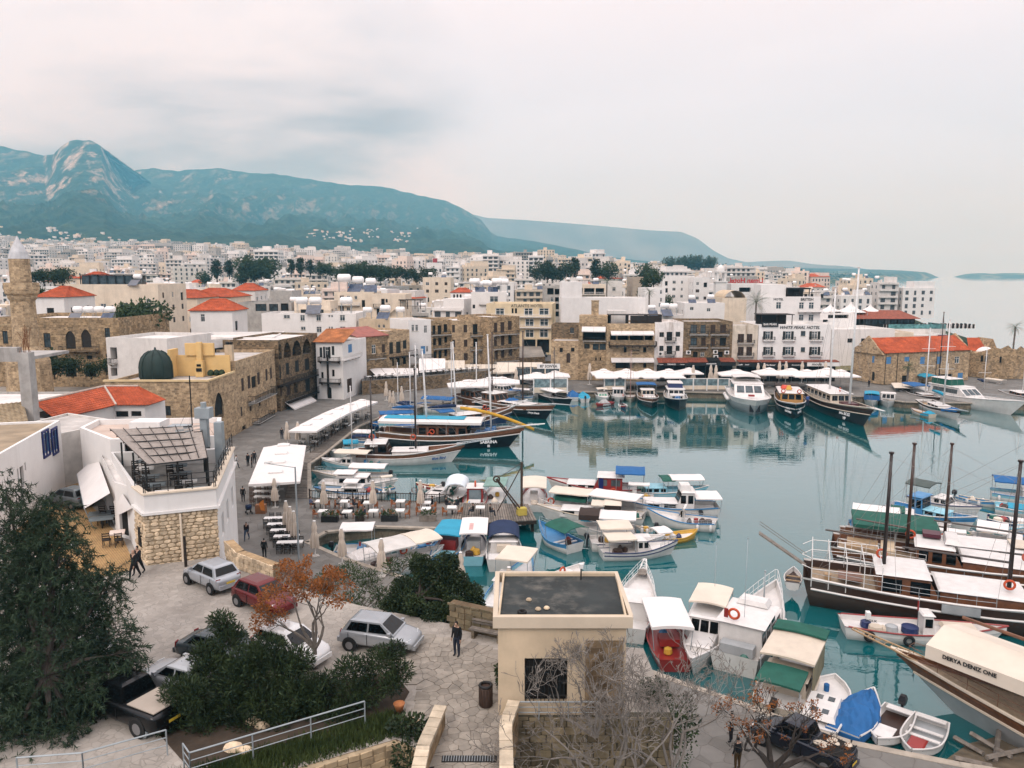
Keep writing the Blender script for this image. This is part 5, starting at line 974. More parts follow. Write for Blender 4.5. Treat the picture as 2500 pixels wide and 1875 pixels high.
    for Y,f0,f1,w0 in bands:
        u=-130+rn.uniform(0,40); cu=interp(COAST,Y)-40
        if Y<300: cu=1180
        elif Y<360: cu=1700
        while u<cu:
            w=w0*rn.uniform(.7,1.6); du=w/Y*FPX
            if rn.random()<.86 and cnt<285:
                fl=rn.randint(f0,f1)
                if 620<Y<950 and (1150<u<1600) and rn.random()<.4: fl+=rn.randint(2,4)
                place(Y+rn.uniform(-9,9),u,w,fl,rn.uniform(7,12))
            u+=du*rn.uniform(1.02,1.25)+rn.uniform(0,10)
    for Y in [600,645,690,735,785,835,890,945,1000,1060,1120,1180,1240,1310,1380,1460,1540,1630,1720,1800]:
        u=-130; cu=interp(COAST,Y)-60
        while u<cu:
            w=(13 if Y<900 else 17)*rn.uniform(.7,1.8); dens=.8 if u<1300 else .6
            if rn.random()<dens: place(Y+rn.uniform(-30,30),u,w,rn.choice((2,3,3,4,5,6 if Y<900 or Y>1200 else 4) if u<1500 else (2,2,3))+(rn.randint(1,3) if 1150<u<1550 and Y<900 and rn.random()<.25 else 0),rn.uniform(10,18),False)
            u+=w/Y*FPX*rn.uniform(1.0,1.5)
    # villages on the mountain foot
    for uc,vc,su,n in ((830,578,45,45),(920,567,60,45),(960,588,30,18),(60,572,90,60),(200,590,80,40),(1500,640,250,120)):
        for k in range(n):
            u=rn.gauss(uc,su); t=rn.uniform(.02,.2) if vc>600 else rn.uniform(.05,.3)
            best=min((abs(PIX(terr(u,t/20.))[1]-(vc+0)) ,t) for t in range(0,9)); p=terr(u,max(0,best[1]/20.+rn.uniform(-.02,.02))); w=rn.uniform(4,9); far.box(p.x,p.x+w,p.y,p.y+6,p.z-3,p.z+rn.uniform(2.5,5),rn.choice((0,1,2,4)))
    tag(far.build('distant_town',[c[1] for c in CT]),kind='stuff',label='mass of far white houses at the foot of the mountains'); tag(fw.build('distant_town_windows',wins),kind='stuff')
    return cnt
print('town',fabric())
def tall(label,kf,x0,x1,yt,yb,Y,mat,ac=None,seed=1):
    u0,v0=kf(x0,yt); u1,_=kf(x1,yt); A=AT(u0,v0,Y); B=AT(u1,v0,Y); z0=AT(u0,kf(0,yb)[1],Y).z-4; w=B.x-A.x; t=thing('tower_block',label,'building',(A.x,Y,z0)); h=A.z-z0; rn=random.Random(seed)
    mb=MB(); mb.box(0,w,0,16,0,h); mb.box(w*.3,w*.6,4,9,h,h+3); wb=MB(); nf=int(h/3.2); nc=max(3,int(w/4))
    for i in range(nf):
        mb.box(.3,w-.3,-1.2,0,i*3.2+2.9,i*3.2+3.1); mb.box(.3,w-.3,-1.2,-1.1,i*3.2+3.1,i*3.2+3.9)
        for j in range(nc): wb.box(w*(j+.15)/nc,w*(j+.85)/nc,-.06,0,i*3.2+.7,i*3.2+2.5)
        for j in range(3): wb.box(w,w+.06,16*(j+.2)/3,16*(j+.7)/3,i*3.2+.8,i*3.2+2.4)
    mb.build('wall',mat,t); tag(wb.build('windows',MATS['far_window_dark'],t),kind='stuff')
    if ac: ubox('red_panel',ac,t,w*.05,w*.45,-1.3,-1.22,h*.1,h*.98)
redp=M('red_cladding',(.4,.04,.05),.6)
tall('stepped white tower block with blue-grey windows above the ochre hotel',c2,1825,1950,378,570,640,whiteN,None,1)
tall('long white tower block with balcony columns right of the stepped tower',c2,1955,2130,398,600,650,white,None,2)
tall('slim white tower block alone against the far hills',c3,285,402,232,430,610,whiteN,None,3)
tall('dark-sided slim block right of the lone white tower',c3,425,476,245,330,800,greyP,None,4)
tall('white tower with a tall red stripe panel in the middle of town',c2,1440,1525,410,530,560,whiteN,redp,5)
tall('modern white building with long dark window bands on the skyline',c2,62,250,345,440,680,whiteN,None,6)
tall('cream tower block right of centre on the town skyline',c3,985,1072,272,420,600,cream,None,7)
tall('broad stepped cream block below the far hills',c3,625,780,250,400,640,cream,None,8)
tall('white tower pair with dark glass stripe below the far hills',c3,795,915,268,400,700,whiteN,None,9)
tall('long grey terrace of flats under the mountain crag',c1,940,1560,940,1020,1350,greyP,None,10)
tall('striped grey hotel slab near the bell tower',c3,1785,1930,345,400,900,greyP,None,11)
# ---------------------------------------------------------------- town trees
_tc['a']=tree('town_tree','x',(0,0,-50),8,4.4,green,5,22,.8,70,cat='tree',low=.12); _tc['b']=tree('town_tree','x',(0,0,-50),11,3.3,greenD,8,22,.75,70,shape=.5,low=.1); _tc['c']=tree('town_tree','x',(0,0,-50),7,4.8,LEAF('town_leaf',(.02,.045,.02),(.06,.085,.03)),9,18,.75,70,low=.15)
rn=random.Random(8); TT=[]
def tt(kf,x,y,Y,key,s,label): TT.append((kf(x,y),Y,key,s,label))
for x,y,s in ((960,1610,.85),(1040,1640,.9),(1130,1645,.95),(1000,1580,.7)): tt(c1,x,y,150,'ac'[x%2],s,'dark leafy tree in the garden right of the stone mansion')
for x,y,s in ((300,1900,.8),(420,1930,.7),(560,1920,.7),(700,1930,.6),(820,1900,.6)): tt(c1,x,y,127,'c',s*.8,'dark garden shrub at the foot of the stone mansion')
for x,y in ((330,1470),(420,1480),(500,1470),(300,1420)): tt(c1,x,y,165,'ab'[y%2],.7,'dark green tree behind the mansion roof heaters')
for x,y,s in ((270,1230,.8),(340,1235,.9),(420,1235,.9),(480,1230,.8)): tt(c1,x,y,260,'c',s,'umbrella pine in the grove right of the minaret cap')
for x in range(1580,2080,95): tt(c1,x,1190+ (x%3)*25,430,'ab'[x//70%2],1.1,'dark tree in the belt across the left town')
for x in range(20,180,50): tt(c2,x,560+(x%4)*8,420,'a',1.5,'dark tree in the belt across the left town')
for x in range(350,700,75): tt(c2,x,520+(x%3)*12,450,'ab'[x//45%2],1.1,'dark tree in the long grove in mid town')
for x in range(730,1120,62): tt(c2,x,590-(x%5)*10,380,'abc'[x//42%3],1.15,'tall dark tree in the grove before the red-roofed villa')
for x in range(1160,1420,80): tt(c2,x,600-(x%3)*15,390,'ac'[x//45%2],1.1,'dark tree right of the red-roofed villa')
for x,y in ((350,425),(410,395),(430,430),(470,430),(530,430),(590,405),(640,400),(805,430),(900,420),(1200,440),(1180,600),(560,640)): tt(c3,x,y,420 if y<500 else 250,'abc'[x%3],1.3 if y<500 else .8,'dark rounded tree among the white blocks in the middle distance')
for x,y in ((1380,350),(1480,355),(1540,350),(1600,350),(1680,345),(1250,460),(1320,650),(1240,650)): tt(c3,x,y,1000 if y<400 else 300,'ac'[x%2],2.6 if y<400 else .8,'dark tree on the coastal side of town')
ORD='first second third fourth fifth sixth seventh eighth ninth tenth eleventh twelfth'.split(); TC={}
for q in sorted(TT,key=lambda q:q[0][0]): TC.setdefault(q[4],[]).append(q)
for (u,v),Y,key,s,label in [(q[0],q[1],q[2],q[3],l+(', %s from the left'%ORD[i] if len(L_)>1 else '')) for l,L_ in TC.items() for i,q in enumerate(L_)]:
    p=AT(u,v,Y); gz=base_h(u,Y); hgt={'a':9,'b':12,'c':7}[key]*s; tree_copy(key,(p.x,Y,max(gz,p.z-1)),label,'trees about the town',s*rn.uniform(.9,1.15),rn.uniform(0,6))
for k in 'abc':
    for ch in list(_tc[k].children): bpy.data.objects.remove(ch)
    bpy.data.objects.remove(_tc[k])
palm(tuple(AT(*c3(1215,590),215).xy)+(AT(*c3(1215,640),215).z-3,),7.5,'fan palm standing alone above the white slab roof',2,2.6)
palm(tuple(AT(*c3(2040,640),186).xy)+(1.5,),AT(*c3(2040,590),186).z-1.5,'tall shaggy palm left of the white hotels',3,4.2,40)
palm(tuple(AT(*c4_(1310,1060),160).xy)+(1.3,),4.6,'short palm in front of the customs house',4,2.0,30)
palm(tuple(AT(*c4_(2120,900),205).xy)+(1.5,),AT(*c4_(2120,625),205).z-1.5,'tall slender palm by the sea behind the tower',5,3.2,26)
palm(tuple(AT(*c3(890,500),262).xy)+(8,),AT(*c3(890,440),262).z-8,'small palm crown before the white flats',6,2.6)
rn=random.Random(5); mb=MB()
for _ in range(420):
    Y=rn.uniform(900,2600); u=rn.uniform(-100,interp(COAST,Y)-70); h=base_h(u,Y); x=UX(u,Y); s=rn.uniform(3,7)
    if Y<1800 or u>1300: leaves(mb,(x,Y,h+s*.7),(s,s,s*.9),26,s*.5,rn,.8)
for _ in range(300):
    Y=rn.uniform(2000,4500); u=rn.uniform(1600,interp(COAST,Y)-15); R_=interp(RC,u); p=terr(u,max(0,(Y-1800)/(R_-1800))); s=rn.uniform(5,12); leaves(mb,(p.x,p.y,p.z+s*.5),(s*1.6,s,s*.8),18,s*.6,rn,.8)
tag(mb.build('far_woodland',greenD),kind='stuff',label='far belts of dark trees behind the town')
# ---------------------------------------------------------------- boat kit
def BM(n,c,r=.4,v=.12,**k): return M(n,c,r,v,1.5,obj=True,spec=.45,**k)
bW=BM('boat_white',(.62,.6,.58),stain=.25,scol=(.45,.4,.34)); bI=BM('boat_ivory',(.58,.5,.4)); bN=BM('boat_navy_black',(.012,.014,.022),.3); bB=BM('boat_mid_blue',(.06,.25,.5)); bL=BM('boat_light_blue',(.25,.52,.62)); bR=BM('boat_red',(.36,.035,.03)); bG=BM('boat_green',(.02,.16,.12)); bK=BM('boat_brown_paint',(.075,.035,.022),.4); bY=BM('boat_yellow',(.62,.36,.05)); bS=BM('boat_silver',(.36,.38,.39),.3); bT=BM('antifouling',(.05,.05,.06),.6); bDB=BM('boat_deep_blue',(.02,.04,.16))
cvB=M('blue_canvas',(.02,.14,.38),.8,.15); cvT=M('turquoise_canvas',(.03,.33,.5),.8,.12); cvN=M('navy_canvas',(.02,.045,.13),.85,.2); cvG=M('green_canvas',(.02,.14,.1),.85,.25); cvS=M('sage_canvas',(.22,.35,.31),.85,.2); cvR=M('red_canvas',(.42,.03,.04),.8,.2); cvK=M('brown_canvas',(.07,.045,.035),.9,.2)
ringM=M('lifebuoy_orange',(.6,.09,.03),.5,.1); mastW=BM('mast_white',(.66,.65,.64)); mastB=BM('mast_brown',(.085,.04,.025)); mastD=BM('mast_dark',(.045,.025,.02)); teak=woodL
deckM=M('deck_planks',(.36,.27,.18),.75,.3,4.,obj=True); letW=M('letter_white',(.8,.8,.8),.6,.05); letB=M('letter_blue',(.03,.12,.35),.6,.05); letK=M('letter_black',(.03,.03,.03),.6,.05)
_ring=MB().torus((0,0,0),(0,1,0),.32,.085,16,7).mesh('life_ring',ringM,True); _tyre=MB().torus((0,0,0),(0,1,0),.28,.11,14,6).mesh('tyre_fender',M('tyre_rubber',(.02,.02,.02),.8),True)
_fend=MB().lathe([(.02,-.35),(.13,-.28),(.15,0),(.13,.28),(.02,.35)],8).mesh('fender',bW,True)
def _outb():
    mb=MB(); mb.loft([[(-.25,-.18,.35),(.15,-.18,.35),(.15,.18,.35),(-.25,.18,.35)],[(-.3,-.2,.6),(.18,-.2,.6),(.18,.2,.6),(-.3,.2,.6)],[(-.2,-.14,.85),(.1,-.14,.85),(.1,.14,.85),(-.2,.14,.85)]]); mb.box(-.1,.06,-.07,.07,-.5,.35); return mb.mesh('outboard_motor',M('motor_black',(.03,.03,.035),.35,.1))
_out=_outb()
class Boat:
    def __init__(s,name,label,st,bw,hull=bW,up=None,rail=None,deck=None,beam=None,fb=(.9,.75,1.2),cat='boat',group=None,stern=.78,over=.10,bul=.3,p=2.2,L=None,z=0,bot=None,zw=0,strakes=1,anc='b'):
        a=G(st[0],st[1],zw); b=G(bw[0],bw[1],zw); d=b-a; s.L=(L or d.length)*1.0; s.rz=math.atan2(d.y,d.x)
        if L and anc=='b': a=b-d.normalized()*L
        elif L: b=a+d.normalized()*L
        c=(a+b)/2; s.root=thing(name,label,cat,(c.x,c.y,z),s.rz,group)
        s.B=beam or s.L*.3; s.fb=fb; s.ws=stern; s.p=p; s.over=over*s.L; s.bul=bul
        n=16; lev=[(-.45,.35),(0,.86),(.5,.95),(.62,.965),(.93,1.),(1.,1.02)]; mb=MB(); rings=[]
        for i in range(n+1):
            t=i/n; yd=s.hb(t); zd=s.zd(t); r=[]
            for f,w in lev:
                z_=f*zd if f>0 else f*min(1.2,s.B*.25); x=s.x(t)+s.over*(max(0,f) if t>.5 else max(0,f)*.35*(-1 if t<.5 else 1)*0)*max(0,(t-.55)/.45)**2
                if t<.02: x-=s.over*.25*max(0,f)
                wv=w if t<.6 else w*(1-(1-max(0,f))*.45*((t-.6)/.4)**1.5); r.append((x,yd*wv,z_))
            rings.append(r)
        k=len(lev)
        for sg in (1,-1):
            vs=[(x,sg*y,z_) for r in rings for x,y,z_ in r]
            for j in range(k-1):
                fs=[]
                for i in range(n):
                    q=[i*k+j,(i+1)*k+j,(i+1)*k+j+1,i*k+j+1]; fs.append(q if sg<0 else q[::-1])
                o=len(mb.v); mb.v.extend(vs) if j==0 else None
                base=o if j==0 else base
                for f_ in fs: mb.f.append([v+base for v in f_]); mb.m.append((0,1,1,2,3)[j])
        r=rings[0]; tv=[(x,y,z_) for x,y,z_ in r]+[(x,-y,z_) for x,y,z_ in r][::-1]; mb.poly(tv,1)
        mb.build('hull',[bot or bT,hull,up or hull,rail or up or hull],s.root,True)
        # deck and inner bulwark
        dk=MB(); P=[]; m=12
        for i in range(m+1): t=i/m; P.append((s.x(t)+s.over*max(0,(t-.55)/.45)**2*.9,max(.02,s.hb(t)*.97),s.zd(t)-bul))
        for i in range(m):
            a_,b_=P[i],P[i+1]; dk.poly([(a_[0],-a_[1],a_[2]),(b_[0],-b_[1],b_[2]),(b_[0],b_[1],b_[2]),(a_[0],a_[1],a_[2])])
            for sg in (1,-1): q=[(a_[0],sg*a_[1],a_[2]),(b_[0],sg*b_[1],b_[2]),(b_[0],sg*(b_[1]*1.02),b_[2]+bul),(a_[0],sg*a_[1]*1.02,a_[2]+bul)]; dk.poly(q if sg>0 else q[::-1],1)
        dk.build('deck',[deck or hull,up or hull],s.root)
        for q in range(strakes):
            f_=(1.0,.62)[q]; st_=MB()
            for sg in (1,-1): st_.path([(s.x(t/10)+s.over*f_*max(0,(t/10-.55)/.45)**2,sg*s.hb(t/10)*(1.02 if q==0 else (.975 if t<6 else .975*(1-.38*.45*((t/10-.6)/.4)**1.5))),s.zd(t/10)*f_) for t in range(11)],.045+.002*s.L,5)
            st_.build('rubbing_strake',rail or bW,s.root)
    def x(s,t): return (t-.5)*s.L
    def X(s,t): return s.x(t)+s.over*max(0,(t-.55)/.45)**2
    def hb(s,t):
        if t<.42: k=s.ws+(1-s.ws)*math.sin(t/.42*PI/2)
        else: k=1-((t-.42)/.58)**s.p
        return max(.012,s.B/2*k)
    def zd(s,t):
        a,m,b=s.fb; return lerp(m,a,((.4-t)/.4)**2) if t<.4 else lerp(m,b,((t-.4)/.6)**2)
    def dz(s,t): return s.zd(t)-s.bul
    def cab(s,t0,t1,wf,h,mat=bW,roof=None,slope=.35,win=3,fwin=True,ov=.12,back=0,z0=None,name='cabin',gm=None,aft=False,wz=(.45,.85)):
        x0,x1=s.x(t0),s.x(t1); w=s.B*wf/2; z=s.dz((t0+t1)/2)-.05 if z0 is None else z0; sl=slope*h; rf=roof or mat; gm=gm or carglass
        mb=MB(); mb.loft([[(x0,-w,z),(x1,-w,z),(x1,w,z),(x0,w,z)],[(x0+back*h,-w*.93,z+h),(x1-sl,-w*.93,z+h),(x1-sl,w*.93,z+h),(x0+back*h,w*.93,z+h)]]); c=mb.build(name,mat,s.root,fix=True)
        MB().loft([[(x0-ov+back*h,-w-ov*.6,z+h),(x1-sl+ov,-w-ov*.6,z+h),(x1-sl+ov,w+ov*.6,z+h),(x0-ov+back*h,w+ov*.6,z+h)],[(x0+back*h,-w*.85,z+h+.1),(x1-sl-.05,-w*.85,z+h+.1),(x1-sl-.05,w*.85,z+h+.1),(x0+back*h,w*.85,z+h+.1)]]).build('roof',rf,c,fix=True)
        za,zb=z+h*wz[0],z+h*wz[1]; off=.03
        def yw(zz): return w*(1-.07*(zz-z)/h)+off
        for i in range(win):
            a=lerp(x0,x1-sl*.6,(i+.15)/win); b=lerp(x0,x1-sl*.6,(i+.85)/win)
            for sg in (1,-1):
                q=[(a,sg*yw(za),za),(b,sg*yw(za),za),(b,sg*yw(zb),zb),(a,sg*yw(zb),zb)]; MB().add(q+[(p[0],p[1]-sg*.05,p[2]) for p in q],[[0,1,2,3],[0,4,5,1],[1,5,6,2],[2,6,7,3],[3,7,4,0]]).build('window',gm,c,fix=True)
        if fwin:
            nf=3 if w>.8 else 2
            for i in range(nf):
                ya,yb=lerp(-w*.86,w*.86,(i+.08)/nf),lerp(-w*.86,w*.86,(i+.92)/nf); xa=x1-sl*(wz[0]-.03)+off; xb=x1-sl*(wz[1]+.05)+off; zb2=z+h*(wz[1]+.05)
                MB().add([(xa,ya,za),(xa,yb,za),(xb,yb*.96,zb2),(xb,ya*.96,zb2),(xa-.06,ya,za),(xa-.06,yb,za),(xb-.06,yb*.96,zb2),(xb-.06,ya*.96,zb2)],[[0,1,2,3],[0,4,5,1],[1,5,6,2],[2,6,7,3],[3,7,4,0]]).build('windscreen',gm,c,fix=True)
        if aft: MB().box(x0-.03,x0+.02,-w*.3,w*.3,z+.05,z+h*.9).build('cabin_door',glass,c)
        return z+h+.1
    def can(s,t0,t1,wf,h,mat=canvasW,curve=.12,poles=4,drop=.12,z0=None,pm=None,name='canopy',hoops=False):
        x0,x1=s.x(t0),s.x(t1); w=s.B*wf/2; z=(s.dz((t0+t1)/2) if z0 is None else z0)+h; n=8; m=5; mb=MB(); rings=[]
        for j in range(m+1):
            x=lerp(x0,x1,j/m); sag=-.04*math.sin(PI*j/m*2)**2
            rings.append([(x,w*math.cos(PI*(1-i/n)),z+curve*math.sin(PI*i/n)+sag) if hoops else (x,lerp(-w,w,i/n),z+curve*(1-(2*i/n-1)**2)+sag) for i in range(n+1)])
        vs=[p for r in rings for p in r]; fs=[[j*(n+1)+i,j*(n+1)+i+1,(j+1)*(n+1)+i+1,(j+1)*(n+1)+i] for j in range(m) for i in range(n)]
        mb.add(vs,fs)
        for i0,i1 in ((0,0),(n,n)):
            for j in range(m): a,b=rings[j][i0],rings[j+1][i0]; mb.poly([a,b,(b[0],b[1],b[2]-drop),(a[0],a[1],a[2]-drop)])
        for r in (rings[0],rings[-1]):
            for i in range(n): a,b=r[i],r[i+1]; mb.poly([a,b,(b[0],b[1],b[2]-drop),(a[0],a[1],a[2]-drop)])
        c=mb.build(name,mat,s.root,True)
        for j in range(poles//2):
            x=lerp(x0+.1,x1-.1,j/max(1,poles//2-1))
            for sg in (1,-1): t_=min(.98,max(.02,(x/s.L)+.5)); MB().tube((x,sg*min(w,s.hb(t_)*.96),s.dz(t_)),(x,sg*w*.97,z-.02),.03,n=5).build('canopy_pole',pm or steel,s.root)
        return z
    def mast(s,t,h,mat=mastB,r=.12,boom=None,rake=0,stays=True,spread=0,z0=None,topw=True,cover=None):
        x=s.x(t); z=s.dz(t) if z0 is None else z0; top=Vector((x-rake*h,0,z+h)); mb=MB(); mb.tube((x,0,z),top,r,r*.7,8); m=mb.build('mast',mat,s.root,True)
        MB().tube(top-Vector((0,0,.12)),top+Vector((0,0,.02)),r*1.2,r*1.2,8).build('mast_cap',mat,m)
        if boom:
            bz=z+min(2.2,h*.22); e=Vector((x-boom,0,bz+.25)); MB().tube((x,0,bz),e,r*.55,r*.45,6).build('boom',mat,s.root)
            if cover: q=MB(); q.loft([[(x-boom*k*.98+dx,wy*math.cos(a),bz+.12+.22*k+wy*1.2*math.sin(a)+wy) for a in [2*PI*i/8 for i in range(8)]] for k,wy,dx in ((.02,.22,0),(.3,.26,0),(.7,.2,0),(1.,.1,0))]); q.build('sail_cover',cover,s.root,True)
        for k in range(spread):
            zz=z+h*(.45+.25*k); MB().tube((x-rake*h*(.45+.25*k),-1.3,zz),(x-rake*h*(.45+.25*k),1.3,zz),.04,n=5).build('spreader',mat,m)
        if stays:
            q=MB(); B_=[(s.X(.985),0,s.zd(.985)),(s.x(.02),0,s.zd(.02))]+[(x+dx,sg*s.hb(min(.95,max(.05,t+dx/s.L)))*.98,s.zd(t)) for sg in (1,-1) for dx in (-.05*s.L,.03*s.L)]
            for p in B_: q.tube(top-Vector((0,0,h*.04)),p,.013,n=3,cap=False)
            tag(q.build('rigging',M('rope_grey',(.3,.29,.28),.8),s.root),kind='stuff')
    def ring(s,t,yf,z,ax=1,tilt=0): o=put('life_ring',_ring,s.root,(s.x(t),s.B/2*yf,s.dz(t)+z)); o.rotation_euler=(0,0,0 if ax else PI/2); return o
    def fenders(s,ts,side=1,tyre=False):
        for t in ts: put('tyre_fender' if tyre else 'fender',_tyre if tyre else _fend,s.root,(s.x(t),side*(s.hb(t)+.14),s.zd(t)*.55))
    def outboard(s,y=0): put('outboard_motor',_out,s.root,(s.x(0)-.25-s.over*.2,y,s.zd(0)-.25))
    def rails(s,t0,t1,h=.6,mat=steel,n=8,rows=2,off=.93):
        for sg in (1,-1):
            q=MB(); P=[Vector((s.X(lerp(t0,t1,i/n)),sg*max(.05,s.hb(lerp(t0,t1,i/n))*off),s.zd(lerp(t0,t1,i/n)))) for i in range(n+1)]
            for p in P: q.tube(p,p+Vector((0,0,h)),.018,n=4)
            for r_ in range(rows): q.path([p+Vector((0,0,h*(r_+1)/rows)) for p in P],.018,4)
            if t1>.95 and sg<0: a=Vector((s.X(t1),s.hb(t1)*off,s.zd(t1)+h)); q.tube(a,(a.x,-a.y,a.z),.018,n=4)
            q.build('guard_rail',mat,s.root)
    def sprit(s,l,w=.5,up=.12,mat=None,net=True):
        x=s.X(.97); z=s.zd(.98); q=MB()
        for sg in (1,-1): q.tube((x-.6,sg*w,z),(x+l,sg*w*.35,z+l*up),.06,n=5)
        for i in range(int(l/.35)): k=(i+.5)*.35/l; q.tube((x+l*k,-w*lerp(1,.35,k),z+l*up*k),(x+l*k,w*lerp(1,.35,k),z+l*up*k),.03,n=4)
        q.tube((x+l,-w*.35,z+l*up),(x+l,w*.35,z+l*up),.06,n=5); q.build('bowsprit',mat or steel,s.root)
    def name(s,txt,t,zf,size,mat=letW,sides=(1,-1),shear=0,dy=0):
        me=text_mesh(txt,mat,size,.012,shear,size*.02)
        for sg in sides:
            dt=.03; dyx=(s.hb(t+dt)-s.hb(t-dt))/(s.X(t+dt)-s.X(t-dt)); k=.99 if t<.6 else .97*(1-(1-zf)*.45*((t-.6)/.4)**1.5)
            o=put('name_lettering',me,s.root,(s.X(t)-s.over*(1-zf)*max(0,(t-.55)/.45)**2,sg*(s.hb(t)*k+.05),s.zd(t)*zf+dy)); a=math.atan(dyx); o.rotation_euler=(PI/2+ -.12,0,(PI+a) if sg>0 else -a)
    def box(s,t0,t1,y0,y1,z0,z1,mat,name,top=1.):
        zz=s.dz((t0+t1)/2); x0,x1=s.x(t0),s.x(t1); a,b=s.B/2*y0,s.B/2*y1; cx,cy=(x0+x1)/2,(a+b)/2
        P=[(x0,a),(x1,a),(x1,b),(x0,b)]; return MB().prism(P,zz+z0,zz+z1,top=[(cx+(x-cx)*top,cy+(y-cy)*top) for x,y in P]).build(name,mat,s.root)
    def tarp(s,t0,t1,h,mat,seed=1,over=1.06):
        rn=random.Random(seed); mb=MB(); m=12; n=12; rings=[]
        for j in range(m+1):
            t=lerp(t0,t1,j/m); e=math.sin(PI*(j/m))**.5
            rings.append([(s.X(t),s.hb(t)*over*math.cos(PI*(1-i/n)),s.zd(t)-.12+ (h*e*(.35*math.sin(PI*i/n)+.65*(1-abs(2*i/n-1)))*(1+rn.uniform(-.25,.25)) if 0<i<n else -.25+rn.uniform(-.1,.1))) for i in range(n+1)])
        vs=[p for r in rings for p in r]; mb.add(vs,[[j*(n+1)+i,j*(n+1)+i+1,(j+1)*(n+1)+i+1,(j+1)*(n+1)+i] for j in range(m) for i in range(n)]); mb.poly(rings[0]); mb.poly(rings[-1]); mb.build('tarpaulin',mat,s.root)
    def clutter(s,ts,seed=1,mats=None):
        rn=random.Random(seed); mats=mats or [bR,bB,canvasI,bY,bG,bK]
        for t in ts:
            w=rn.uniform(.25,.5); x=s.x(t); y=rn.uniform(-.5,.5)*s.hb(t); z=s.dz(t); MB().lathe([(w*.7,0),(w,.1),(w*.9,rn.uniform(.25,.5)),(w*.3,rn.uniform(.4,.6))],7,(x,y,z)).build(rn.choice(('net_heap','rope_coil','crate')),rn.choice(mats),s.root)
    def thwarts(s,ts,mat):
        for t in ts: s.box(t-.03,t+.03,-.85*s.hb(t)/(s.B/2),.85*s.hb(t)/(s.B/2),s.bul*.5,s.bul*.5+.05,mat,'thwart')
# ---------------------------------------------------------------- the fleet
c8=K(1100,1050); ca=K(850,820,.22604); cb=K(600,1050); ce=K(1800,1000); cf=K(1800,1350); cd=K(640,1050,.14467); cg=K(1150,1350)
b=Boat('gulet','black and brown wooden gulet with long awning and SABRINA lettering on the bow',(935,1084),(1243,1091),bN,woodM,bW,deckM,5.2,(2.3,1.9,3.2),stern=.8,over=.13,bul=.7,strakes=2)
b.cab(.30,.70,.74,2.1,woodM,woodM,.2,5,wz=(.4,.85)); z=b.can(.0,.80,.95,2.75,canvasW,.25,8,.35); b.can(.03,.66,.5,3.0,cvT,.06,2,.05,name='blue_roof_strip',pm=frameW)
b.mast(.36,13,mastW,.16,rake=.05,spread=1); b.mast(.86,9,mastW,.15,rake=.02,spread=0)
mb=MB(); mb.loft([[(b.x(.62)+ (b.X(1.)+1.2-b.x(.62))*k,.22*math.cos(a),b.dz(.6)+4.3-3.0*k**1.6+.25*math.sin(a)) for a in [2*PI*i/8 for i in range(8)]] for k in (0,.2,.4,.6,.8,1.)]); mb.build('furled_sail',M('mustard_sail_cover',(.6,.33,.03),.8,.2),b.root,True)
b.box(.74,.80,-.6,.3,0,.6,cvB,'deck_cushion'); b.box(.81,.86,-.4,.5,0,.7,cvB,'deck_cushion'); b.box(.86,.9,-.2,.4,0,.9,cvB,'covered_winch',.6); b.name('SABRINA',.83,.36,.62); b.name('III',.83,.36,.5,dy=-.6); b.sprit(3.6,.45,.12,mastW)
b.ring(.4,-.85,.9); b.ring(.42,-.9,1.3); b.rails(.7,.98,.5)
b=Boat('gulet','white-hulled wooden gulet with brown cabin and Blue Bird lettering on the bow',(872,1130),(1103,1127),bW,woodM,bW,deckM,4.3,(1.7,1.5,2.5),stern=.75,over=.15,bul=.5,strakes=2)
b.cab(.10,.38,.78,1.9,bK,bW,.45,2,wz=(.4,.85)); b.cab(.38,.76,.66,.75,bW,bW,.3,0,False); b.mast(.16,10.5,mastD,.13,boom=2.2); b.mast(.62,11.5,mastD,.14); b.name('Blue Bird',.84,.36,.5,letB,shear=.3); b.sprit(4,.55,.16,steel); b.ring(.15,.4,2.3); b.ring(.6,-.4,2.5); b.name('ENJOY',.2,1.75,.35,letW)
b.box(.42,.46,-.1,.1,.75,.85,dark,'hatch'); b.box(.55,.6,-.12,.12,.75,.85,dark,'hatch'); b.box(-.05,.0,-.9,.9,-.2,.35,frameW,'name_board')
b=Boat('gulet','dark blue gulet with navy sail cover and two red life rings behind the yellow sail',(1060,1052),(1235,1032),bDB,woodM,bW,deckM,4.4,(2,1.7,2.8),stern=.8,over=.14,bul=.5,strakes=2)
b.cab(.25,.62,.66,1.2,woodM,bW,.3,3); b.mast(.3,13,mastW,.15,boom=5.2,cover=cvN,rake=.04); b.mast(.78,13.5,mastW,.16,rake=.04,spread=1,boom=3.5); b.ring(.72,.3,1.4); b.ring(.7,-.5,1.2); b.sprit(3,.5,.3,mastW); b.can(.02,.22,.8,1.9,cvB,.2)
b=Boat('gulet','varnished gulet with white coachroof and Derya Deniz lettering on its black bow',(1205,1000),(1333,1024),bN,woodM,bW,deckM,4.6,(2.1,1.8,3.),stern=.8,over=.14,bul=.5,strakes=2,L=17)
b.cab(.12,.36,.75,2.,woodM,bW,.4,3); b.cab(.40,.8,.7,.8,woodM,bW,.3,4); b.mast(.18,13,mastB,.15,boom=3); b.mast(.66,13.5,mastB,.16); b.name('Derya Deniz',.85,.4,.45,shear=.3); b.sprit(4,.5,.08,steel)
b=Boat('gulet','varnished schooner with white deckhouse roof left of the black-bowed gulet',(1130,985),(1262,1010),woodM,woodM,bW,deckM,4.2,(1.9,1.6,2.6),stern=.8,over=.12,bul=.4,L=16)
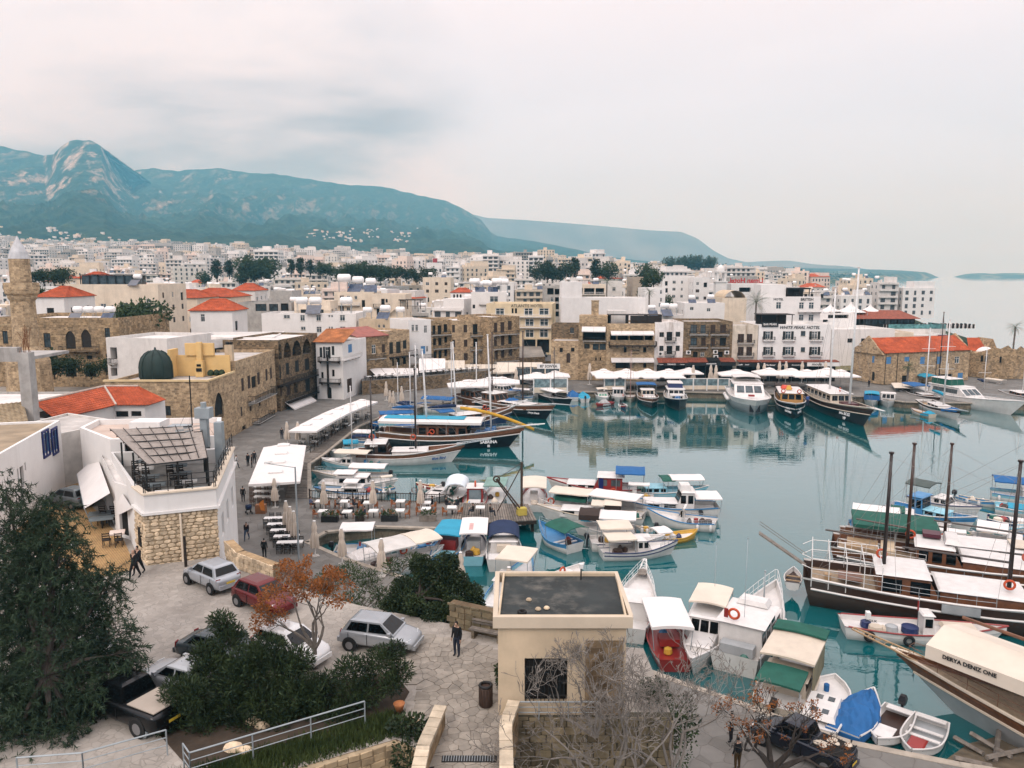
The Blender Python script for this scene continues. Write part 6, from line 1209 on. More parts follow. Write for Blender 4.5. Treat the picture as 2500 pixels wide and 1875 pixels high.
b.cab(.12,.4,.75,1.9,woodM,bW,.4,3); b.cab(.42,.78,.66,.7,woodM,bW,.2,4); b.mast(.3,11,mastW,.13); b.tarp(.78,.95,.7,cvB); b.sprit(2.5,.4,.1,steel)
b=Boat('sailing_yacht','white sailing yacht with blue awning moored behind the long gulet awning',(985,1045),(1090,1040),bW,bL,bW,bW,3.2,(1.3,1.1,1.6),cat='boat',L=11)
b.can(.0,.5,.9,1.9,cvB,.25); b.mast(.55,13,mastW,.13,boom=4,cover=cvB,spread=2); b.ring(.05,.5,1.); b.ring(.03,-.5,1.)
b=Boat('sailing_yacht','white sailing yacht under sky blue boom tent by the cafe wall',(1070,1006),(1165,1012),bW,bW,bW,bW,3.2,(1.3,1.1,1.5),L=11)
b.can(.05,.6,.9,1.8,cvB,.35); b.mast(.55,12,mastW,.12,spread=2); b.cab(.5,.8,.6,.5,bW,bW,.5,3,False)
b=Boat('sailing_yacht','small white yacht with bare white mast nearest the bins',(960,1030),(1045,1046),bW,bDB,bW,bW,3,(1.2,1.,1.5),L=9.5)
b.cab(.4,.75,.6,.6,bW,bW,.6,3,False); b.mast(.56,11.5,mastW,.11,boom=3.6,cover=cvN,spread=1)
b=Boat('motor_boat','boat with blue canvas covers wedged behind the brown cabin gulet',(860,1085),(945,1088),bW,bB,bW,bW,2.6,(1,.9,1.3)); b.can(.1,.6,.9,1.5,canvasW,.1); b.tarp(.6,.95,.5,cvB); b.box(.05,.3,-.8,.8,.3,.8,cvN,'seat_cover')
b=Boat('motor_boat','boat with bright blue hood under the stern of the white gulet',(838,1112),(905,1108),bL,bL,bW,bW,2.4,(1,.9,1.2)); b.can(.0,.55,.9,1.3,cvT,.35,4)
b=Boat('day_boat','pale blue day boat with long white canopy beside the boardwalk',cd(1930,640),cd(1090,610),bL,bW,bW,bW,2.8,(.8,.7,1.1)); b.can(.12,.78,.85,1.75,canvasI,.15,6); b.cab(.45,.7,.7,1.,bW,bW,.6,2); b.clutter((.1,.25),3); b.box(.7,.95,-.5,.5,.25,.4,bW,'foredeck')
b=Boat('day_boat','white launch with rounded white canopy over its right half',cd(2110,860),cd(960,830),bW,bW,bI,bW,2.6,(.8,.7,1.1)); b.can(.0,.52,.9,1.5,canvasW,.2,6); b.rails(.55,.97,.5); b.ring(.5,-.6,.6); b.outboard()
b=Boat('day_boat','white boat with flat white roof third from the jetty railing',cd(1010,975),cd(2180,985),bW,bW,bW,bW,2.7,(.8,.7,1.2)); b.cab(.25,.7,.72,1.2,bW,canvasW,.2,2); b.rails(.7,.98,.5,n=5); b.can(.2,.5,.8,1.6,canvasW,.05)
b=Boat('day_boat','white boat with dark window band next to the jetty railing',cd(2080,1130),cd(990,1120),bW,bW,bB,bW,2.5,(.8,.7,1.1)); b.cab(.35,.68,.7,.9,bW,bW,.3,1); b.can(.4,.62,.7,1.5,canvasW,.05); b.clutter((.15,.25),5)
b=Boat('row_boat','narrow white skiff right behind the jetty railing',cd(1800,1215),cd(1080,1210),bW,bW,bW,bW,1.8,(.6,.5,.8),bul=.3); b.thwarts((.3,.5,.7),bN)
b=Boat('motor_boat','white speedboat bow with open hatch behind the jetty parasols',cb(1500,530),cb(1390,600),bW,bW,bW,bW,2.6,(.9,.8,1.2),L=6.5); b.box(.4,.7,-.6,.6,.25,.6,bW,'coachroof',.8); b.box(.5,.6,-.4,.4,.6,.63,dark,'hatch')
b=Boat('canopy_boat','boat with arched translucent white hood behind the jetty tables',cb(1640,480),cb(1610,600),bW,bG,bW,bW,2.6,(.8,.8,1.1),L=6.5); b.can(.15,.8,1.0,1.0,M('translucent_sheet',(.62,.68,.72),.5,.1),.85,6,hoops=True); b.clutter((.2,.35,.5),7,[bG,green,bB])
b=Boat('fishing_boat','red and white fishing boat with red-framed window behind the deck',cb(1770,590),cb(1790,500),bR,bW,bR,bW,2.6,(.9,.8,1.2),L=7); b.cab(.35,.65,.7,1.6,bR,bW,.1,1,True); b.ring(.42,0,1.9); b.clutter((.1,.2),8); b.box(.33,.35,-.5,.5,.3,1.4,glassB,'rear_window'); b.box(.05,.25,-.5,.5,.2,.5,bW,'engine_cover')
b=Boat('canopy_boat','boat under a square sage green canopy behind the deck crane',cb(1920,570),cb(1960,470),bW,bW,bW,bW,2.5,(.8,.8,1.1),L=7); b.can(.15,.7,.95,1.7,cvS,.08,4); b.clutter((.1,.3,.45),9); b.fenders((.2,.5),1)
b=Boat('canopy_boat','white-roofed boat with red rail moored at the end of the wooden deck',c8(640,605),c8(650,480),bW,bR,bR,bW,2.8,(.8,.8,1.2),L=7.5); b.can(.1,.72,.98,1.9,canvasI,.15,4); b.box(.25,.45,-.3,.3,.2,.9,bW,'console'); b.clutter((.15,),10); b.rails(.0,.9,.35,n=7)
b=Boat('cabin_cruiser','red and white cabin cruiser with bright blue stern awning',c8(1455,516),c8(805,488),bW,bW,bR,bW,3.4,(1.2,1.1,1.9),bul=.35); b.cab(.2,.56,.8,1.75,bR,bW,.5,2,gm=glass,ov=.25); b.cab(.5,.86,.66,.6,bW,bW,.3,3,False); b.can(-.06,.28,1.05,2.3,cvB,.25,4); b.box(.42,.47,-.83,-.8,.1,1.6,deepblue,'door'); b.box(.42,.47,.8,.83,.1,1.6,deepblue,'door'); b.ring(.3,.95,.2); b.fenders((.12,.25),1,True); b.fenders((.12,.25),-1,True)
b=Boat('fishing_boat','light blue fishing boat with green crates behind the white wheelhouse boat',c8(1385,514),c8(1935,512),bL,bL,bW,bL,2.8,(.9,.8,1.3)); b.cab(.2,.5,.7,.8,bL,bL,.2,3); b.can(.55,1.0,.9,1.6,canvasW,.15,4); b.can(.42,.6,.9,1.7,cvG,.1,2); b.box(.1,.18,-.5,.2,.2,.6,bG,'crate')
b=Boat('trawler','white trawler with tall white wheelhouse and long foredeck roof',c8(2040,652),c8(1330,640),bW,bW,bB,bW,3.3,(1.1,1.,1.8),bul=.4); b.cab(.25,.46,.75,2.1,bW,bW,.4,2,ov=.2); b.cab(.42,.78,.66,.8,bW,bW,.2,2,False); b.can(-.04,.24,.95,1.5,canvasW,.05,4); b.box(.28,.4,-.5,.5,2.1,2.7,bW,'flying_bridge',.85); b.rails(.45,.98,.5,n=7)
b=Boat('canopy_boat','long flat white canopy boat squeezed left of the trawler',c8(1480,700),c8(1070,640),bW,bW,bW,bW,2.7,(.8,.7,1.2)); b.can(.05,.95,1.0,2.0,canvasW,.05,6)
b=Boat('canopy_boat','ivory-roofed boat with green side curtains by the deck corner',c8(1150,655),c8(720,610),bW,bW,bW,bW,2.7,(.8,.75,1.2)); b.can(.15,.85,.98,1.9,canvasI,.12,4); b.can(.2,.75,.9,1.35,cvG,.08,0,.3,name='side_curtain'); b.ring(.85,.3,.4)
b=Boat('fishing_boat','white fishing boat with low bow cabin and brown wheelhouse in the middle row',c8(1475,722),c8(735,682),bW,bW,bI,bW,2.9,(.9,.8,1.5)); b.cab(.5,.85,.66,.7,bW,bW,.4,2,False); b.cab(.22,.4,.7,1.6,cvK,canvasI,.1,0,False); b.can(.38,.52,.7,1.5,canvasI,.05,4); b.clutter((.06,.13,.18),11)
b=Boat('fishing_boat','white fishing boat with nets and slanted windscreen frame, bow towards the deck',c8(2040,768),c8(1560,715),bW,bW,bB,bW,2.8,(.9,.8,1.5)); b.cab(.5,.64,.6,1.5,bW,bW,.7,1); b.clutter((.1,.2,.3,.4),12,[bR,bK,bK]); b.fenders((.05,.25),1); b.fenders((.05,.25),-1); b.rails(.0,.5,.3,n=5)
b=Boat('canopy_boat','white canopy boat with brown side curtain behind the green hood boat',c8(1420,830),c8(985,805),bW,bW,bW,bW,2.8,(.9,.8,1.2)); b.can(-.02,.62,1.,1.7,canvasW,.18,4); b.can(.62,.98,.9,1.7,cvK,.15,2,.5)
b=Boat('fishing_boat','blue and white boat under a drooping dark green hood',c8(955,945),c8(705,830),bW,bB,bB,bB,2.6,(.9,.75,1.6)); b.can(-.08,.55,1.08,1.7,cvG,.3,4,.05); b.thwarts((.2,.35),bW); b.rails(.62,.97,.5,n=4); b.clutter((.12,.3),13)
b=Boat('fishing_boat','white boat with ivory awning poles behind the blue-striped boat',c8(1085,915),c8(1600,905),bW,bW,bW,bW,2.6,(.9,.8,1.2)); b.can(.1,.58,.95,1.8,canvasI,.08,4); b.clutter((.15,.25),14); b.box(.6,.9,-.5,.5,.25,.55,bW,'foredeck',.8); b.outboard()
b=Boat('fishing_boat','white blue-striped boat lying in front of the cluster, bow to the open water',c8(1165,986),c8(1700,957),bW,bW,bDB,bW,2.5,(.85,.75,1.3),strakes=2); b.cab(.48,.72,.62,1.2,bW,bW,.7,2); b.can(.05,.45,.85,1.5,canvasI,.06,4); b.clutter((.2,.28,.33),15,[bK,bR,bN]); b.rails(.78,.98,.4,n=4)
b=Boat('inflatable','yellow dinghy with striped cover peeping out right of the cluster',c8(1640,862),c8(1880,835),bY,bY,bY,bW,1.9,(.6,.5,.9),bul=.3); b.can(-.3,.15,1.,.9,canvasW,.1,2); b.clutter((.3,.45),16,[bDB,bW])
b=Boat('canopy_boat','blue-striped boat with turquoise roof backed to the jetty',cb(1540,1003),cb(1640,850),bB,bW,bB,bW,2.6,(.9,.8,1.2),L=6.5); b.can(.2,.85,1.02,1.75,cvT,.12,4); b.box(.3,.5,-.6,.6,.2,1.1,bR,'red_console'); b.box(.0,.2,-.7,.7,.15,.35,bL,'stern_seat')
b=Boat('canopy_boat','boat with white printed roof between turquoise roof and navy hood',cb(1755,1010),cb(1775,850),bL,bDB,bW,bW,2.4,(.9,.8,1.2),L=6.5); b.can(.2,.9,1.02,1.9,canvasW,.08,4); b.clutter((.1,.2,.28),17); b.box(.3,.5,-.5,.5,.2,1.,bS,'console'); b.box(.5,.62,.05,.35,1.93,1.98,BM('faded_pink_print',(.6,.35,.33)),'roof_print'); b.box(.36,.5,.05,.35,1.95,1.99,MATS['faded_pink_print'],'roof_print')
b=Boat('motor_cruiser','white motor cruiser with navy blue arched hood backing out of the bay',cb(1990,1015),cb(1990,860),bW,bW,bW,bW,3.0,(1.15,1.1,1.3),L=7.5,stern=.95,bul=.25); b.can(.3,.78,.95,1.1,cvN,.75,4,hoops=True,drop=.05); b.cab(.28,.55,.8,1.1,bW,bW,.5,2,aft=False); b.box(-.02,.16,-.85,.85,.1,.28,bW,'swim_platform'); b.box(.2,.27,-.4,.4,.3,.9,bI,'helm_seat'); b.rails(.6,.98,.5,n=6); b.box(.0,.005,.3,.6,-.5,-.3,dark,'vent')
b=Boat('motor_boat','blue and white open boat left of the turquoise roof',cb(1375,945),cb(1460,815),bB,bW,bB,bB,2.1,(.8,.7,1.),L=6); b.clutter((.2,.35),18,[bR,bB]); b.thwarts((.3,.5),bB)
b=Boat('motor_boat','white open motor boat with outboard under the jetty wall',cb(1215,945),cb(1365,815),bW,bW,bW,bW,2.0,(.7,.65,.9)); b.outboard(); b.box(.4,.55,-.3,.3,.15,.7,bW,'console',.7); b.thwarts((.25,),bK); b.rails(.0,.25,.6,n=3)
b=Boat('canopy_boat','boat under long plain white roof nearest the table rows',cb(700,975),cb(1110,965),bW,bW,bB,bW,2.4,(.8,.7,1.1)); b.can(.1,.72,.95,2.4,canvasW,.1,4); b.box(.4,.55,-.5,.5,.2,.5,bB,'seat_box'); b.outboard(); b.clutter((.75,),19,[bN])
b=Boat('canopy_boat','white boat with low white cover and little red flag behind the shrubs',cb(800,1050),cb(1100,985),bW,bW,bW,bW,2.4,(.8,.7,1.1)); b.tarp(.05,.8,.7,canvasW); b.mast(.25,1.6,steel,.02,stays=False); b.box(.25,.3,-.02,.02,1.2,1.6,bR,'flag')
b=Boat('tour_boat','roofed tour boat with long grey-white sloping roof behind the shrubs',cb(960,1130),cb(1480,1005),bW,bW,bW,bW,3.2,(.9,.8,1.3)); b.can(.0,.55,1.,2.0,M('grey_white_sheet',(.55,.53,.5),.7,.15),.2,6); b.can(.55,.95,.95,1.9,canvasI,.2,4); b.clutter((.1,.3),20); b.ring(.6,.9,.5); b.rails(.0,.5,.6,n=6)
b=Boat('cabin_boat','white boat with flat beige canopy behind the flat-roofed kiosk',(1215,1500),(1290,1400),bW,bL,bB,bW,2.8,(1,.9,1.4),L=9); b.can(.45,.8,.95,2.3,canvasI,.05,4); b.cab(.3,.6,.75,1.2,bW,bW,.4,2)
b=Boat('motor_boat','small white bow just showing behind the kiosk roof edge',(1360,1440),(1415,1412),bW,bW,bW,bW,2.2,(.9,.9,1.2),L=6); b.box(.4,.8,-.5,.5,.25,.6,bW,'coachroof',.8); b.ring(.6,0,.7)
b=Boat('cabin_boat','white boat bow with curved guard rail and planked bow platform beside the kiosk',(1530,1590),(1567,1450),bW,bW,bW,bW,2.9,(1.2,1.2,1.8),L=8.5,over=.12); b.rails(.45,.985,.8,frameW,8,3); b.sprit(1.4,.3,.25,frameW); b.cab(.2,.5,.72,1.4,bW,bW,.3,2); b.box(.93,1.06,-.22,.22,.32,.38,woodG,'bow_plank')
b=Boat('fishing_boat','red boat under a square white canopy right of the kiosk',(1640,1620),(1607,1528),bR,bW,bR,bR,2.6,(.9,.8,1.2),L=6.5); b.can(.15,.85,1.05,2.0,canvasW,.12,4,.2); b.clutter((.2,.4,.6),21); b.box(.3,.45,-.5,.5,.2,.7,bR,'engine_box')
b=Boat('cabin_boat','white cabin boat with beige sun canopy, bow towards the quay',(1738,1540),(1692,1648),bW,bW,bW,bW,2.9,(1.1,1.,1.5),L=8.5,over=.1); b.cab(.3,.62,.76,1.55,bW,bW,.35,2,ov=.15); b.can(.1,.5,.85,2.3,canvasI,.12,4); b.cab(.6,.85,.55,.45,bW,bW,.4,0,False); b.box(.66,.74,-.25,.25,.48,.5,glassB,'hatch'); b.mast(.15,5.5,steel,.02,stays=False); b.fenders((.4,.6),1)
b=Boat('trawler','largest white trawler with red life ring moored stern-to at the near quay',(1795,1640),(1885,1495),bW,bW,bW,bW,3.5,(1.4,1.3,2.2),L=10.5,over=.1,stern=.85,bul=.5); b.cab(.12,.5,.8,2.1,bW,bW,.2,3,ov=.3,wz=(.3,.75)); b.cab(.5,.72,.7,.9,bW,bW,.4,2); b.rails(.6,.985,.9,frameW,8,2); b.mast(.72,3.2,steel,.06,stays=False); b.mast(.2,7.5,steel,.02,stays=False); o=b.ring(.11,.25,2.6,0); b.box(.1,.105,.45,.6,2.3,2.9,bR,'flag'); b.fenders((.6,.7,.8),-1); b.box(.02,.1,-.6,.6,.3,.9,bS,'engine_hatch'); b.clutter((.04,.07),22,[bB,bS,bG]); b.box(.38,.5,-.6,.6,2.2,2.5,bW,'life_raft',.8)
b=Boat('canopy_boat','cream boat with dark green roof edge and canvas side screens at the near quay',(1905,1735),(1965,1610),bI,bI,bI,bW,3.1,(1.1,1.,1.5),L=8.5); b.can(.3,.78,1.0,2.0,bI,.1,4); b.can(.7,.86,1.02,2.0,cvG,.1,2); b.can(.02,.3,.8,1.5,cvG,.05,2); b.cab(.25,.5,.8,1.1,bI,bI,.2,2); b.box(.3,.7,-1.0,-.95,.4,1.8,M('khaki_canvas',(.24,.22,.14),.9),'side_screen'); b.outboard()
b=Boat('cabin_boat','small rounded white cabin boat with blue can on deck beside the blue tarpaulin',(2000,1775),(2035,1690),bW,bW,bW,bW,2.5,(.95,.9,1.1),L=6,p=4.,over=.03,stern=.9); b.box(.15,.6,-.75,.75,.25,.55,bW,'coachroof',.85); [b.box(t,t+.08,y-.14,y+.14,.55,.57,glass,'porthole') for t,y in ((.45,-.3),(.45,.2),(.2,-.25),(.2,.2))]; MB().lathe([(.15,0),(.16,.4),(.1,.45)],10,(b.x(.78),.2,b.dz(.78)+.0)).build('blue_can',cvB,b.root)
b=Boat('covered_boat','boat completely wrapped in a blue tarpaulin at the near quay',(2072,1795),(2125,1725),bW,bW,bW,bW,2.2,(.8,.7,1.0),L=4.8); b.tarp(-.03,.98,.75,cvB,4,1.1)
b=Boat('row_boat','white open rowing boat half full of dark water',(2190,1762),(2145,1828),bW,bW,bW,bK,1.9,(.6,.5,.8),L=3.9,p=3.,bul=.42,stern=.85); b.box(.62,.95,-.5,.5,.36,.42,bW,'foredeck'); b.box(-.02,.1,-.7,.7,.36,.42,bW,'stern_bench'); b.outboard()
b=Boat('row_boat','white dinghy with dark red foredeck next to the open rowing boat',(2265,1790),(2228,1856),bW,bW,bW,bS,2.0,(.6,.5,.8),L=3.9,p=3.,bul=.4,stern=.85); b.thwarts((.3,.5),bW); b.box(.66,.97,-.42,.42,.37,.43,bR,'red_foredeck',.8); b.box(-.02,.08,-.75,.75,.37,.43,bW,'stern_bench')
b=Boat('gulet','brown wooden gulet with white coachroof, davit dinghy and two life rings, nearest on the right',ce(560,1440),ce(2350,1690),bK,bK,bW,deckM,5.4,(2.3,2.0,3.2),stern=.78,over=.1,bul=.6,strakes=2,L=24,anc='s')
b.cab(.19,.37,.78,1.9,woodM,bW,.55,2,ov=.2,wz=(.35,.85)); b.cab(.36,.6,.72,1.15,woodM,bW,.25,0,False,ov=.15); b.mast(.21,8.6,mastD,.15,boom=4.2,z0=b.dz(.2)+1.9); b.mast(.55,9.6,mastD,.16,boom=7,z0=b.dz(.55)+1.); b.ring(.205,.3,2.4); b.ring(.545,-.25,1.7); b.rails(.0,.5,.7,steel,10,2); b.box(.08,.15,-.35,.35,.5,.56,woodM,'dining_table'); b.box(.04,.06,-.2,.1,0,.5,woodL,'stool'); b.box(.36,.46,-1.06,-1.0,-.1,.5,steel,'boarding_ladder')
q=MB(); 
for sg in (1,-1):
    for zz in (1.2,2.0): q.path([(b.x(.2),sg*2.3,b.dz(.1)+zz+.4),(b.x(.0),sg*2.2,b.dz(.1)+zz+.3),(b.x(-.03),sg*1.2,b.dz(.1)+zz+.2)],.03,4)
    for t in (0.,.05,.1,.15,.2): q.tube((b.x(t),sg*2.3,b.dz(t)),(b.x(t),sg*2.3,b.dz(t)+2.4),.03,n=4)
for t in (0,.05,.1,.15,.2): q.tube((b.x(t),-2.3,b.dz(t)+2.35),(b.x(t),2.3,b.dz(t)+2.35),.03,n=4)
q.build('awning_frame',frameW,b.root)
q=MB(); q.loft([[(b.x(0)-.4-3.6*k,y,b.zd(0)+.1+2.2*k+zz) for y,zz in ((-.3,0),(.3,0),(.3,.12),(-.3,.12))] for k in (0,1)]); [q.path([(b.x(0)-.4-3.6*k,sg*.32,b.zd(0)+1.+2.2*k) for k in (0,.5,1)],.025,4) for sg in (1,-1)]; q.build('gangway',woodG,b.root)
b2=Boat('dinghy','small white dinghy hanging from the stern davits of the nearest gulet',(1968,1430),(1962,1442),bW,bW,bW,bK,1.3,(.5,.45,.6),L=2.9,z=.9); b2.root.location=b.root.matrix_basis@Vector((b.x(0)-1.3,0,1.0)); b2.root.rotation_euler=(0,0,b.rz+PI/2); b2.thwarts((.3,.6),woodL)
GULET_A=b
b=Boat('gulet','second brown gulet with glazed wheelhouse and folded white dinghy on its roof',ce(770,1190),ce(2330,1420),bK,woodM,bW,deckM,5.,(2.2,1.9,3.),stern=.78,over=.1,bul=.5,strakes=2,L=22,anc='s')
b.cab(.27,.43,.78,1.8,woodM,bW,.55,3,ov=.2,wz=(.35,.85)); b.cab(.42,.7,.7,.9,woodM,bW,.25,0,False); b.mast(.24,9.3,mastB,.15,boom=4,z0=b.dz(.24)+.5); b.mast(.64,10.8,mastD,.15,boom=7,z0=b.dz(.64)+.9); b.ring(.25,.2,1.9); b.ring(.62,-.3,1.5); b.box(.36,.41,-.5,.6,2.,2.35,bW,'folded_dinghy',.8); b.box(.29,.35,.0,.5,2.,2.3,BM('maroon_bags',(.12,.01,.03)),'sail_bag'); b.rails(.0,.3,.7,frameW,6,2); b.box(.03,.14,-.5,.5,.0,.6,woodL,'deck_table'); b.box(.15,.2,-.6,.5,.0,.8,beigeP,'deck_chest')
b=Boat('gulet','gulet with long dark green awning over its stern behind the brown pair',ce(830,1110),ce(2330,1290),woodM,woodM,bW,deckM,4.6,(2.,1.8,2.8),stern=.8,over=.1,bul=.5,strakes=1,L=21,anc='s')
b.can(.02,.34,1.,2.2,cvG,.12,6,.3); b.cab(.4,.8,.7,1.,bW,bW,.3,3); b.mast(.37,9.5,mastB,.14,boom=4); b.mast(.85,11,mastB,.14); b.ring(.36,-.6,1.6); b.ring(.85,.3,1.); b.box(.6,.8,-.5,.5,1.05,1.1,bI,'deck_mat'); b.clutter((.93,.96),30,[green,bG])
b=Boat('fishing_boat','blue-decked white boat with long white stern canopy among the right-hand boats',ce(865,950),ce(1480,1030),bW,bB,bB,bB,2.9,(1.,.9,1.5),strakes=2); b.can(.02,.62,.95,2.1,canvasW,.15,6); b.cab(.55,.75,.6,.6,bB,bB,.3,2,False); b.ring(.8,.2,.35,0); b.fenders((.35,),-1,True); b.clutter((.1,.2),31)
b=Boat('fishing_boat','white wheelhouse boat tucked behind the blue-decked boat',ce(1150,925),ce(1600,985),bW,bW,bW,bW,2.7,(.95,.85,1.4)); b.cab(.3,.5,.7,1.6,bW,bW,.2,1); b.can(.05,.3,.9,1.7,cvG,.1,4)
b=Boat('fishing_boat','bright blue wheelhouse boat with round porthole on the right',ce(1180,800),ce(1780,940),bW,bB,bW,bB,3.1,(1.1,1.,1.7)); b.cab(.3,.48,.72,2.0,bB,bB,.1,2,ov=.2); b.cab(.48,.78,.62,.7,bL,bL,.3,2,False); b.fenders((.6,.8),-1,True); b.rails(.8,.98,.5,n=4)
b=Boat('motor_boat','white motor boat with dark grey hood behind the bright blue wheelhouse',ce(1340,720),ce(1830,830),bW,bW,bDB,bW,2.9,(1.,.9,1.3)); b.can(-.02,.38,1.,1.9,M('grey_green_canvas',(.1,.13,.12),.85,.2),.25,4); b.cab(.42,.7,.72,.9,bW,bW,.9,2); b.rails(.6,.98,.5,n=6)
b=Boat('motor_boat','white motor boat with navy blue hood at the right picture edge',ce(1960,690),ce(2420,740),bW,bL,bB,bW,3.,(1.,.95,1.4)); b.can(.0,.55,1.,1.8,cvB,.3,4); b.cab(.5,.8,.7,.9,bW,bW,.9,2); b.fenders((.1,),-1)
b=Boat('motor_boat','turquoise-decked boat below the navy hood at the right edge',ce(1990,790),ce(2450,850),bW,bL,bW,bL,2.8,(.9,.85,1.3)); b.box(.2,.8,-.8,.8,.25,.4,cvT,'turquoise_cover'); b.clutter((.1,.15),32)
b=Boat('row_boat','cluttered white work boat behind the bare masts on the right',ce(1930,880),ce(2330,940),bW,bDB,bW,bI,2.4,(.8,.7,1.1)); b.clutter((.1,.2,.3,.4,.5),33)
b=Boat('cabin_boat','white boat with rounded white hood between the tall brown masts',ce(1810,1060),ce(2350,1150),bW,bW,bW,bW,3.1,(1.1,1.,1.5)); b.can(.05,.5,1.,1.5,canvasW,.4,4); b.cab(.5,.8,.72,1.,bW,bW,.6,2); b.rails(.75,.98,.6,n=4)
b=Boat('row_boat','narrow white skiff lying along the bright blue wheelhouse boat',ce(1860,920),ce(2230,960),bW,bW,bL,bL,1.9,(.6,.5,.9)); b.thwarts((.3,.6),bW)
b=Boat('fishing_boat','white open fishing boat with sale placard and tyre fenders before the nearest gulet',cf(1100,640),cf(1960,705),bW,bW,bR,bW,2.7,(1.,.85,1.4),L=9.5,bul=.4); b.cab(.52,.6,.45,1.5,bW,bW,.1,1); b.fenders((.14,.4),-1,True); b.clutter((.15,.2,.26,.32),34,[bI,bI,bDB,bS]); b.box(.13,.16,-.5,-.2,.9,1.4,frameW,'placard'); MB().lathe([(.1,-.1),(.55,-.05),(.55,.35),(.1,.4)],14,(b.x(.44),-.3,b.dz(.44)+.2)).build('blue_barrel',bDB,b.root); b.box(.66,.9,-.5,.5,.3,.5,bI,'foredeck',.85); b.name('SATILIK',.145,1.75,.22,letK,(-1,)); b.mast(.5,2.6,steel,.03,stays=False); b.box(.49,.5,-.02,.02,1.6,2.3,bR,'flag')
b=Boat('gulet','varnished gulet with cream awning lettered DERYA DENIZ ONE in the lower right corner',(2720,1905),(2330,1742),bS,woodM,bI,deckM,6.2,(2.0,1.8,2.5),stern=.8,over=.16,bul=.35,strakes=2,L=24)
b.rails(.5,.97,.75,woodM,10,2); b.sprit(3.6,.45,.1,woodL)
t0=b.x(.45); q=MB(); n=8; rings=[]
for j in range(9):
    x=lerp(b.x(.56),b.x(1.04),j/8); rings.append([(x,lerp(-2.1,2.1,i/n),b.dz(.7)+2.6+.55*(1-abs(2*i/n-1))+.25*j/8) for i in range(n+1)])
q.add([p for r in rings for p in r],[[j*(n+1)+i,j*(n+1)+i+1,(j+1)*(n+1)+i+1,(j+1)*(n+1)+i] for j in range(8) for i in range(n)])
for i0 in (0,n):
    for j in range(8): a_,b_=rings[j][i0],rings[j+1][i0]; q.poly([a_,b_,(b_[0],b_[1]*1.02,b_[2]-.75),(a_[0],a_[1]*1.02,a_[2]-.75)])
q.build('awning',canvasI,b.root); MB().tube((b.x(.35),0,b.dz(.6)+3.75),(b.x(1.0),0,b.dz(.9)+3.9),.12,.1,8).build('boom',woodM,b.root)
me=text_mesh('DERYA DENIZ ONE',letK,.31,.01,0,.01)
for sg in (1,-1): o=put('name_lettering',me,b.root,(b.x(.945),sg*2.2,b.dz(.7)+2.55)); o.rotation_euler=(PI/2,0,PI if sg>0 else 0)
b.cab(.1,.55,.62,1.7,woodM,bW,.15,4,ov=.25); q=MB(); q.torus((0,0,0),(0,0,1),1.5,.3,18,6); o=q.build('curved_sofa',M('tan_upholstery',(.3,.15,.07),.8,.2),b.root,True); o.location=(b.x(.63),0,b.dz(.6)+.35); [MB().tube((b.x(t),sg*2.05,b.dz(t)),(b.x(t),sg*2.05,b.dz(t)+3.2),.05,n=5).build('awning_post',steel,b.root) for t in (.45,.62,.8) for sg in (1,-1)]
b=Boat('motor_yacht','white flybridge motor yacht moored before the tower',c4_(1530,1190),c4_(2110,1305),bW,bW,bW,bW,5.2,(2.0,1.9,2.9),over=.14,L=21,stern=.9); b.cab(.18,.66,.8,2.0,bW,bW,1.4,1,gm=glass,wz=(.4,.8)); b.cab(.2,.42,.66,1.2,cvG,bW,.3,0,False,z0=b.dz(.3)+2.0); b.mast(.3,4,mastW,.08,stays=False,z0=b.dz(.3)+2); b.rails(.6,.98,.6,n=8); [b.box(t,t+.02,-1.01,-.99,-.9,-.7,dark,'porthole') for t in (.5,.57,.64)]
b=Boat('sailing_yacht','white-hulled ketch with turquoise covers and tall white mast left of the motor yacht',c4_(1500,1270),c4_(1690,1345),bW,bK,bW,teak,3.8,(1.5,1.3,2.0),over=.13,L=13,strakes=2); b.cab(.3,.65,.6,.7,bW,bW,.4,3,False); b.mast(.6,16,mastW,.15,boom=5,cover=cvT,spread=2); b.tarp(.75,.95,.4,cvB); b.sprit(2.5,.4,.1,steel)
b=Boat('sailing_yacht','dark-hulled yacht with blue sun awnings behind the little wooden boat',c4_(1320,1160),c4_(1540,1235),bK,bK,bW,teak,3.6,(1.5,1.3,1.9),L=12); b.can(.05,.5,1.,1.9,cvB,.15,4); b.mast(.6,13.5,mastW,.14,spread=2); b.cab(.45,.7,.6,.6,woodM,bW,.4,3,False)
b=Boat('sailing_yacht','dark-masted yacht with turquoise hood nearest the customs house',c4_(1400,1090),c4_(1640,1160),bN,bW,bW,bW,3.6,(1.5,1.3,1.9),L=12); b.can(.0,.45,1.,2.,cvT,.4,4); b.mast(.6,16,mastD,.13,spread=1)
b=Boat('row_boat','little wooden boat with rope rails in front of the blue awning yacht',c4_(1490,1325),c4_(1350,1290),bI,bW,woodM,woodL,2.0,(.7,.6,1.),L=5); b.mast(.5,2.5,woodM,.04,stays=False); b.tarp(.0,.35,.6,cvT)
b=Boat('motor_boat','moored grey cruiser at the right edge by the tower foot',c4_(2020,1150),c4_(2330,1240),bS,woodM,bW,teak,3.6,(1.4,1.3,1.8),L=12); b.cab(.3,.65,.7,.9,woodM,bW,.4,3); b.mast(.5,10,mastW,.1)
b=Boat('cabin_boat','small white cabin boat with dark rear opening beside the big black gulet',c4_(1160,1180),c4_(1160,1248),bW,bW,bW,bW,3.0,(1.1,1.,1.3),L=7); b.cab(.3,.62,.85,1.6,bW,bW,.3,1); b.rails(.6,.98,.5,n=4)
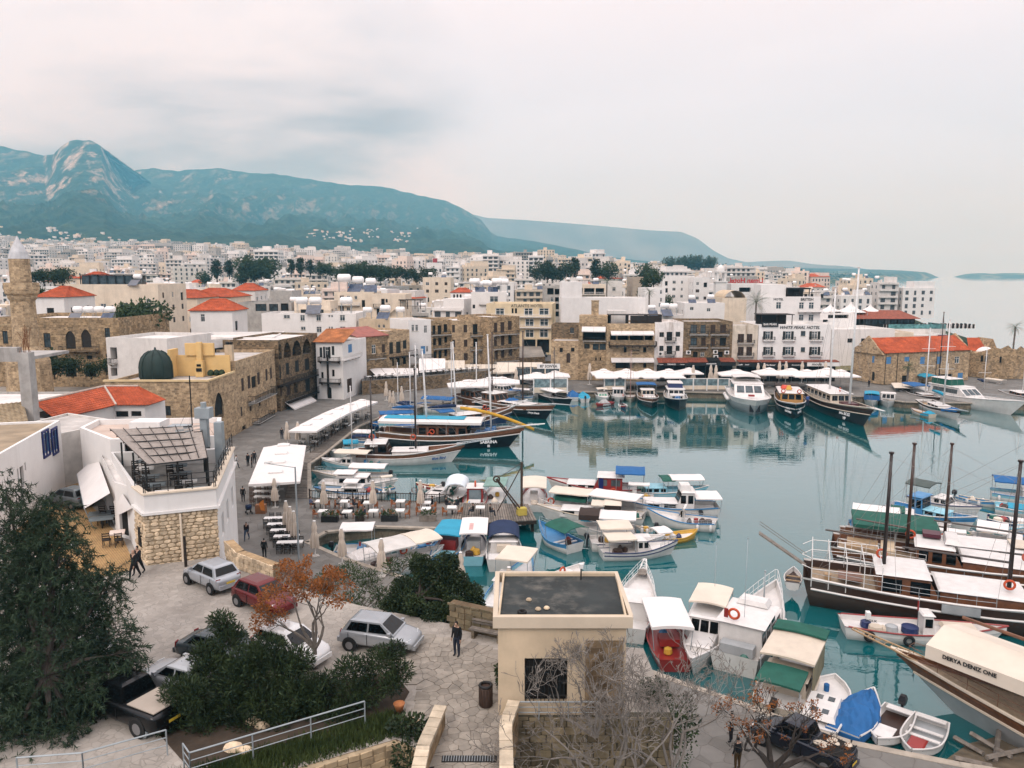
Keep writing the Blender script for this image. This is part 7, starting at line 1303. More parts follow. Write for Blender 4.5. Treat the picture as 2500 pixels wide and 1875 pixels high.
b=Boat('canopy_boat','boat with blue tent canopy left of the small white cabin boat',c4_(1030,1170),c4_(1035,1240),bW,bW,bW,bW,2.6,(1.,.9,1.2),L=6.5); b.can(.2,.8,1.,1.6,cvT,.15,4); b.can(.25,.8,1.05,1.3,cvB,.05,0,.9,name='side_curtain')
b=Boat('gulet','black and brown two-masted gulet with cream deckhouse and BIG BOSS lettering',c4_(625,1230),c4_(975,1390),bN,bK,bI,bW,5.6,(2.6,2.3,3.6),over=.15,bul=.6,strakes=2,L=24)
b.cab(.1,.6,.72,2.2,bI,bW,.15,6,ov=.3,wz=(.45,.8)); b.mast(.36,21,mastW,.2,rake=-.0,spread=2); b.mast(.74,24,mastW,.22,rake=-.02,spread=2,boom=5); b.ring(.5,.2,2.6); b.name('BIG BOSS',.8,.45,.75); b.name('VIP',.8,.45,.65,dy=-.8); b.sprit(4.5,.5,.05,mastW); b.box(.64,.76,-.3,.5,.3,.7,BM('maroon_paint',(.12,.015,.02)),'deck_locker'); b.rails(.1,.6,.8,n=10)
b=Boat('gulet','black-hulled pleasure gulet with ochre wheelhouse and DOLPHINS lettering, bow towards us',c4_(330,1130),c4_(440,1338),bN,bN,bW,teak,5.0,(2.4,2.1,3.0),over=.08,bul=.5,strakes=2,L=19,p=3.2)
b.cab(.2,.66,.82,2.0,BM('ochre_varnish',(.45,.24,.07)),bW,.1,4,ov=.2,wz=(.45,.85)); b.name('HAPPY',.9,.6,.5,letW,(-1,1)); b.name('DOLPHINS',.9,.38,.5,letW,(-1,1)); b.box(.3,.42,-.6,.2,2.15,2.6,BM('orange_slide',(.7,.06,.02)),'water_slide',.7); b.rails(.0,.68,.8,woodM,8,2,1.); b.box(.0,.18,-.9,.9,1.8,2.0,cvK,'stern_hood'); b.box(.45,.5,-.3,.1,2.15,2.9,bY,'yellow_figure_float',.6); b.ring(.66,.5,2.2,0); b.ring(.66,-.6,2.2,0)
b=Boat('catamaran','grey and white power catamaran yacht with row of round fenders',(1800,958),(1842,1012),bS,bW,bW,bW,7.2,(2.5,2.4,2.8),L=18,p=4.5,over=.1,stern=.95); b.cab(.12,.62,.78,2.2,bW,bW,1.2,1,gm=glass,wz=(.35,.8)); b.can(.1,.35,.7,.9,bW,.2,4,z0=b.dz(.3)+2.2,name='flybridge_roof'); b.rails(.1,.35,1.,steel,4,2,.7); b.box(.96,1.01,-.25,.25,-2.0,-.2,bN,'bow_tunnel'); [put('round_fender',MB().lathe([(.02,-.4),(.38,-.15),(.38,.15),(.02,.4)],10).mesh('round_fender',bW,True),b.root,(b.x(t),-(b.hb(t)+.35),1.6)) for t in (.25,.38,.46,.52,.58)]; b.box(.7,.74,-.15,.15,.3,.6,bR,'windlass')
b=Boat('trawler','black-hulled cruiser with white superstructure and blue bundle on its foredeck',c3(1375,1300),c3(1445,1432),bN,bN,bW,bI,4.2,(1.8,1.6,2.4),L=13,over=.08,bul=.4,p=2.8); b.cab(.15,.55,.78,1.9,bW,bW,.3,2,ov=.2); b.cab(.12,.4,.66,.9,bDB,bW,.2,0,False,z0=b.dz(.3)+1.9); b.rails(.1,.4,1.2,frameW,4,2,.7); b.rails(.6,.985,.8,frameW,6,2); b.cab(.55,.72,.6,1.,bW,bW,.2,1); b.box(.7,.8,-.35,.35,0,.8,cvB,'blue_bundle',.5)
b=Boat('gulet','wooden boat with white coachroof and bright blue awning, bow towards us',c3(1150,1290),c3(1235,1412),bN,woodM,bW,deckM,3.8,(1.6,1.4,2.1),L=12,over=.1,bul=.4,p=2.8,strakes=2); b.cab(.3,.5,.7,1.6,bI,bW,.2,2); b.cab(.5,.75,.6,.6,bW,bW,.2,0,False); b.can(.02,.3,1.,2.2,cvB,.12,4); b.ring(.62,-.6,.3); b.rails(.5,.98,.5,woodM,6,1)
b=Boat('sailing_yacht','slim little sailing boat with red mast left of the blue awning boat',c3(1060,1310),c3(1075,1368),bI,bI,woodM,bW,2.2,(.9,.8,1.1),L=7); b.mast(.55,9.5,BM('mast_rose',(.45,.24,.2)),.07)
b=Boat('cabin_boat','white pilot-house boat with dark doorway on the far quay',c3(960,1300),c3(985,1368),bW,bW,bW,bW,2.9,(1.,.9,1.2),L=7.5); b.cab(.3,.6,.8,1.7,bW,bW,.1,1,aft=True); b.ring(.72,.6,.4); b.rails(.6,.98,.5,n=4)
b=Boat('motor_boat','white speedboat with pale green windscreen on the far quay',c3(820,1310),c3(880,1368),bW,bW,bW,bW,2.6,(.9,.85,1.1),L=7); b.cab(.35,.6,.75,.8,bW,bW,.8,1,gm=GLASS('green_glass',(.05,.15,.1))); b.can(.2,.5,.8,1.6,canvasI,.1,4)
b=Boat('inflatable','red inflatable with white centre console in front of the white speedboat',c3(900,1385),c3(815,1398),bR,bR,bR,bS,1.8,(.55,.5,.65),L=4,p=3); b.tarp(.3,.75,.8,M('grey_cover',(.4,.4,.4),.8)); b.outboard()
b=Boat('covered_boat','speedboat under light blue tarpaulin with outboard towards us on the far quay',c3(745,1408),c3(700,1330),bW,bW,bW,bW,2.3,(.8,.75,1.),L=6); b.tarp(.05,.98,.8,cvT,6,1.1); b.outboard()
b=Boat('covered_boat','boat wrapped in deep blue tarpaulin left of the light blue one',c3(650,1385),c3(620,1320),bW,bW,bW,bW,2.4,(.8,.75,1.),L=6); b.tarp(.0,.98,.9,cvB,7,1.15)
b=Boat('sailing_yacht','black boat with white cockpit awning left of the blue tarpaulins',c3(430,1345),c3(600,1390),bN,bN,bW,bW,3.,(1.2,1.,1.5),L=10); b.can(.0,.75,1.05,1.6,canvasW,.25,6,.15); b.mast(.45,10,mastD,.09); b.sprit(2.2,.35,.05,steel)
b=Boat('motor_boat','white motor cruiser with raked windscreen behind the black awning boat',c3(330,1320),c3(450,1350),bW,bW,bW,bW,3.,(1.2,1.1,1.5),L=9); b.cab(.3,.65,.8,1.4,bW,bW,.9,2); b.can(.05,.45,.85,2.1,canvasW,.15,4)
b=Boat('motor_boat','white cruiser with blue bundle on deck, second from the tent cafe',c3(60,1300),c3(230,1330),bW,bW,bW,bW,3.2,(1.3,1.1,1.5),L=11); b.cab(.35,.65,.75,1.2,bW,bW,.6,3); b.tarp(.68,.9,.7,cvB,9); b.can(.0,.3,.9,1.8,canvasI,.1,4)
SM=[(cd(1960,470),cd(1180,455),'w','blue-rimmed skiff between the launch and the canopy day boat'),(cd(2230,1060),cd(1900,1100),'c','stubby white boat off the jetty railing'),(cd(1050,560),cd(700,520),'o','small open boat nosing under the boardwalk'),(cb(1500,470),cb(1330,455),'o','open tender floating behind the jetty parasols'),(c8(1560,560),c8(1290,545),'c','white canopy boat just behind the trawler bow'),(c8(1900,700),c8(1640,690),'o','low blue skiff beside the trawler stern'),(c8(1250,760),c8(1010,745),'t','blue covered skiff in the middle of the cluster'),(c8(1560,800),c8(1420,790),'o','white tender behind the yellow dinghy'),(ce(1500,1080),ce(1860,1130),'c','white boat with sun canopy between the gulets and the blue boats'),(ce(1650,980),ce(1950,1010),'o','open white boat behind the tall middle mast'),(ce(2050,1000),ce(2380,1040),'c','white canopy boat at the right edge behind the masts'),(ce(1700,700),ce(2000,760),'o','pale blue open boat behind the grey hood'),(ce(1000,860),ce(1240,890),'o','white rowing boat at the outer end of the blue-decked boat'),(ca(760,1010),ca(250,1000),'t','dark blue covered boat alongside the long awning gulet stern'),(ca(700,900),ca(420,905),'w','white sloop lying behind the blue roof strip'),(ca(1000,790),ca(640,800),'t','blue covered boat beside the white sailing yachts'),(ca(2000,690),ca(1700,670),'c','white boat with awning behind the varnished schooner'),(c3(180,1290),c3(330,1310),'t','light blue covered boat by the tent cafe screens'),(c3(1000,1395),c3(1030,1420),'o','tiny dark tender off the far quay pilot boat'),(c4_(1250,1130),c4_(1300,1200),'c','white boat with small canopy left of the blue awning yacht'),(c4_(1820,1130),c4_(1960,1170),'w','white sloop behind the flybridge yacht'),(c4_(1900,1090),c4_(2120,1120),'c','white cruiser at the tower foot'),(cb(1420,900),cb(1300,985),'o','small white tender tucked behind the blue open boat'),(cb(1290,880),cb(1130,930),'o','grey work boat by the white open motor boat')]
for i,(s_,b_,k,l) in enumerate(SM):
    hc=(bW,bW,bL,bW,bB)[i%5] if k!='w' else bW
    b=Boat({'w':'sailing_yacht','c':'canopy_boat','o':'row_boat','t':'covered_boat'}[k],l,s_,b_,bDB if 'dark' in l else hc,(bW,bB,bW,bR,bW)[i%5],bI if i%2 else bW,(bI,bW,bL)[i%3],None if k!='w' else 2.6,(.8,.7,1.1) if k!='o' else (.55,.5,.8))
    if k=='c': b.can(.1,.7,.95,1.7,(canvasW,canvasI)[i%2],.12,4); b.clutter((.2,.4),50+i); b.box(.45,.6,-.4,.4,.2,.9,bW,'console',.8)
    elif k=='o': b.thwarts((.25,.5,.72),woodL if i%2 else bW); b.outboard(); b.clutter((.38,),60+i)
    elif k=='t': b.tarp(.03,.95,.7,cvB if i%2 else cvT,i); b.outboard()
    else: b.cab(.4,.75,.6,.55,bW,bW,.6,3,False); b.mast(.56,9.5,mastW,.09,boom=2.8,cover=cvN,spread=1)
    b.fenders((.3,.6),1); b.fenders((.3,.6),-1)
# ---------------------------------------------------------------- people (one continuous skinned body per pose)
skinM=M('skin',(.45,.28,.2),.6,.1); hairD=M('dark_hair',(.03,.022,.018),.8,.2); hairG=M('grey_hair',(.4,.38,.36),.8,.2); shoeM=M('shoe_leather',(.03,.027,.025),.6,.1)
def body(pose):
    V=[];E=[];Rr=[];lab=[]
    def v(p,r,l,par=None):
        V.append(Vector(p)); Rr.append(r); lab.append(l)
        if par is not None: E.append((par,len(V)-1))
        return len(V)-1
    sit=pose=='sit'; pz=.5 if sit else .95
    pel=v((0,0,pz),.155,'L'); wa=v((0,.0,pz+.16),.145,'T',pel); ch=v((0,.01,pz+.36),.165,'T',wa); nk=v((0,.01,pz+.52),.062,'S',ch); hd=v((0,.03,pz+.63),.088,'S',nk); tp=v((0,.02,pz+.72),.082,'H',hd); v((0,.02,pz+.78),.045,'H',tp); v((0,.125,pz+.635),.014,'S',hd)
    for sg in (-1,1):
        sw={'stand':0,'walk':.2,'sit':.1}[pose]*sg
        sh=v((.175*sg,0,pz+.47),.075,'T',ch)
        if sit: el=v((.23*sg,.05,pz+.2),.052,'T',sh); wr=v((.16*sg,.3,pz+.2),.036,'T',el); hn=v((.14*sg,.38,pz+.21),.034,'S',wr); fd=Vector((0,.07,.0)); fs=Vector((1,0,0))
        else: el=v((.235*sg,-.02-sw*.5,pz+.19),.052,'T',sh); wr=v((.245*sg,.06-sw,pz-.06),.036,'T',el); hn=v((.245*sg,.08-sw*1.1,pz-.14),.034,'S',wr); fd=Vector((0,.02,-.08)); fs=Vector((0,1,0))
        for q in range(4):
            k=(.9,1.05,1.,.8)[q]; f1=v(V[hn]+fs*(q-1.5)*.02+fd*.55*k,.0095,'S',hn); v(V[f1]+fd*.6*k+Vector((-.012*sg,.0,0)),.008,'S',f1)
        th=v(V[wr]+fs*.04+fd*.3,.011,'S',wr); v(V[th]+fd*.4+fs*.01,.009,'S',th)
        hp=v((.1*sg,0,pz-.05),.115,'L',pel)
        if sit: kn=v((.12*sg,.42,pz),.075,'L',hp); an=v((.12*sg,.42,.1),.05,'L',kn); to=v((.12*sg,.56,.05),.04,'F',an)
        else:
            d=sw; kn=v((.11*sg,.03+d*.9,.5),.075,'L',hp); an=v((.11*sg,d*1.3-(.05 if d<0 else 0),.1+(.06 if d<0 else 0)),.05,'L',kn); to=v((.115*sg,.15+d*1.3,.045),.042,'F',an)
    me=bpy.data.meshes.new('b'); me.from_pydata([tuple(p) for p in V],E,[]); o=bpy.data.objects.new('b',me); COL.objects.link(o)
    o.modifiers.new('s','SKIN'); 
    for i,sv in enumerate(me.skin_vertices[0].data): sv.radius=(Rr[i],Rr[i]*(.78 if lab[i] in 'TL' and i<3 else 1)); sv.use_root=(i==0)
    s2=o.modifiers.new('d','SUBSURF'); s2.levels=1; s2.render_levels=1
    dg=bpy.context.evaluated_depsgraph_get(); dg.update(); m2=bpy.data.meshes.new_from_object(o.evaluated_get(dg)); bpy.data.objects.remove(o)
    segs=[(V[a],V[b],lab[b] if lab[a]!='S' or lab[b]=='H' else lab[b],max(Rr[a],Rr[b])) for a,b in E]; idx={'T':0,'L':1,'S':2,'H':3,'F':4}
    mi=[]
    for p in m2.polygons:
        c=p.center; best=None
        for a,b,l,r in segs:
            d=b-a; t=max(0,min(1,(c-a).dot(d)/max(1e-9,d.length_squared))); dd=(c-(a+d*t)).length-r*.6
            if best is None or dd<best[0]: best=(dd,l)
        l=best[1]
        if l=='S' and c.z>pz+.6 and c.y<.0: l='H'
        mi.append(idx[l])
    m2.materials.clear()
    for m in (hairD,)*5: m2.materials.append(m)
    m2.polygons.foreach_set('material_index',mi); m2.polygons.foreach_set('use_smooth',[True]*len(mi)); return m2
BODY={k:body(k) for k in ('stand','walk','sit')}
CLO={}
def cloth(c):
    k='cloth_%d_%d_%d'%tuple(int(x*100) for x in c)
    return M(k,c,.9,.2,6.)
def person(label,loc,rz,pose='stand',top=(.03,.03,.035),leg=(.03,.03,.04),hair=None,s=1.,group=None,skin=None):
    t=thing('person',label,'person',loc,rz,group); t.scale=(s,s,s)
    o=bpy.data.objects.new('body',BODY[pose]); COL.objects.link(o); o.parent=t
    key=(pose,tuple(top),tuple(leg),hair.name if hair else '')
    if key not in CLO:
        me=BODY[pose].copy(); 
        for i,m in enumerate((cloth(top),cloth(leg),skinM,hair or hairD,shoeM)): me.materials[i]=m
        CLO[key]=me
    o.data=CLO[key]; return t
# ---------------------------------------------------------------- parasols, tables, chairs
def umesh(key,fn):
    if key not in _ub: _ub[key]=fn()
    return _ub[key]
def parasol(label,c,w,d,rz,h=2.7,rise=.75,group=None,mat=None,z0=QZ):
    t=thing('parasol',label,'parasol',(c[0],c[1],z0),rz,group); mat=mat or canvasW; n=4; mb=MB(); a,b=w/2,d/2
    P=[(-a,-b),(a,-b),(a,b),(-a,b)]; I=[(x*.18,y*.18) for x,y in P]
    for i in range(4):
        p,q,r,s_=P[i],P[(i+1)%4],I[(i+1)%4],I[i]
        m=[((p[0]+q[0])/2,(p[1]+q[1])/2)]
        mid=[((p[0]+s_[0])/2,(p[1]+s_[1])/2,h+rise*.44),((q[0]+r[0])/2,(q[1]+r[1])/2,h+rise*.44)]
        mb.poly([(p[0],p[1],h),(q[0],q[1],h),mid[1],mid[0]]); mb.poly([mid[0],mid[1],(r[0],r[1],h+rise*.95),(s_[0],s_[1],h+rise*.95)])
        mb.poly([(p[0],p[1],h),(p[0],p[1],h-.22),(m[0][0],m[0][1],h-.27),(q[0],q[1],h-.22),(q[0],q[1],h)])
    mb.build('canopy',mat,t)
    mb=MB(); J=[(x*.27,y*.27) for x,y in P]
    for i in range(4): p,q=J[i],J[(i+1)%4]; mb.poly([(p[0],p[1],h+rise*.95+.05),(q[0],q[1],h+rise*.95+.05),(0,0,h+rise*1.3)]); mb.poly([(p[0],p[1],h+rise*.95+.05),(p[0],p[1],h+rise*.95-.07),(q[0],q[1],h+rise*.95-.07),(q[0],q[1],h+rise*.95+.05)])
    mb.build('vent_cap',mat,t); MB().tube((0,0,0),(0,0,h+rise),.045,n=6).build('pole',steel,t); MB().box(-.4,.4,-.4,.4,0,.1).build('base',greyP,t); return t
def closed_parasol(label,loc,h=3.0,group='closed beige parasols',seed=0):
    def f():
        mb=MB(); n=14; rings=[]
        for z,r,k in ((.75,.27,.35),(1.1,.3,.3),(1.7,.25,.25),(2.0,.2,.1),(2.05,.18,.05),(2.4,.2,.2),(2.85,.12,.1),(2.95,.07,0)):
            rings.append([(r*(1+k*(-1)**i)*math.cos(2*PI*i/n),r*(1+k*(-1)**i)*math.sin(2*PI*i/n),z) for i in range(n)])
        mb.loft(rings); return mb.mesh('folded_canvas',canvasB)
    t=thing('closed_parasol',label,'parasol',loc,seed*1.3,group); t.scale=(h/3,h/3,h/3); put('folded_canvas',umesh('fold',f),t); put('pole',umesh('cpole',lambda:MB().tube((0,0,0),(0,0,.8),.04,n=6).mesh('pole',frameW)),t); put('top_cap',umesh('ccap',lambda:MB().lathe([(.13,2.95),(.13,3.0),(.02,3.02)],8).mesh('top_cap',frameW)),t); put('base',umesh('cbase',lambda:MB().box(-.3,.3,-.3,.3,0,.08).mesh('base',greyP)),t); return t
def table(label,loc,rz=0,cloth_=None,group=None,w=.9,d=.9):
    cm=cloth_ or frameW
    t=thing('table',label,'table',loc,rz,group); ubox('table_cloth',cm,t,-w/2,w/2,-d/2,d/2,.68,.78)
    mb=umesh('tblleg',lambda:MB().tube((0,0,0),(0,0,.7),.05,n=5).mesh('pedestal',iron)); put('pedestal',mb,t); return t
def chair_mesh(mat,key):
    def f():
        mb=MB(); [mb.box(x-.02,x+.02,y-.02,y+.02,0,.45) for x in (-.2,.2) for y in (-.2,.2)]; mb.box(-.23,.23,-.23,.23,.43,.48); [mb.box(x-.02,x+.02,-.23,-.19,.48,.98) for x in (-.21,.21)]; [mb.box(-.21,.21,-.225,-.2,z,z+.07) for z in (.58,.73,.88)]; return mb.mesh('chair_'+key,mat)
    return umesh('chair'+key,f)
def rattan_mesh():
    def f():
        mb=MB(); [mb.tube((x,y,0),(x*.95,y*.95,.42),.025,n=4) for x in (-.22,.22) for y in (-.2,.22)]; mb.box(-.25,.25,-.24,.26,.4,.46)
        n=9; ri=[(.27*math.cos(PI+PI*i/(n-1)),-.02+.25*math.sin(PI+PI*i/(n-1))) for i in range(n)]
        for (x0,y0),(x1,y1),i in zip(ri,ri[1:],range(n)):
            h0=.66+.24*math.sin(PI*i/(n-1)); h1=.66+.24*math.sin(PI*(i+1)/(n-1)); mb.add([(x0,y0,.44),(x1,y1,.44),(x1,y1,h1),(x0,y0,h0),(x0*.88,y0*.88,.44),(x1*.88,y1*.88,.44),(x1*.88,y1*.88,h1),(x0*.88,y0*.88,h0)],[[0,1,2,3],[5,4,7,6],[3,2,6,7]])
        return mb.mesh('rattan_chair',M('orange_rattan',(.36,.13,.05),.7,.3,8.))
    return umesh('rattan',f)
def chair(label,loc,rz,kind='dark',group=None):
    me=rattan_mesh() if kind=='rattan' else chair_mesh({'dark':woodD,'brown':M('brown_chair_wood',(.12,.06,.035),.7,.2),'black':iron}[kind],kind)
    o=put('chair',me,None,loc,rz); return tag(o,label,'chair',group)
for i in range(4):
    k=(i+.5)/4; parasol('%s white square parasol in the row nearest the stroller'%('front','second','third','rear')[i],(lerp(-24.4,-28.3,k),lerp(77.2,94.3,k)),5.1,4.35,.22,2.55,.7)
pts=[(-28.4,105.5),(-28.0,109.8),(-27.5,114.1),(-26.9,118.3),(-26.0,122.4),(-24.9,126.4)]
for i,p in enumerate(pts): parasol('%s white parasol of the curved row along the boardwalk'%('nearest','second','third','fourth','fifth','farthest')[i],p,3.9,4.3,-.08-.03*i,2.6,.55)
k3=[(c3(865,1130),163,5.2),(c3(1040,1130),163,5.2),(c3(1205,1130),163,5.2),(c3(1370,1125),163,5.4),(c3(1525,1115),165,5.2),(c3(895,1150),158.5,5.2),(c3(1060,1150),158.5,5.2),(c3(1220,1150),158.5,5.2),(c3(1380,1150),158.5,5.4),(c3(1890,1120),162,7.6)]
nm=['first back-row','second back-row','third back-row','fourth back-row','last back-row','first front-row','second front-row','third front-row','fourth front-row','large single']
for ((u,v),Y,w),n_ in zip(k3,nm): p=AT(u,v,Y); parasol('%s white parasol of the far quay cafe'%n_,(p.x,Y),w,5.,0,2.9,.8)
for i,(x,Y,w) in enumerate(((250,163,6),(420,162,7),(540,160,7),(700,163,6.5),(800,160,6))): p=AT(*c4_(x,960),Y); parasol('%s white parasol behind the ochre wheelhouse and black gulet'%('first','second','third','fourth','fifth')[i],(p.x,Y),w,6,0,3.0,.9)
for i,(x,y,Y,w) in enumerate(((80,1165,150,7),(350,1150,157,7),(490,1140,160,6))): p=AT(*c3(x,y),Y); parasol('%s white parasol of the tent cafe terrace'%('left','middle','right')[i],(p.x,Y),w,5,0,2.9,.8)
for i,(x,y,Y) in enumerate(((1720,1340,146),(1900,1320,150))): p=AT(*c2(x,y),Y); parasol('%s white parasol before the wide stone apartments'%('left','right')[i],(p.x,Y),8,5.5,.15,2.9,.8)
CP=[(cb(228,600),'by the boardwalk end of the nearest row'),(cb(318,800),'tallest pair by the lamp post, left'),(cb(350,850),'tallest pair by the lamp post, middle'),(cb(378,890),'nearest the black table rows'),(cb(537,975),'at the corner of the small bay'),(cb(745,1040),'beside the plain white roof boat'),(cb(1052,1130),'in front of the grey-white roofed tour boat'),(cb(1660,1250),'below the printed-roof boat'),(cb(2030,1380),'peeping over the kiosk roof corner'),(cb(605,625),'left end of the jetty tables'),(cb(985,620),'in the middle of the jetty tables'),(cb(1350,620),'right of the empty jetty tables'),(c6(638,905),'left of the curved parasol row'),(c6(722,905),'in front of the curved parasol row')]
for i,((u,v),w_) in enumerate(CP): closed_parasol('closed beige parasol '+w_,G(u,v,QZ),3.15 if i<12 else 3.3,seed=i)
for i,(x,y) in enumerate(((1085,1510),(1115,1555),(1140,1560),(1205,1550))): closed_parasol('closed parasol on the promenade below the rubble wall, %s'%('leftmost','second','third','rightmost')[i],G(*c2(x,y),QZ),3.6 if i in(0,3) else 2.9,seed=i)
for i,(x,y,Y) in enumerate(((757,1120,166),(1555,1165,163),(1690,1170,164),(1730,1170,163),(2055,1130,167),(2103,1130,167),(190,1190,158))): p=AT(*c3(x,y),Y); closed_parasol('closed parasol on the far quay, %s'%('before the stone tavern','right of the white parasols','left of the sign pair','right of the sign pair','left before the white hotel','right before the white hotel','by the tent cafe')[i],(p.x,Y,QZ),4.6,seed=i)
for i,x in enumerate((325,375,500,680)): p=AT(*c4_(x,960),167.5); closed_parasol('tall closed parasol under the white hotel, number %s from the left'%('one','two','three','four')[i],(p.x,167.5,QZ),4.9,seed=i)
JT=[(575,590),(765,590),(1195,588),(1395,600),(597,668),(783,672),(987,665),(1190,662),(1392,648),(1595,645),(945,600)]
for i,(x,y) in enumerate(JT):
    p=G(*cb(x,y+12),QZ); table('white-clothed cafe table on the stone jetty, %s'%('back row far left','back row second','back row right of centre','back row far right','front row far left','front row second','front row centre left','front row centre right','front row fifth','front row by the deck','back row centre')[i],p,0,group='jetty cafe tables')
    for sg in (-1,1): chair('orange rattan armchair at a white table on the stone jetty',(p.x+sg*.78,p.y+random.uniform(-.15,.15),QZ),-sg*PI/2+PI if False else (PI/2 if sg>0 else -PI/2),'rattan','rattan chairs on the jetty')
SP=[(500,590,'blue shirt',(.12,.17,.3)),(720,590,'grey jumper',(.3,.29,.28)),(830,590,'dark jacket',(.05,.05,.06)),(905,585,'black coat',(.03,.03,.03)),(735,668,'grey shirt',(.25,.24,.22)),(920,668,'navy top',(.06,.07,.12)),(1052,665,'pale grey pullover',(.33,.34,.33)),(1440,585,'black coat',(.02,.02,.03)),(1545,590,'black jacket',(.025,.025,.03)),(1640,590,'dark coat',(.04,.04,.05)),(795,622,'white shirt',(.6,.6,.6)),(1755,665,'dark sweater',(.05,.04,.04)),(1885,670,'black top',(.03,.03,.03))]
for i,(x,y,w_,c_) in enumerate(SP):
    p=G(*cb(x,y+14),QZ); person('person in %s seated at a cafe table, %s'%(w_,('back row left','back row by the second parasol','back row centre','back row by the middle parasol','front row left','front row centre','front row centre right','beside the right parasol','near the deck railing','next to the deck','between the rows','left on the wooden deck','right on the wooden deck')[i]),(p.x,p.y,QZ+(.3 if i>10 else 0)),(-PI/2 if i%2==0 else PI/2),'sit',c_,(.04,.045,.06),hairG if i in(4,6) else None)
mb=MB(); A=Vector((-21.6,80.0,QZ)); B=Vector((-6.2,78.3,QZ))
for h in (.15,.95): mb.tube(A+Vector((0,0,h)),B+Vector((0,0,h)),.045,n=4)
for i in range(90): p=A.lerp(B,i/89); mb.tube(p,p+Vector((0,0,.95 if i%9 else 1.15)),.03 if i%9 else .07,n=4)
tag(mb.build('jetty_railing',woodD),'dark timber balustrade along the back of the stone jetty','railing')
for i,(x,y) in enumerate(((880,705),(1110,700),(650,705),(1405,700))):
    p=G(*cb(x,y),QZ); t=thing('planter',['dark planter with a shrub','long black planter with low green plants','black trough planter','pale wooden planter box'][i]+' on the jetty edge','planter',p); w=(.4,.8,.8,.8)[i]; ubox('box',[woodD,iron,iron,woodG][i],t,-w,w,-.3,.3,0,.6); q=MB(); rn=random.Random(i); leaves(q,(0,0,.75),(w,.3,.35),140,.25,rn); q.build('plants',green,t)
t=thing('wooden_deck','weathered plank deck on piles at the end of the stone jetty','deck',(-6,72.4,0)); D0=Vector((-5.9,78.2)); D1=Vector((1.7,77.7)); D2=Vector((2.4,72.4)); D3=Vector((-5.9,71.2))
n=34
for i in range(n):
    a,b_=i/n+.002,(i+1)/n-.004; p=[D3.lerp(D2,a),D3.lerp(D2,b_),D0.lerp(D1,b_),D0.lerp(D1,a)]; MB().prism([(q.x+6,q.y-72.4) for q in p],1.3,1.38).build('plank',woodG,t)
mb=MB(); mb.prism([(q.x+6,q.y-72.4) for q in (D3,D2,D1,D0)],.95,1.29); mb.build('deck_frame',woodD,t)
for x,y in ((-5,72.2),(-1,72.8),(2,73),(1.6,77),(-3,77.5)): MB().tube((x+6,y-72.4,-1.5),(x+6,y-72.4,1.2),.16,n=7).build('pile',woodD,t)
p=G(*c8(548,640),1.4); t=thing('hand_crane','old rusty hand crane with lattice jib on the wooden deck','crane',p); rust=M('rusty_iron',(.1,.065,.045),.85,.4,4.); q=AT(*c8(355,378),p.y-1.0)-p
MB().box(-.12,.12,-.12,.12,0,5.2).build('post',rust,t); mb=MB(); d=q-Vector((0,-.4,.2)); [mb.tube((o_[0],-.4+o_[1],.2),q+Vector((o_[0]*.4,o_[1]*.4,0)),.05,n=4) for o_ in ((-.18,-.18),(.18,-.18),(.18,.18),(-.18,.18))]
for i in range(12): f0=Vector((0,-.4,.2)).lerp(q,i/12); f1=Vector((0,-.4,.2)).lerp(q,(i+1)/12); k=.18*(1-i/20); mb.tube(f0+Vector((-k,-k,0)),f1+Vector((k,-k,0)),.025,n=3); mb.tube(f0+Vector((k,k,0)),f1+Vector((k,-k,0)),.025,n=3)
mb.build('jib',rust,t); mb=MB(); mb.tube((0,0,5.1),q,.03,n=4); mb.tube((0,0,4.8),(-2.4,.3,.1),.05,n=4); mb.build('stay',rust,t); MB().torus(q,(0,1,0),.28,.09,12,5).build('sheave',rust,t); MB().obox((.0,-.5),.9,.7,0,.7,.3).build('winch',M('yellow_faded',(.5,.4,.08),.7),t)
for i,(x,y) in enumerate(((1590,640),(1810,640))): pp=G(*cb(x,y+10),1.4); table('white table on the wooden deck, %s'%('left','right')[i],pp,group='deck tables')
for i in range(5):
    p=G(*cb(235+i*27,735+i*48),QZ); table('long white-clothed table in the row by the small bay, %s from the back'%('first','second','third','fourth','fifth')[i],p,.1,w=2.2,d=.75,group='long tables by the bay')
    for j in range(3): chair('black chair drawn up to the long white tables by the bay',(p.x-.7+j*.7,p.y-.75,QZ),0,'black','black chairs by the bay'); chair('black chair drawn up to the long white tables by the bay',(p.x-.7+j*.7,p.y+.75,QZ),PI,'black','black chairs by the bay')
for i in range(4):
    p=G(*cb(150+i*4,440+i*42),QZ); table('cafe table under the nearest white parasols, %s row'%('back','third','second','front')[i],p,0,w=2.6,d=.8,group='parasol row tables')
    for j in range(4): chair('brown chair under the nearest white parasols',(p.x-1.2+j*.8,p.y-.8,QZ),0,'brown','brown chairs under the parasols')
for i in range(12):
    q=pts[i//2]; table('pale table under the curved parasol row',(q[0]+(-.9 if i%2 else .9),q[1],QZ),0,frameW,'tables under the curved parasols')
    for sg in (-1,1): chair('dark chair under the curved parasol row',(q[0]+(-.9 if i%2 else .9),q[1]+sg*.8,QZ),0 if sg<0 else PI,'dark','chairs under the curved parasols')
t=thing('boardwalk','grey plank boardwalk with low rail along the left quay','boardwalk',(-24,80,QZ)); BW=[(-21.9,80.2),(-25.9,95.5),(-25.3,101),(-24.5,120)]; W2=[(-24.3,80.4),(-28.0,95.2),(-27.2,101.4),(-26.3,120)]
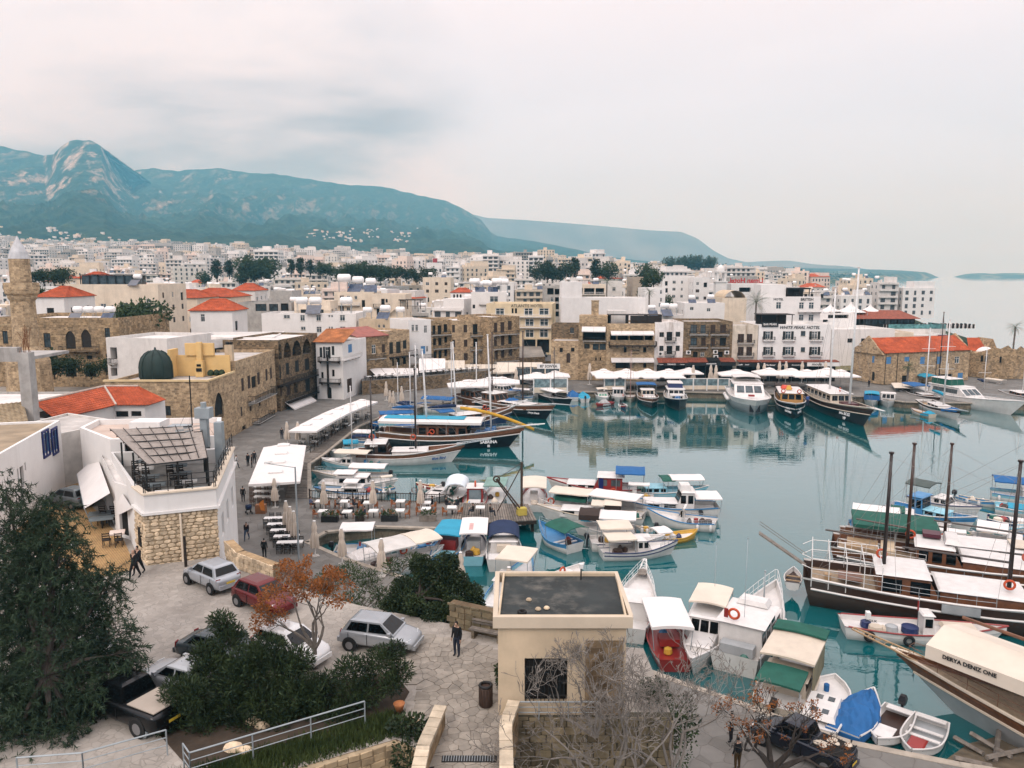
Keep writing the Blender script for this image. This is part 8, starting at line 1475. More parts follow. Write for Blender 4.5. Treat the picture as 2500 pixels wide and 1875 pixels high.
for (a,b_),(c_,d_) in zip(zip(BW,BW[1:]),zip(W2,W2[1:])):
    n=int((Vector(b_)-Vector(a)).length/.5)
    for i in range(n):
        P=[Vector(a).lerp(Vector(b_),i/n+.003),Vector(a).lerp(Vector(b_),(i+1)/n-.01),Vector(c_).lerp(Vector(d_),(i+1)/n-.01),Vector(c_).lerp(Vector(d_),i/n+.003)]; MB().prism([(q.x+24,q.y-80) for q in P],.035,.09).build('plank',woodG,t)
mb=MB()
for (a,b_) in zip(W2[1:],W2[2:]):
    a=Vector((a[0]+24+.15,a[1]-80,0)); b_=Vector((b_[0]+24+.15,b_[1]-80,0)); [mb.tube(a+Vector((0,0,h)),b_+Vector((0,0,h)),.04,n=4) for h in (.55,1.05)]; n=int((b_-a).length/1.6); [mb.tube(a.lerp(b_,i/n),a.lerp(b_,i/n)+Vector((0,0,1.1)),.05,n=4) for i in range(n+1)]
mb.build('rail',woodD,t)
flat('cafe_terrace',[(-31,158),(-29.7,151.5),(-18.5,158.5),(-6,168),(-2,176),(-10,180)],4.0,quayM,1.1,stoneD)
for i,(x0,x1,y0,y1,Y,lab) in enumerate(((945,1330,1260,1300,157,'long white awning roof of the upper cafe terrace'),(1335,1540,1185,1260,163,'tall white awning roof at the cafe terrace corner'),(1510,1690,1200,1260,167,'beige sheet awning right of the tall white one'),(1690,1940,1230,1290,170,'ivory sheet roof below the wide stone apartments'),(1935,2290,1215,1275,168,'large cream tent roof of the numbered cafe'))):
    a=AT(*c2(x0,y0),Y+3); b_=AT(*c2(x1,y0),Y+6); c_=AT(*c2(x1,y1),Y); d_=AT(*c2(x0+(60 if i==0 else 0),y1+20),Y-2); o_=Vector((d_.x,d_.y,QZ)); t=thing('awning_roof',lab,'awning',o_); mb=MB(); n=4
    for j in range(n): mb.poly([d_.lerp(c_,j/n+.004)-o_,d_.lerp(c_,(j+1)/n-.004)-o_,a.lerp(b_,(j+1)/n-.004)-o_,a.lerp(b_,j/n+.004)-o_])
    for j in range(n): p,q=d_.lerp(c_,j/n),d_.lerp(c_,(j+1)/n); mb.poly([p-o_,q-o_,q-o_-Vector((0,0,.35)),p-o_-Vector((0,0,.35))])
    mb.build('canvas',canvasW if i<2 else canvasI,t); [MB().tube(d_.lerp(c_,j/3)-o_,Vector((d_.lerp(c_,j/3).x,d_.lerp(c_,j/3).y,4 if i<4 else QZ))-o_,.05,n=5).build('post',steel,t) for j in range(4)]
random.seed(6)
for i in range(18):
    f_=i/17; p=Vector((-28.6,153.2)).lerp(Vector((-8,167.5)),f_); table('white table behind the rubble wall of the upper terrace',(p.x,p.y,4.0),.5,group='upper terrace tables'); chair('dark chair behind the rubble wall of the upper terrace',(p.x+.5,p.y+.8,4.),2.6,'dark','upper terrace chairs'); chair('dark chair behind the rubble wall of the upper terrace',(p.x-.5,p.y-.8,4.),-.5,'dark','upper terrace chairs')
p=AT(*c3(410,1095),160); t=thing('cafe_kiosk','glazed cafe front with numbered white sign board','kiosk',(p.x,160,QZ)); h=p.z-QZ; f=Fac((p.x-6,160),(p.x+3.2,160)); ubox('glass_front',glass,t,-6,3.2,0,3,0,h-.3); ubox('frame',cream,t,-6.1,3.3,-.05,-.004,0,.9); ubox('sign_board',frameW,t,-1.6,3.2,-.2,-.06,h-.3,h+.75); sign('87 SONYA',letK,f,(p.x,160,QZ),t,5,8.6,p.z+.2,.22,bold=.02)
[ubox('post',cream,t,x,x+.2,-.1,-.05,0,h) for x in (-6,-3,0,3)]
for i,(x0,x1,y0,y1,Y) in enumerate(((325,585,1180,1260,153),(870,1030,1180,1245,157),(1450,1660,1180,1285,157.5),(1660,1830,1180,1285,157.5))):
    a=AT(*c3(x0,y1),Y); b_=AT(*c3(x1,y1),Y); h=AT(*c3(x0,y0),Y).z-QZ; t=thing('wind_screen','cream-framed glass wind screen %s'%('of the tent cafe','under the white parasol rows','right of the white parasol rows','beside the grey catamaran')[i],'wind screen',(a.x,Y,QZ)); w=b_.x-a.x; n=max(2,int(w/5))
    for j in range(n): x=w*j/n; ubox('glass_panel',GLASS('screen_glass',(.08,.12,.13)),t,x+.15,x+w/n-.15,-.02,.02,h*.42,h-.15); ubox('lower_panel',cream,t,x+.15,x+w/n-.15,-.03,.03,.25,h*.42-.05)
    for j in range(n+1): ubox('post',frameW,t,w*j/n-.12,w*j/n+.12,-.06,.06,0,h)
    ubox('top_rail',frameW,t,.12,w-.12,-.05,.05,h-.14,h)
    for j in range(n*3): table('white table behind the far quay wind screens',(a.x+w*(j+.5)/(n*3),Y+1.5,QZ),group='tables behind the wind screens')
def fascia(x0,x1,y0,y1,y2,kf,lab,texts,fm=None,redm=None):
    Y=171.6; a=AT(*kf(x0,y0),Y); b_=AT(*kf(x1,y0),Y); ze=AT(*kf(x0,y1),Y-2.6).z; zb=AT(*kf(x0,y2),Y-2.6).z; t=thing('shop_awning',lab,'awning',(a.x,Y,QZ)); w=b_.x-a.x
    tile_roof(t,(a.x,Y,QZ),(a.x,Y-2.6,ze),(b_.x,Y-2.6,ze),(b_.x,Y,a.z),(a.x,Y,a.z),redm or rustroof,pitch=.5,step=.5); ubox('fascia',fm or iron,t,0,w,-2.55,-2.4,zb-QZ,ze-QZ-.03); f=Fac((a.x,Y-2.55),(b_.x,Y-2.55))
    ubox('shop_interior',dark,t,.1,w-.1,-.3,-.1,0,zb-QZ)
    for tx,xx0,xx1,sh in texts: a0=AT(*kf(xx0,y1),Y-2.6).x-a.x; a1=AT(*kf(xx1,y1),Y-2.6).x-a.x; sign(tx,letW if fm is None else letK,f,(a.x,Y,QZ),t,a0,a1,(ze+zb)/2,.03,shear=sh,bold=.01,size=min((a1-a0)/len(tx)*1.6,.9))
    for j in range(int(w/3)): MB().tube((.3+j*3,-2.5,0),(.3+j*3,-2.5,zb-QZ),.06,n=5).build('post',iron,t)
fascia(1272,1500,1022,1062,1085,c3,'rust red tiled awning with dark sign band below the peeling white house',(('Corner',1290,1325,.2),('TERRACE',1355,1420,.1),('Corner',1455,1490,.2)))
fascia(1502,1652,1022,1058,1085,c3,'weathered red awning left of the dark moments sign',())
fascia(1655,1745,1020,1050,1085,c3,'dark shop front with moments lettering between red awnings',(('moments',1650+10,1735,0),),redm=iron)
fascia(1748,1862,1022,1055,1085,c3,'weathered red awning right of the dark moments sign',())
fascia(-10,160,880,900,935,c4_,'red awning with scripted signs below the old cream house',(('cafe',5,40,.4),('food',60,90,.4)))
fascia(165,505,880,900,940,c4_,'long red awning with white scripted sign below the white hotel',(('Harbour',215,295,.4),('fish',345,370,.4),('food juice',420,490,.4)))
fascia(508,760,880,898,930,c4_,'red awning over a white sign board reading moda',(('moda',575,650,.3),),fm=frameW)
for i,(x,y) in enumerate(((1517,980),(1725,975),(1812,980),(1728,1015),(1300,990))):
    p=AT(*c3(x,y),171.9); t=thing('air_conditioner','air conditioner box on the far fronts, %s'%('left on the rubble house','middle on the rubble house','right on the rubble house','over the moments sign','on the peeling white house')[i],'air conditioner',p); ubox('case',frameW,t,-.5,.5,-.4,0,-.4,.4); put('fan_grille',umesh('acfan',lambda:MB().tube((0,0,0),(0,-.03,0),.3,n=12).mesh('fan_grille',iron)),t,(0,-.4,0))
PP=[(c6(297,1345),'standing alone in black on the left promenade','stand',(.03,.03,.035),(.03,.03,.04),.2),(c6(325,1640),'in a dark jacket and blue jeans walking by the restaurant steps','walk',(.04,.025,.03),(.07,.12,.2),PI),(c6(245,1085),'striding in a white top and dark trousers near the white parasols','walk',(.55,.54,.53),(.04,.05,.07),-1.2),(c6(335,1070),'in black, left of a group by the parasols','stand',(.02,.02,.025),(.03,.03,.03),1),(c6(365,1080),'in black, middle of a group by the parasols','stand',(.025,.02,.02),(.03,.03,.03),2),(c6(385,1050),'in black, back of a group by the parasols','stand',(.03,.025,.03),(.02,.02,.03),0),(c6(595,860),'in a dark coat beside the curved parasol row','stand',(.03,.035,.05),(.04,.05,.08),0),(cb(145,985),'crouching dark figure behind the low wall','stand',(.03,.03,.03),(.03,.03,.03),0),(c4_(1015,1090),'in black on the far quay by the small boats','stand',(.02,.02,.03),(.02,.02,.02),0)]
for (u,v),w_,po,tp,lg,rz in PP: person('person '+w_,G(u,v,QZ),rz,po,tp,lg)
person('person in blue overalls standing on the bow of the pleasure gulet',tuple(G(*c4_(540,1235),2.6)),PI,'stand',(.06,.12,.35),(.05,.06,.12),s=1.15)
p=GULET_A.root.matrix_basis@Vector((GULET_A.x(.66),-.8,GULET_A.dz(.62))); person('person in dark blue standing on the deck of the nearest gulet',p,2.,'stand',(.03,.05,.09),(.03,.03,.04),s=1.05)
p=G(*c6(340,1435),QZ); t=thing('stroller','black baby stroller parked on the promenade','stroller',p,.6); mb=MB(); [mb.tube((x,.1,.1),(x,-.4,1.0),.025,n=4) for x in (-.22,.22)]; [mb.tube((x,-.3,.1),(x,.35,.6),.025,n=4) for x in (-.22,.22)]; mb.tube((-.22,-.4,1.),(.22,-.4,1.),.03,n=4); mb.build('frame',iron,t); MB().loft([[(x*.24,.3*math.cos(a)-.0,.62+.34*math.sin(a)) for a in [PI*i/6 for i in range(7)]] for x in (-1,1)],True,False).build('hood',cvN,t); MB().box(-.2,.2,-.15,.4,.42,.55).build('seat',iron,t); [put('wheel',umesh('stw',lambda:MB().torus((0,0,0),(1,0,0),.11,.03,12,5).mesh('wheel',iron)),t,(x,y,.13)) for x in (-.24,.24) for y in (-.3,.3)]
p=G(*c6(435,1430),QZ); t=thing('service_stand','wooden service stand draped with orange cloth','stand',p); ubox('cabinet',M('stand_wood',(.3,.14,.07),.7),t,-.5,.5,-.3,.3,0,.9); MB().add([(-.1,-.31,1.1),(.4,-.31,1.5),(.5,-.31,.3),(.1,-.36,.4)],[[0,1,2],[0,2,3]]).build('orange_cloth',M('orange_cloth',(.6,.2,.04),.8),t)
def lamp(label,base,h,arm,rz=0):
    t=thing('lamp_post',label,'lamp post',base,rz); MB().tube((0,0,0),(0,0,h),.09,.06,8).build('pole',steel,t); MB().tube((0,0,h-.05),(arm,0,h+.3),.04,n=6).build('arm',steel,t); MB().loft([[(arm-.1,-.12,h+.25),(arm+.5,-.1,h+.35),(arm+.5,.1,h+.35),(arm-.1,.12,h+.25)],[(arm-.1,-.08,h+.42),(arm+.5,-.06,h+.48),(arm+.5,.06,h+.48),(arm-.1,.08,h+.42)]]).build('lamp_head',frameW,t); return t
p=G(731,1400,QZ); lamp('tall pale lamp post rising beside the nearest white parasols',p,AT(725,1140,p.y).z-QZ,-2.3)
p=AT(543,1200,56); t=thing('steel_flue','square blue-grey steel flue rising beside the restaurant','flue',(p.x,56,QZ)); z=lambda v:AT(543,v,56).z-QZ; ubox('duct',steel,t,-.28,.28,-.28,.28,0,z(1030)); ubox('outlet_box',steel,t,-1.6,-.5,-.4,.4,z(1020),z(995)); ubox('elbow',steel,t,-1.3,-.8,-.25,.25,z(1090),z(1020)); MB().tube((-1.05,0,z(995)),(-1.05,0,z(982)),.22,n=8).build('cowl',steel,t)
for i,(x0,x1,y) in enumerate(((1765,1830,1560),(1690,1800,1300))): 
    pass
# ---------------------------------------------------------------- foreground terrace
def gxy_(u,v): p=G(u,v,PZ); return (p.x,p.y)
def brickfloor():
    m,nt,b=newmat('yellow_brick_floor'); p=wpos(nt); mp=nn(nt,'ShaderNodeMapping'); nt.links.new(p,mp.inputs[0]); mp.inputs['Rotation'].default_value=(0,0,.9)
    br=nn(nt,'ShaderNodeTexBrick'); nt.links.new(mp.outputs[0],br.inputs['Vector']); br.inputs['Color1'].default_value=c4((.42,.27,.11)); br.inputs['Color2'].default_value=c4((.36,.215,.085)); br.inputs['Mortar'].default_value=c4((.2,.14,.075)); br.inputs['Scale'].default_value=1; br.inputs['Brick Width'].default_value=.24; br.inputs['Row Height'].default_value=.13; br.inputs['Mortar Size'].default_value=.014
    c=mixc(nt,.7,br.outputs[0],mixc(nt,ramp(nt,noise(nt,p,.7,5,.65),.3,.7),(.6,.58,.55),(1.25,1.2,1.15)),'MULTIPLY'); nt.links.new(c,b.inputs['Base Color']); b.inputs['Roughness'].default_value=.9; bumpit(nt,b,br.outputs[1],-.5,.02); return m
P=[G(*c7(x,y),PZ) for x,y in ((1050,905),(850,975),(650,960),(400,880),(100,640),(120,430),(420,290),(620,240),(700,420),(960,700))]
flat('brick_lane',[(p.x,p.y) for p in P],PZ+.006,brickfloor())
def voronoi(poly,n,seed):
    rn=random.Random(seed); xs=[p[0] for p in poly]; ys=[p[1] for p in poly]
    def inside(x,y):
        c=False; j=len(poly)-1
        for i in range(len(poly)):
            (x0,y0),(x1,y1)=poly[i],poly[j]
            if (y0>y)!=(y1>y) and x<(x1-x0)*(y-y0)/(y1-y0)+x0: c=not c
            j=i
        return c
    S_=[]; tries=0
    while len(S_)<n and tries<40000:
        tries+=1; x,y=rn.uniform(min(xs),max(xs)),rn.uniform(min(ys),max(ys))
        if inside(x,y) and all((x-a)**2+(y-b)**2>.052 for a,b in S_): S_.append((x,y))
    out=[]
    for i,(x,y) in enumerate(S_):
        c=[(x-.5,y-.5),(x+.5,y-.5),(x+.5,y+.5),(x-.5,y+.5)]
        for j,(a,b) in enumerate(S_):
            if i==j or (a-x)**2+(b-y)**2>1.2: continue
            mx,my,nx,ny=(a+x)/2,(b+y)/2,a-x,b-y; q=[]
            for k in range(len(c)):
                p0,p1=c[k],c[(k+1)%len(c)]; d0=(p0[0]-mx)*nx+(p0[1]-my)*ny; d1=(p1[0]-mx)*nx+(p1[1]-my)*ny
                if d0<=0: q.append(p0)
                if d0*d1<0: t=d0/(d0-d1); q.append((p0[0]+(p1[0]-p0[0])*t,p0[1]+(p1[1]-p0[1])*t))
            c=q
            if len(c)<3: break
        if len(c)>=3: out.append(((x,y),c))
    return out
flagM=M('flagstone',(.32,.285,.24),.9,.3,1.6,stain=.35,scol=(.2,.17,.13),bump=.35,rnd=.16)
PATH=[(-2.55,22.5),(-.55,22.5),(-.5,28.4),(-.55,33.6),(-3.2,35.2),(-6.5,35.8),(-5.2,32.5),(-3.9,31.2),(-3.5,29.2),(-2.7,27.6)]
root=tag(MB().poly([(x,y,PZ+.008) for x,y in PATH]).build('paved_path',M('path_joint_earth',(.24,.2,.15),.95,.3,2.)),kind='structure')
rn=random.Random(3); pc=voronoi(PATH,292,4)
for (x,y),c in pc: MB().prism([((a-x)*.95,(b-y)*.95) for a,b in c],0,.03+rn.uniform(-.008,.01)).build('flagstone',flagM,root,loc=(x,y,PZ+.009))
def wall_run(name,label,pts,z0,z1,th,mat,cap=True,stones=None,seed=1,cat='wall',capw=.45):
    t=thing(name,label,cat,(pts[0][0],pts[0][1],z0)); o=Vector((pts[0][0],pts[0][1],z0)); rn=random.Random(seed)
    for (x0,y0),(x1,y1) in zip(pts,pts[1:]):
        f=Fac((x0,y0),(x1,y1)); mb=MB(); q=[f.w(0,0,0),f.w(f.L,0,0),f.w(f.L,-th,0),f.w(0,-th,0)]; mb.prism([(p.x-o.x,p.y-o.y) for p in q],0,z1-z0); mb.build('wall_core',mat,t)
        if stones: stone_face(f,0,f.L,z0+stones[3],z1,t,o,stones[0],stones[1],stones[2],seed,proud=.06,name='stone_block',round_=.08)
        if cap:
            a=0
            while a<f.L:
                w=min(rn.uniform(.4,.75),f.L-a); p=f.w(a+w/2,-th/2,z1+.07); c=ubox('cap_stone',capM,t,0,1,0,1,0,1); c.location=p-o; c.scale=(w*.95,th+.12,.15+rn.uniform(-.02,.03)); c.rotation_euler=(rn.uniform(-.03,.03),rn.uniform(-.03,.03),f.rz+rn.uniform(-.03,.03)); a+=w
    return t
wall_run('ramp_wall','pale capped stone wall on the left side of the ramp',[(-3.05,21),(-2.98,25.4),(-2.6,28.0)],PZ-1,PZ+.75,.36,stone)
wall_run('ramp_wall','pale capped stone wall on the right side of the ramp below the kiosk',[(-.1,28.4),(-.42,26.8),(-.3,21)],PZ-1,PZ+.75,.36,stone)
t=thing('drain_grate','dark iron drain grate across the ramp','grate',(-1.55,25.9,PZ+.05)); ubox('frame',iron,t,-1.0,1.0,-.18,.18,-.01,.02); [ubox('bar',steel,t,-.95+i*.095,-.93+i*.095,-.16,.16,.02,.035) for i in range(20)]
flat('planting_bed',[gxy_(u,v) for u,v in ((390,1795),(420,1700),(520,1620),(640,1650),(800,1665),(960,1640),(1000,1690),(960,1760),(900,1790),(700,1850),(460,1875))],PZ+.012,M('garden_soil',(.085,.06,.04),.95,.4,1.5,bump=.6))
A=(-12.5,20.); B=(-9.3,24.6); C=(-4.4,27.2); D=(-3.0,26.2)
wall_run('retaining_wall','weathered ashlar retaining wall with weeds at the bottom left',[(-9.6,24.1),(-4.35,27.05),(-3.3,26.3)],4.2,PZ-.02,.3,mortarM,False,(ashlar,(.3,.6),(.22,.3),1.4),5)
q=MB(); rn=random.Random(9)
for i in range(9000):
    k=rn.random(); x=lerp(-12,-4.6,k)+rn.uniform(-.5,.6); y=lerp(23.4,27.6,k)+rn.uniform(-.2,1.5); h=rn.uniform(.08,.32)*(1.3 if rn.random()<.2 else 1); a=rn.uniform(0,6.3); dx,dy=math.cos(a)*.03,math.sin(a)*.03; lx,ly=rn.uniform(-.12,.12),rn.uniform(-.12,.12); q.add([(x-dx,y-dy,PZ),(x+dx,y+dy,PZ),(x+lx,y+ly,PZ+h)],[[0,1,2]])
tag(q.build('grass',grassM),kind='stuff',label='strip of green weeds above the bottom left wall')
q=MB()
for c,r,n in (((-3.6,26.9,7.0),(1.0,.7,.9),1500),((-3.3,26.2,6.0),(.5,.5,.9),700),((-3.9,27.6,7.8),(.9,.5,.4),700),((5.9,30,7.7),(.7,.9,.6),600),((7.2,30.5,6.2),(.8,.7,1.2),500),((-.1,29.4,7.6),(.25,.5,.5),220),((-.45,31.1,7.9),(.25,.7,.7),420)): leaves(q,c,r,n,.16,rn,.6)
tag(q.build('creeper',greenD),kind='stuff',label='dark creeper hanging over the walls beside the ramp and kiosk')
def railing(label,pts,z,h=1.0,rows=3,post=1.6):
    t=thing('tube_railing',label,'railing',(pts[0][0],pts[0][1],z)); o=Vector((pts[0][0],pts[0][1],z)); 
    for r in range(rows):
        q=MB(); q.path([Vector((x,y,z+h*(1-r*.3)))-o for x,y in pts],.03 if r==0 else .018,6); q.build('rail',steel,t)
    for (x0,y0),(x1,y1) in zip(pts,pts[1:]):
        L_=math.hypot(x1-x0,y1-y0); n=max(1,int(L_/post))
        for i in range(n+1): MB().tube((lerp(x0,x1,i/n)-o.x,lerp(y0,y1,i/n)-o.y,0),(lerp(x0,x1,i/n)-o.x,lerp(y0,y1,i/n)-o.y,h),.028,n=6).build('post',steel,t)
    return t
def gxy(u,v,z): p=G(u,v,z); return (p.x,p.y)
railing('grey tube railing with three rails along the grass at the bottom left',[gxy(446,1815,PZ+1),gxy(462,1838,PZ+1),gxy(890,1712,PZ+1)],PZ)
railing('grey tube railing at the far bottom left below the pickup',[gxy(40,1850,PZ+1),gxy(200,1838,PZ+1),gxy(405,1782,PZ+1)],PZ)
KL=(-.55,28.75); KR=(4.5,28.75)
k=Bld('kiosk','beige flat-roofed kiosk with dark barred window and grey felt roof',[KL,KR,(4.7,33.1),(-.4,33.1)],PZ-.1,11.75,beigeP,'kiosk',.14,M('grey_roof_felt',(.05,.06,.06),.85,.45,.5,stain=.8,scol=(.15,.14,.12)),ops={0:[('d',(1.05,2.75,8.1,9.95)),('d',(4.1,4.45,9.3,10.2))],3:[('t',(1,2,9,10))]},reveal=.25,inset=.1)
f=k.F[0]; mb=MB()
for x in [1.1+i*.15 for i in range(11)]: mb.tube((x,-.02,.75),(x,-.02,2.45),.015,n=4)
for z in (1.0,1.6,2.2): mb.tube((1.05,-.02,z),(2.75,-.02,z),.015,n=4)
mb.build('window_bars',iron,k.root)
mb=MB(); mb.prism([(-.22,-.22),(5.35,-.22),(5.42,5.38),(-.06,5.38)],3.98,4.22); o=mb.build('cornice',beigeP,k.root); bpy.data.objects.remove(o)
for a,b,c,d in ((-.2,5.27,-.2,-.004),(-.2,-.004,-.003,4.36),(5.14,5.3,-.003,4.36),(-.2,5.3,4.37,4.5)): ubox('cornice',M('kiosk_cornice',(.56,.47,.36),.85,.08),k.root,a,b,c,d,3.9,4.36)
MB().tube((3.6,3.9,3.9),(3.6,3.9,4.75),.035,n=6).build('vent_pipe',iron,k.root); ubox('vent_cap',frameW,k.root,3.52,3.68,3.8,4.0,4.75,4.95)
mb=MB(); mb.torus((0,0,0),(0,0,1),.14,.06,12,6); tag(put('discarded_tyre',mb.mesh('discarded_tyre',M('tyre_rubber',(.02,.02,.02),.8),True),None,(.4,29.25,11.66)),'small old tyre lying on the kiosk roof','tyre')
for i,(x,y) in enumerate(((1.35,29.5),(1.7,29.6),(1.0,30.4))): tag(MB().lathe([(.09,0),(.13,.04),(.1,.1),(.03,.13)],6).build('loose_stone',rubbleM,loc=(x-.3,y,11.62)),'loose rubble stone on the kiosk roof, %s'%('left of the pair','right of the pair','lying farther back')[i],'stone')
ubox('stone_patch',stoneD,k.root,3.45,4.95,-.035,-.003,.2,3.3)
wall_run('kiosk_base_wall','dark mossy block wall below the kiosk',[(-.35,28.58),(6.4,28.58)],1.3,PZ+.05,.35,M('mossy_mortar',(.12,.105,.07),.95,.4,2.),False,(ashlarD,(.35,.7),(.27,.36),3.2),8)
railing('thin grey wire railing in front of the kiosk window',[(-.1,28.5),(3.4,28.5)],PZ,.75,3,.9)
wall_run('garden_wall','low rubble wall behind the silver hatchback by the restaurant corner',[(-13.7,42.3),(-16.5,44.4),(-17.9,46.4)][::-1],PZ-.3,PZ+1.0,.5,stone,False,(rubbleM,(.25,.55),(.2,.3),.3),12)
wall_run('bench_wall','dark stone wall behind the bench left of the kiosk',[(-3.1,36.6),(-.25,35.2)],PZ,PZ+1.3,.4,stoneD,False,(ashlarD,(.35,.6),(.24,.3),.05),13)
t=thing('litter_bin','brown slatted litter bin with black rim beside the kiosk','bin',tuple(gxy(1186,1725,PZ))+(PZ+.03,)); MB().lathe([(.22,0),(.26,.05),(.28,.85),(.24,.86)],14).build('drum',M('bin_brown',(.09,.05,.035),.7,.3,6.),t,True); MB().torus((0,0,.9),(0,0,1),.24,.06,16,6).build('rim',iron,t,True); [MB().obox((.275*math.cos(a),.275*math.sin(a)),.02,.05,.08,.84,a).build('slat',shutB,t) for a in [2*PI*i/14 for i in range(14)]]
def bench(label,c,rz):
    t=thing('bench',label,'bench',c,rz); [ubox('slat',woodG,t,-.9,.9,y,y+.12,.42,.46) for y in (-.25,-.1,.05)]; [ubox('back_slat',woodG,t,-.9,.9,.2,.23,z,z+.1) for z in (.6,.75)]; [ubox('leg',stoneG,t,x,x+.15,-.22,.2,0,.42) for x in (-.75,.6)]
bench('dark plank bench against the stone wall left of the kiosk',(-1.2,35.3,PZ),-.4); bench('weathered bench under the shrubs by the tube railing',tuple(gxy(560,1745,PZ))+(PZ,),.55)
for i,(u,v,s_) in enumerate(((618,1765,.35),(640,1775,.3),(570,1830,.4),(600,1835,.3),(1010,1765,.3))): tag(MB().lathe([(.02,0),(1,.1),(.9,.5),(.4,.85),(.02,.9)],7).build('boulder',rubbleM,loc=tuple(gxy(u,v,PZ))+(PZ,)),'pale boulder by the lower railing, %s'%('left of the shrub','right of the shrub','hollowed left one','small front one','at the path corner')[i],'stone').scale=(s_,s_*.7,s_*.8)
t=thing('clay_pot','terracotta pot lying in the creeper at the path edge','pot',tuple(gxy(975,1745,PZ))+(PZ+.15,)); MB().lathe([(.12,0),(.2,.25),(.24,.35),(.2,.36),(.16,.3)],12).build('pot',tileO,t,True)
for i,(x,y) in enumerate(((1435,895),(1645,760))): p=G(*c7(x,y),PZ); tag(MB().tube((0,0,0),(0,0,1.9),.09,.08,7).build('timber_post',woodD,loc=tuple(p)),'dark timber post %s'%('left of the silver hatchback','at the restaurant corner behind the hatchback')[i],'post')
p=AT(128,1500,38); t=lamp('leaning street lamp with white oval head among the pine branches',(p.x,38,PZ),AT(128,1385,38).z-PZ,.75,.5)
lh=[c for c in t.children if c.name.startswith('lamp_head')][0]; lh.scale=(1.,1.8,1.2)
person('man in black with bald head walking on the terrace by the brick lane',G(330,1413,PZ),2.8,'walk',(.015,.015,.02),(.015,.015,.02),skinM,1.02); person('man in dark clothes half hidden behind the bald man',G(340,1402,PZ),2.8,'walk',(.02,.02,.03),(.02,.02,.025),None,1.02)
person('person in black jacket and jeans standing in the shade of the round tree',G(1116,1602,PZ),2.6,'stand',(.015,.015,.018),(.03,.04,.07))
person('person in dark jacket leaning by the quay bollards at the bottom',G(1785,1812,QZ),1.,'stand',(.03,.04,.05),(.02,.02,.03)); person('person in black shirt and ochre trousers at the bottom edge of the quay',G(1800,1880,QZ),.4,'stand',(.015,.015,.015),(.1,.06,.02))
